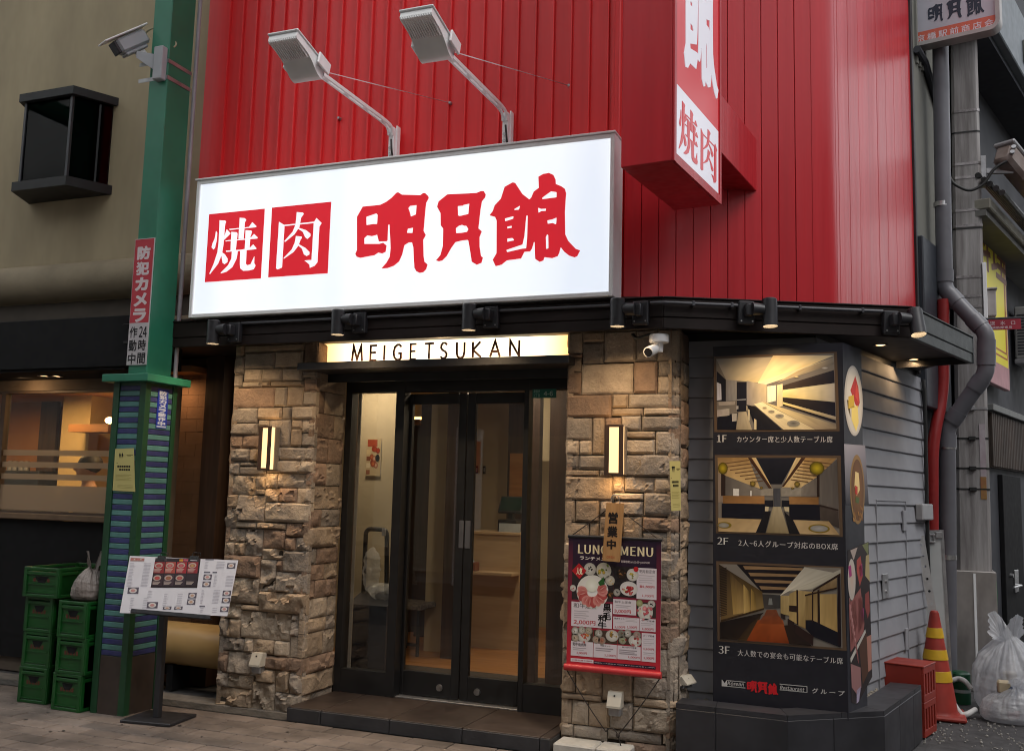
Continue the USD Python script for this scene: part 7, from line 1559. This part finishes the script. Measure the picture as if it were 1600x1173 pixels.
# ------------------------------------------------------------------ things standing by the pole
cn = thing('traffic_cone', 'worn red traffic cone with three yellow bands by the leaning boards', 'traffic cone')
cc = np.array((F0(8.40).at(1463, 1080)[0], 8.40, 0.0)); HC = F0(8.40).at(1463, 953)[1]
cone_red = P('cone_red', (.30, .03, .02), .5, var=.2, vs=6); cone_y = P('cone_yellow', (.55, .33, .012), .5, var=.15, vs=6)
def cr_(z): return .152 - (.152 - .030) * (z - .035) / (HC - .035)
obj('base', wb(cc[0] - .20, cc[0] + .20, cc[1] - .20, cc[1] + .20, .0, .035, .012), cone_red, cn)
obj('body', lathe([(cr_(.035) + .012, .035), (cr_(.06), .06), (cr_(HC - .02), HC - .02), (cr_(HC) * .8, HC - .004), (.0, HC)], cc, 32), cone_red, cn, smooth=40)
for za, zb_ in ((.405, .465), (.565, .625), (.245, .310)):
    za, zb_ = za * HC / .79 + .02, zb_ * HC / .79 + .035; obj('yellow_band', lathe([(cr_(za) + .0015, za), (cr_(za) + .004, za + .003), (cr_(zb_) + .004, zb_ - .003), (cr_(zb_) + .0015, zb_)], cc, 32), cone_y, cn, smooth=40)
# red beer crates
rc_m = P('crate_red', (.26, .026, .015), .45, var=.18, vs=5)
rc0 = np.array((.118, 7.58))
def beer(zb0, lab):
    t = thing('red_crate', lab, 'crate', None, (rc0[0], rc0[1], zb0), 0)
    F1 = Fr((0, 0, 0), 74); F2_ = Fr((0, 0, 0), 74 - 90)
    w, d, h = .30, .272, .235; ms = []
    def side(F, L_, n0, n1):
        out = [bx(F, 0, L_, 0, .05, n0, n1, .003), bx(F, 0, L_, h - .045, h, n0, n1, .003)]
        for i in range(5): out.append(bx(F, i * (L_ - .03) / 4, i * (L_ - .03) / 4 + .03, .05, h - .045, n0, n1))
        return out
    obj('slotted_side', J(*side(F1, w, -.012, 0)), rc_m, t); obj('slotted_side', J(*side(F1, w, -d, -d + .012)), rc_m, t)
    F3 = Fr(F1.p(0, 0, 0), 74); 
    E3 = Fr((0, 0, 0), 0); E3.o = F1.p(0, 0, -d); E3.r = F1.n; E3.u = F1.u; E3.n = -F1.r
    obj('plain_side', bx(E3, .012, d - .012, 0, h, -.012, 0, .003), rc_m, t)
    obj('plain_side', bx(E3, .012, d - .012, 0, h, -w, -w + .012, .003), rc_m, t)
    obj('floor', bx(F1, .012, w - .012, .01, .022, -d + .012, -.012), rc_m, t)
    return t
beer(0, 'lower of two stacked red crates behind the planter')
bt2 = beer(.236, 'upper of two stacked red crates behind the planter, closed on top')
F1 = Fr((0, 0, 0), 74); obj('top', bx(F1, -.004, .304, .236, .246, -.276, .004, .003), rc_m, bt2)
# leaning boards
lp_ = thing('leaning_panel', 'tall grey aluminium-edged panel leaning beside the drain pipe', 'panel')
Yp = 8.66; q = [F0(Yp).at(*p) for p in ((1432, 1088), (1490, 1088), (1475, 827), (1431, 829))]; q = [(a, max(.0, b)) for a, b in q]
Fl = Fr((0, Yp, 0), 0); Fl.u = np.array([0, .06, 1.0]) / np.linalg.norm([0, .06, 1]); Fl.n = np.cross(Fl.r, Fl.u)
g_ = Polygon(q)
obj('panel', ex(Fl, g_.buffer(-.02), -.02, -.004), P('panel_grey', (.48, .50, .505), .35, var=.15, vs=2), lp_)
obj('edge', ex(Fl, g_.difference(g_.buffer(-.022)), -.03, .0), zinc_m, lp_)
tp = sorted(q, key=lambda a: -a[1])[:2]; tx0, tx1 = min(t_[0] for t_ in tp), max(t_[0] for t_ in tp); tz = tp[0][1]
obj('corner_fitting', J(*[bx(Fl, tx0 + (tx1 - tx0) * a, tx0 + (tx1 - tx0) * b, tz - c_, tz - d_, .0, .012, .003) for a, b, c_, d_ in ((.32, .42, .07, .02), (.45, .70, .05, .035), (.72, .95, .07, .02), (.48, .52, .10, .03), (.62, .66, .10, .03), (.45, .70, .11, .095))]), zinc_m, lp_)
lv = thing('metal_strip', 'perforated pale metal strip leaning against the grey panel', 'strip')
Yv = 8.60; q = [F0(Yv).at(*p) for p in ((1451, 958), (1462, 954), (1444, 836), (1430, 838))]
g_ = Polygon(q); q = np.array(q)
ext = (q[0] - q[3]) * 1.05; g_ = Polygon([q[3], q[2], q[1] + ext * .95, q[0] + ext * .95]).intersection(sbox(-5, 0.0, 5, 5))
holes = unary_union([Point(*(q[3] * (1 - s_) + q[0] * s_ + (q[2] - q[3]) * .5)).buffer(.010) for s_ in (.12, .26, .40, .56, .72, .88)])
obj('strip', ex(Fr((0, Yv, 0), 0), g_.difference(holes), -.004, .0), P('strip_pale', (.50, .50, .50), .4, metal=.3, var=.15, vs=9), lv)
cd2 = thing('white_conduit', 'thin white plastic conduit rising along the end of the siding', 'conduit')
p = pt(1438, 876, 8.78); obj('pipe', tube([(p[0], 8.78, .0), p], .022, 12), P('dull_white', (.36, .36, .38), .5), cd2, smooth=50)
ho = thing('white_hose', 'bent white plastic hose lying across the foot of the traffic cone', 'hose')
Yh = 8.40
obj('hose', tube(bend([pt(1440, 1084, 8.30), pt(1457, 1077, 8.32), pt(1474, 1073, Yh), pt(1484, 1086, Yh), pt(1494, 1106, Yh), pt(1503, 1117, Yh), pt(1512, 1115, Yh), pt(1524, 1108, 8.5)], .05, 4), .021, 12), P('hose_white', (.55, .55, .54), .4), ho, smooth=60)
ho2 = thing('white_hose_end', 'short curved white hose end beside the dark green can', 'hose')
obj('hose', tube(bend([pt(1488, 1062, 8.95), pt(1498, 1059, 8.95), pt(1508, 1063, 8.9), pt(1517, 1075, 8.9)], .05, 5), .02, 10), '/World/Looks/hose_white', ho2, smooth=60)
gcn = thing('green_can', 'small dark green can with pale band on the ground by the pole foot', 'can')
p = pt(1502, 1102, 9.05); rC = .075
obj('can', lathe([(0, 0), (rC, 0), (rC, .235), (rC * .8, .25), (0, .25)], (p[0], 9.05, 0.0), 24), P('can_green', (.008, .07, .03), .35), gcn, smooth=40)
obj('pale_band', lathe([(rC + .001, .09), (rC + .0015, .115)], (p[0], 9.05, 0), 24), P('band_pale', (.35, .38, .38), .5), gcn)
# rubbish bags
bag_m = usdkit.material(stage, '/World/Looks/rubbish_bag', {'g': ('geometry', {}), 'mp': ('mapping', {'scale': (5, 5, 2)}), 'n': ('noise_texture', {'scale': 2.4, 'detail': 5}), 'r': ('rgb_ramp', {'ramp': [(.36, (.46, .47, .50)), (.56, (.70, .71, .74)), (.75, (.86, .87, .88))]}), 'p': ('principled_bsdf', {'roughness': .22, 'specular_ior_level': .8}), 't': ('translucent_bsdf', {'color': (.6, .62, .66)}), 'm': ('mix_closure', {'fac': .35}), 'tr': ('transparent_bsdf', {}), 'm2': ('mix_closure', {'fac': .31}),
    'n2': ('noise_texture', {'scale': 9, 'detail': 4, 'distortion': 1.0}), 'b': ('bump', {'strength': .3, 'distance': .012})}, [('g.position', 'mp.vector'), ('mp.vector', 'n.vector'), ('n.fac', 'r.fac'), ('r.color', 'p.base_color'), ('mp.vector', 'n2.vector'), ('n2.fac', 'b.height'), ('b.normal', 'p.normal'), ('p.BSDF', 'm.closure1'), ('t.BSDF', 'm.closure2'), ('m.closure', 'm2.closure1'), ('tr.BSDF', 'm2.closure2')], surface='m2.closure')
def bag_mesh(c, r, h, seed, lean=(0, 0), ears=True):
    nt, nzv = 200, 90
    th = np.linspace(0, 2 * np.pi, nt, endpoint=False); hz = np.linspace(0, 1, nzv)
    T2, Hh = np.meshgrid(th, hz)
    base = np.interp(Hh, [0, .04, .12, .3, .5, .66, .78, .85, .93, 1.0], [.70, .88, .97, 1.0, .90, .70, .42, .20, .26, .40])
    q = np.stack([np.cos(T2), np.sin(T2), Hh * 1.1], -1)
    warp = (meshkit.fbm(q * 1.6 + seed, 3, seed) - .5) * 2.2
    pl = sum(a_ * (1 - np.abs(np.sin((T2 * n_ + p_ + warp * w_ + Hh * d_) / 2))) ** 1.6 for a_, n_, p_, w_, d_ in ((.5, 10, 0.4, 2.0, 1.0), (.35, 18, 1.7, 3.0, -2.0), (.25, 30, 2.2, 4.0, 3.0)))
    amp = np.interp(Hh, [0, .1, .4, .7, .85, 1], [.03, .05, .09, .20, .30, .42])
    big = (meshkit.fbm(q * 1.3 + seed * 2, 2, seed + 2) - .5) * .34 * np.interp(Hh, [0, .15, .7, .85], [.3, 1, .6, 0])
    wr = np.abs(meshkit.fbm(q * np.array([3.0, 3.0, 8.0]) + seed, 3, seed + 5) - .5) * -.10 * np.interp(Hh, [0, .1, .7, .8], [.2, 1, 1, 0])
    R_ = base * (1 - amp * pl + .4 * amp) + big + wr
    zz_ = Hh * h * (1 + .05 * np.sin(2 * T2 + seed) * Hh) + np.interp(Hh, [.86, 1.0], [0, 1]) * .07 * np.sin(T2 * 2 + seed) * (1 if ears else .3)
    X = c[0] + R_ * r[0] * np.cos(T2) + lean[0] * Hh ** 2; Y_ = c[1] + R_ * r[1] * np.sin(T2) + lean[1] * Hh ** 2
    V = np.stack([X, Y_, np.maximum(zz_, .004)], -1).reshape(-1, 3); i, j_ = np.meshgrid(np.arange(nzv - 1), np.arange(nt), indexing='ij'); j2 = (j_ + 1) % nt
    a_, b_, c_, d_ = i * nt + j_, i * nt + j2, (i + 1) * nt + j2, (i + 1) * nt + j_
    Fq_ = np.vstack([np.stack([a_, b_, c_], -1).reshape(-1, 3), np.stack([a_, c_, d_], -1).reshape(-1, 3)])
    return V, Fq_
def rubbish(c, r, h, seed, lab, lean=(0, 0), ears=True):
    t = thing('rubbish_bag', lab, 'rubbish bag'); rr_ = np.random.default_rng(seed)
    obj('bag', bag_mesh(c, r, h, seed, lean, ears), bag_m, t, smooth=True)
    for n_, (col, nm_) in enumerate((((.30, .06, .05), 'a'), ((.42, .43, .46), 'b'), ((.08, .10, .15), 'c'), ((.40, .33, .22), 'd'))):
        o = rr_.uniform(-.38, .38, 2) * np.array(r); s_ = rr_.uniform(.035, .06)
        obj('contents', bx(Fr((c[0] + o[0], c[1] + o[1], 0), rr_.uniform(0, 180)), -s_, s_, .03 + .06 * n_, .03 + .06 * n_ + s_ * 2, -s_, s_, .012), P(f'rubbish_{nm_}', col, .6) if not stage.GetPrimAtPath(f'/World/Looks/rubbish_{nm_}') else f'/World/Looks/rubbish_{nm_}', t)
rubbish((.80, 8.86), (.30, .26), .66, 41, 'big translucent white rubbish bag nearest the pole', (-.05, 0))
rubbish((1.16, 8.98), (.27, .26), .60, 42, 'translucent rubbish bag at the right edge of the picture', (.05, 0))
rubbish((.72, 8.46), (.20, .15), .30, 43, 'small translucent rubbish bag lying in front of the others', (.06, -.05), False)
obj('bag', move(bag_mesh((bag_at[0], bag_at[1]), (.125, .12), .27, 31, (.02, 0)), (0, 0, bag_at[2] - .003)), bgm, gb, smooth=True)
rl = np.random.default_rng(77)
lit_m = P('grit', (.30, .29, .27), .8, var=.3, vs=40)
ms = []
for i in range(160):
    x, y = rl.uniform(.05, .75), rl.uniform(7.4, 8.5); t = trimesh.creation.icosphere(0); ms.append((np.array(t.vertices) * rl.uniform(.003, .011, 3) + [x, y, .0], np.array(t.faces)))
obj('grit', J(*ms), lit_m, None, kind='stuff', label='pale grit and litter scattered on the asphalt by the planter')

# ------------------------------------------------------------------ what stands around, outside the picture
ar = thing('arcade_roof', 'pale arcade canopy carried by the green pillar over the street on the left', 'roof')
obj('canopy', wb(-22, -2.6, -2.5, 5.9, 7.4, 7.5), usdkit.material(stage, '/World/Looks/canopy_panel', {'t': ('translucent_bsdf', {'color': (.92, .93, .92)}), 'd': ('diffuse_bsdf', {'color': (.4, .4, .4)}), 'm': ('mix_closure', {'fac': .1})}, [('t.BSDF', 'm.closure1'), ('d.BSDF', 'm.closure2')], surface='m.closure'), ar)
for xx in (-20, -16, -12, -8, -5.2, -2.7): obj('beam', wb(xx - .08, xx + .08, -2.5, 5.9, 7.15, 7.398), green_m, ar)
ob = thing('opposite_building', 'row of shop buildings across the street behind the viewer', 'building')
obj('wall', wb(-24, 5, -9.5, -2.6, 0, 10.5), P('opposite_wall', (.26, .24, .22), .8, var=.2, vs=.5), ob)
for i in range(7):
    for j_ in range(2):
        x = -22 + i * 4.0; obj('window', wb(x, x + 2.2, -2.6, -2.57, 3.4 + j_ * 2.4, 5.0 + j_ * 2.4), P('opposite_glass', (.04, .05, .06), .1) if i + j_ == 0 else '/World/Looks/opposite_glass', ob)
    obj('shop_front', wb(-22 + i * 4.0 - .4, -22 + i * 4 + 2.8, -2.6, -2.55, .2, 2.6), P('opposite_shop', (.35, .30, .22), .5, var=.5, vs=.4) if i == 0 else '/World/Looks/opposite_shop', ob)
rb = thing('corner_building', 'plain building on the far side of the side street out of view to the right', 'building')
Fq2 = Fr((4.6, 1.0, 0), 74)
obj('wall', bx(Fq2, 0, 26, 0, 7.5, -6, 0) if False else ex(G, Polygon([(5.0, -1.5), (11, -1.5), (17, 26), (11.2, 26)]), 0, 7.0), P('corner_wall', (.32, .31, .29), .8, var=.15, vs=.5), rb)

gm = []
for i in range(70):
    x, y, r0 = rl.uniform(-7, -1.2), rl.uniform(4.4, 5.9), rl.uniform(.006, .016); th = np.linspace(0, 2 * np.pi, 9)[:-1]
    gm.append(sh(G, Polygon([(x + r0 * rl.uniform(.6, 1.2) * math.cos(t), y + r0 * rl.uniform(.6, 1.2) * math.sin(t)) for t in th]).buffer(0), .0102))
obj('gum_spots', J(*gm), P('gum', (.035, .03, .028), .7), None, kind='stuff', label='dark trodden gum spots scattered over the paving bricks')
fl = thing('banner_flag', 'white banner flag with red patch standing across the street, seen mirrored in the door glass', 'flag')
obj('pole', tube([(-7.28, -2.35, 0), (-7.28, -2.35, 2.75)], .014, 8), white_m, fl)
obj('cloth', wb(-7.26, -6.78, -2.353, -2.347, .95, 2.7), white_m, fl)
obj('red_patch', wb(-7.22, -6.82, -2.3465, -2.345, 1.95, 2.5), redflat_m, fl)
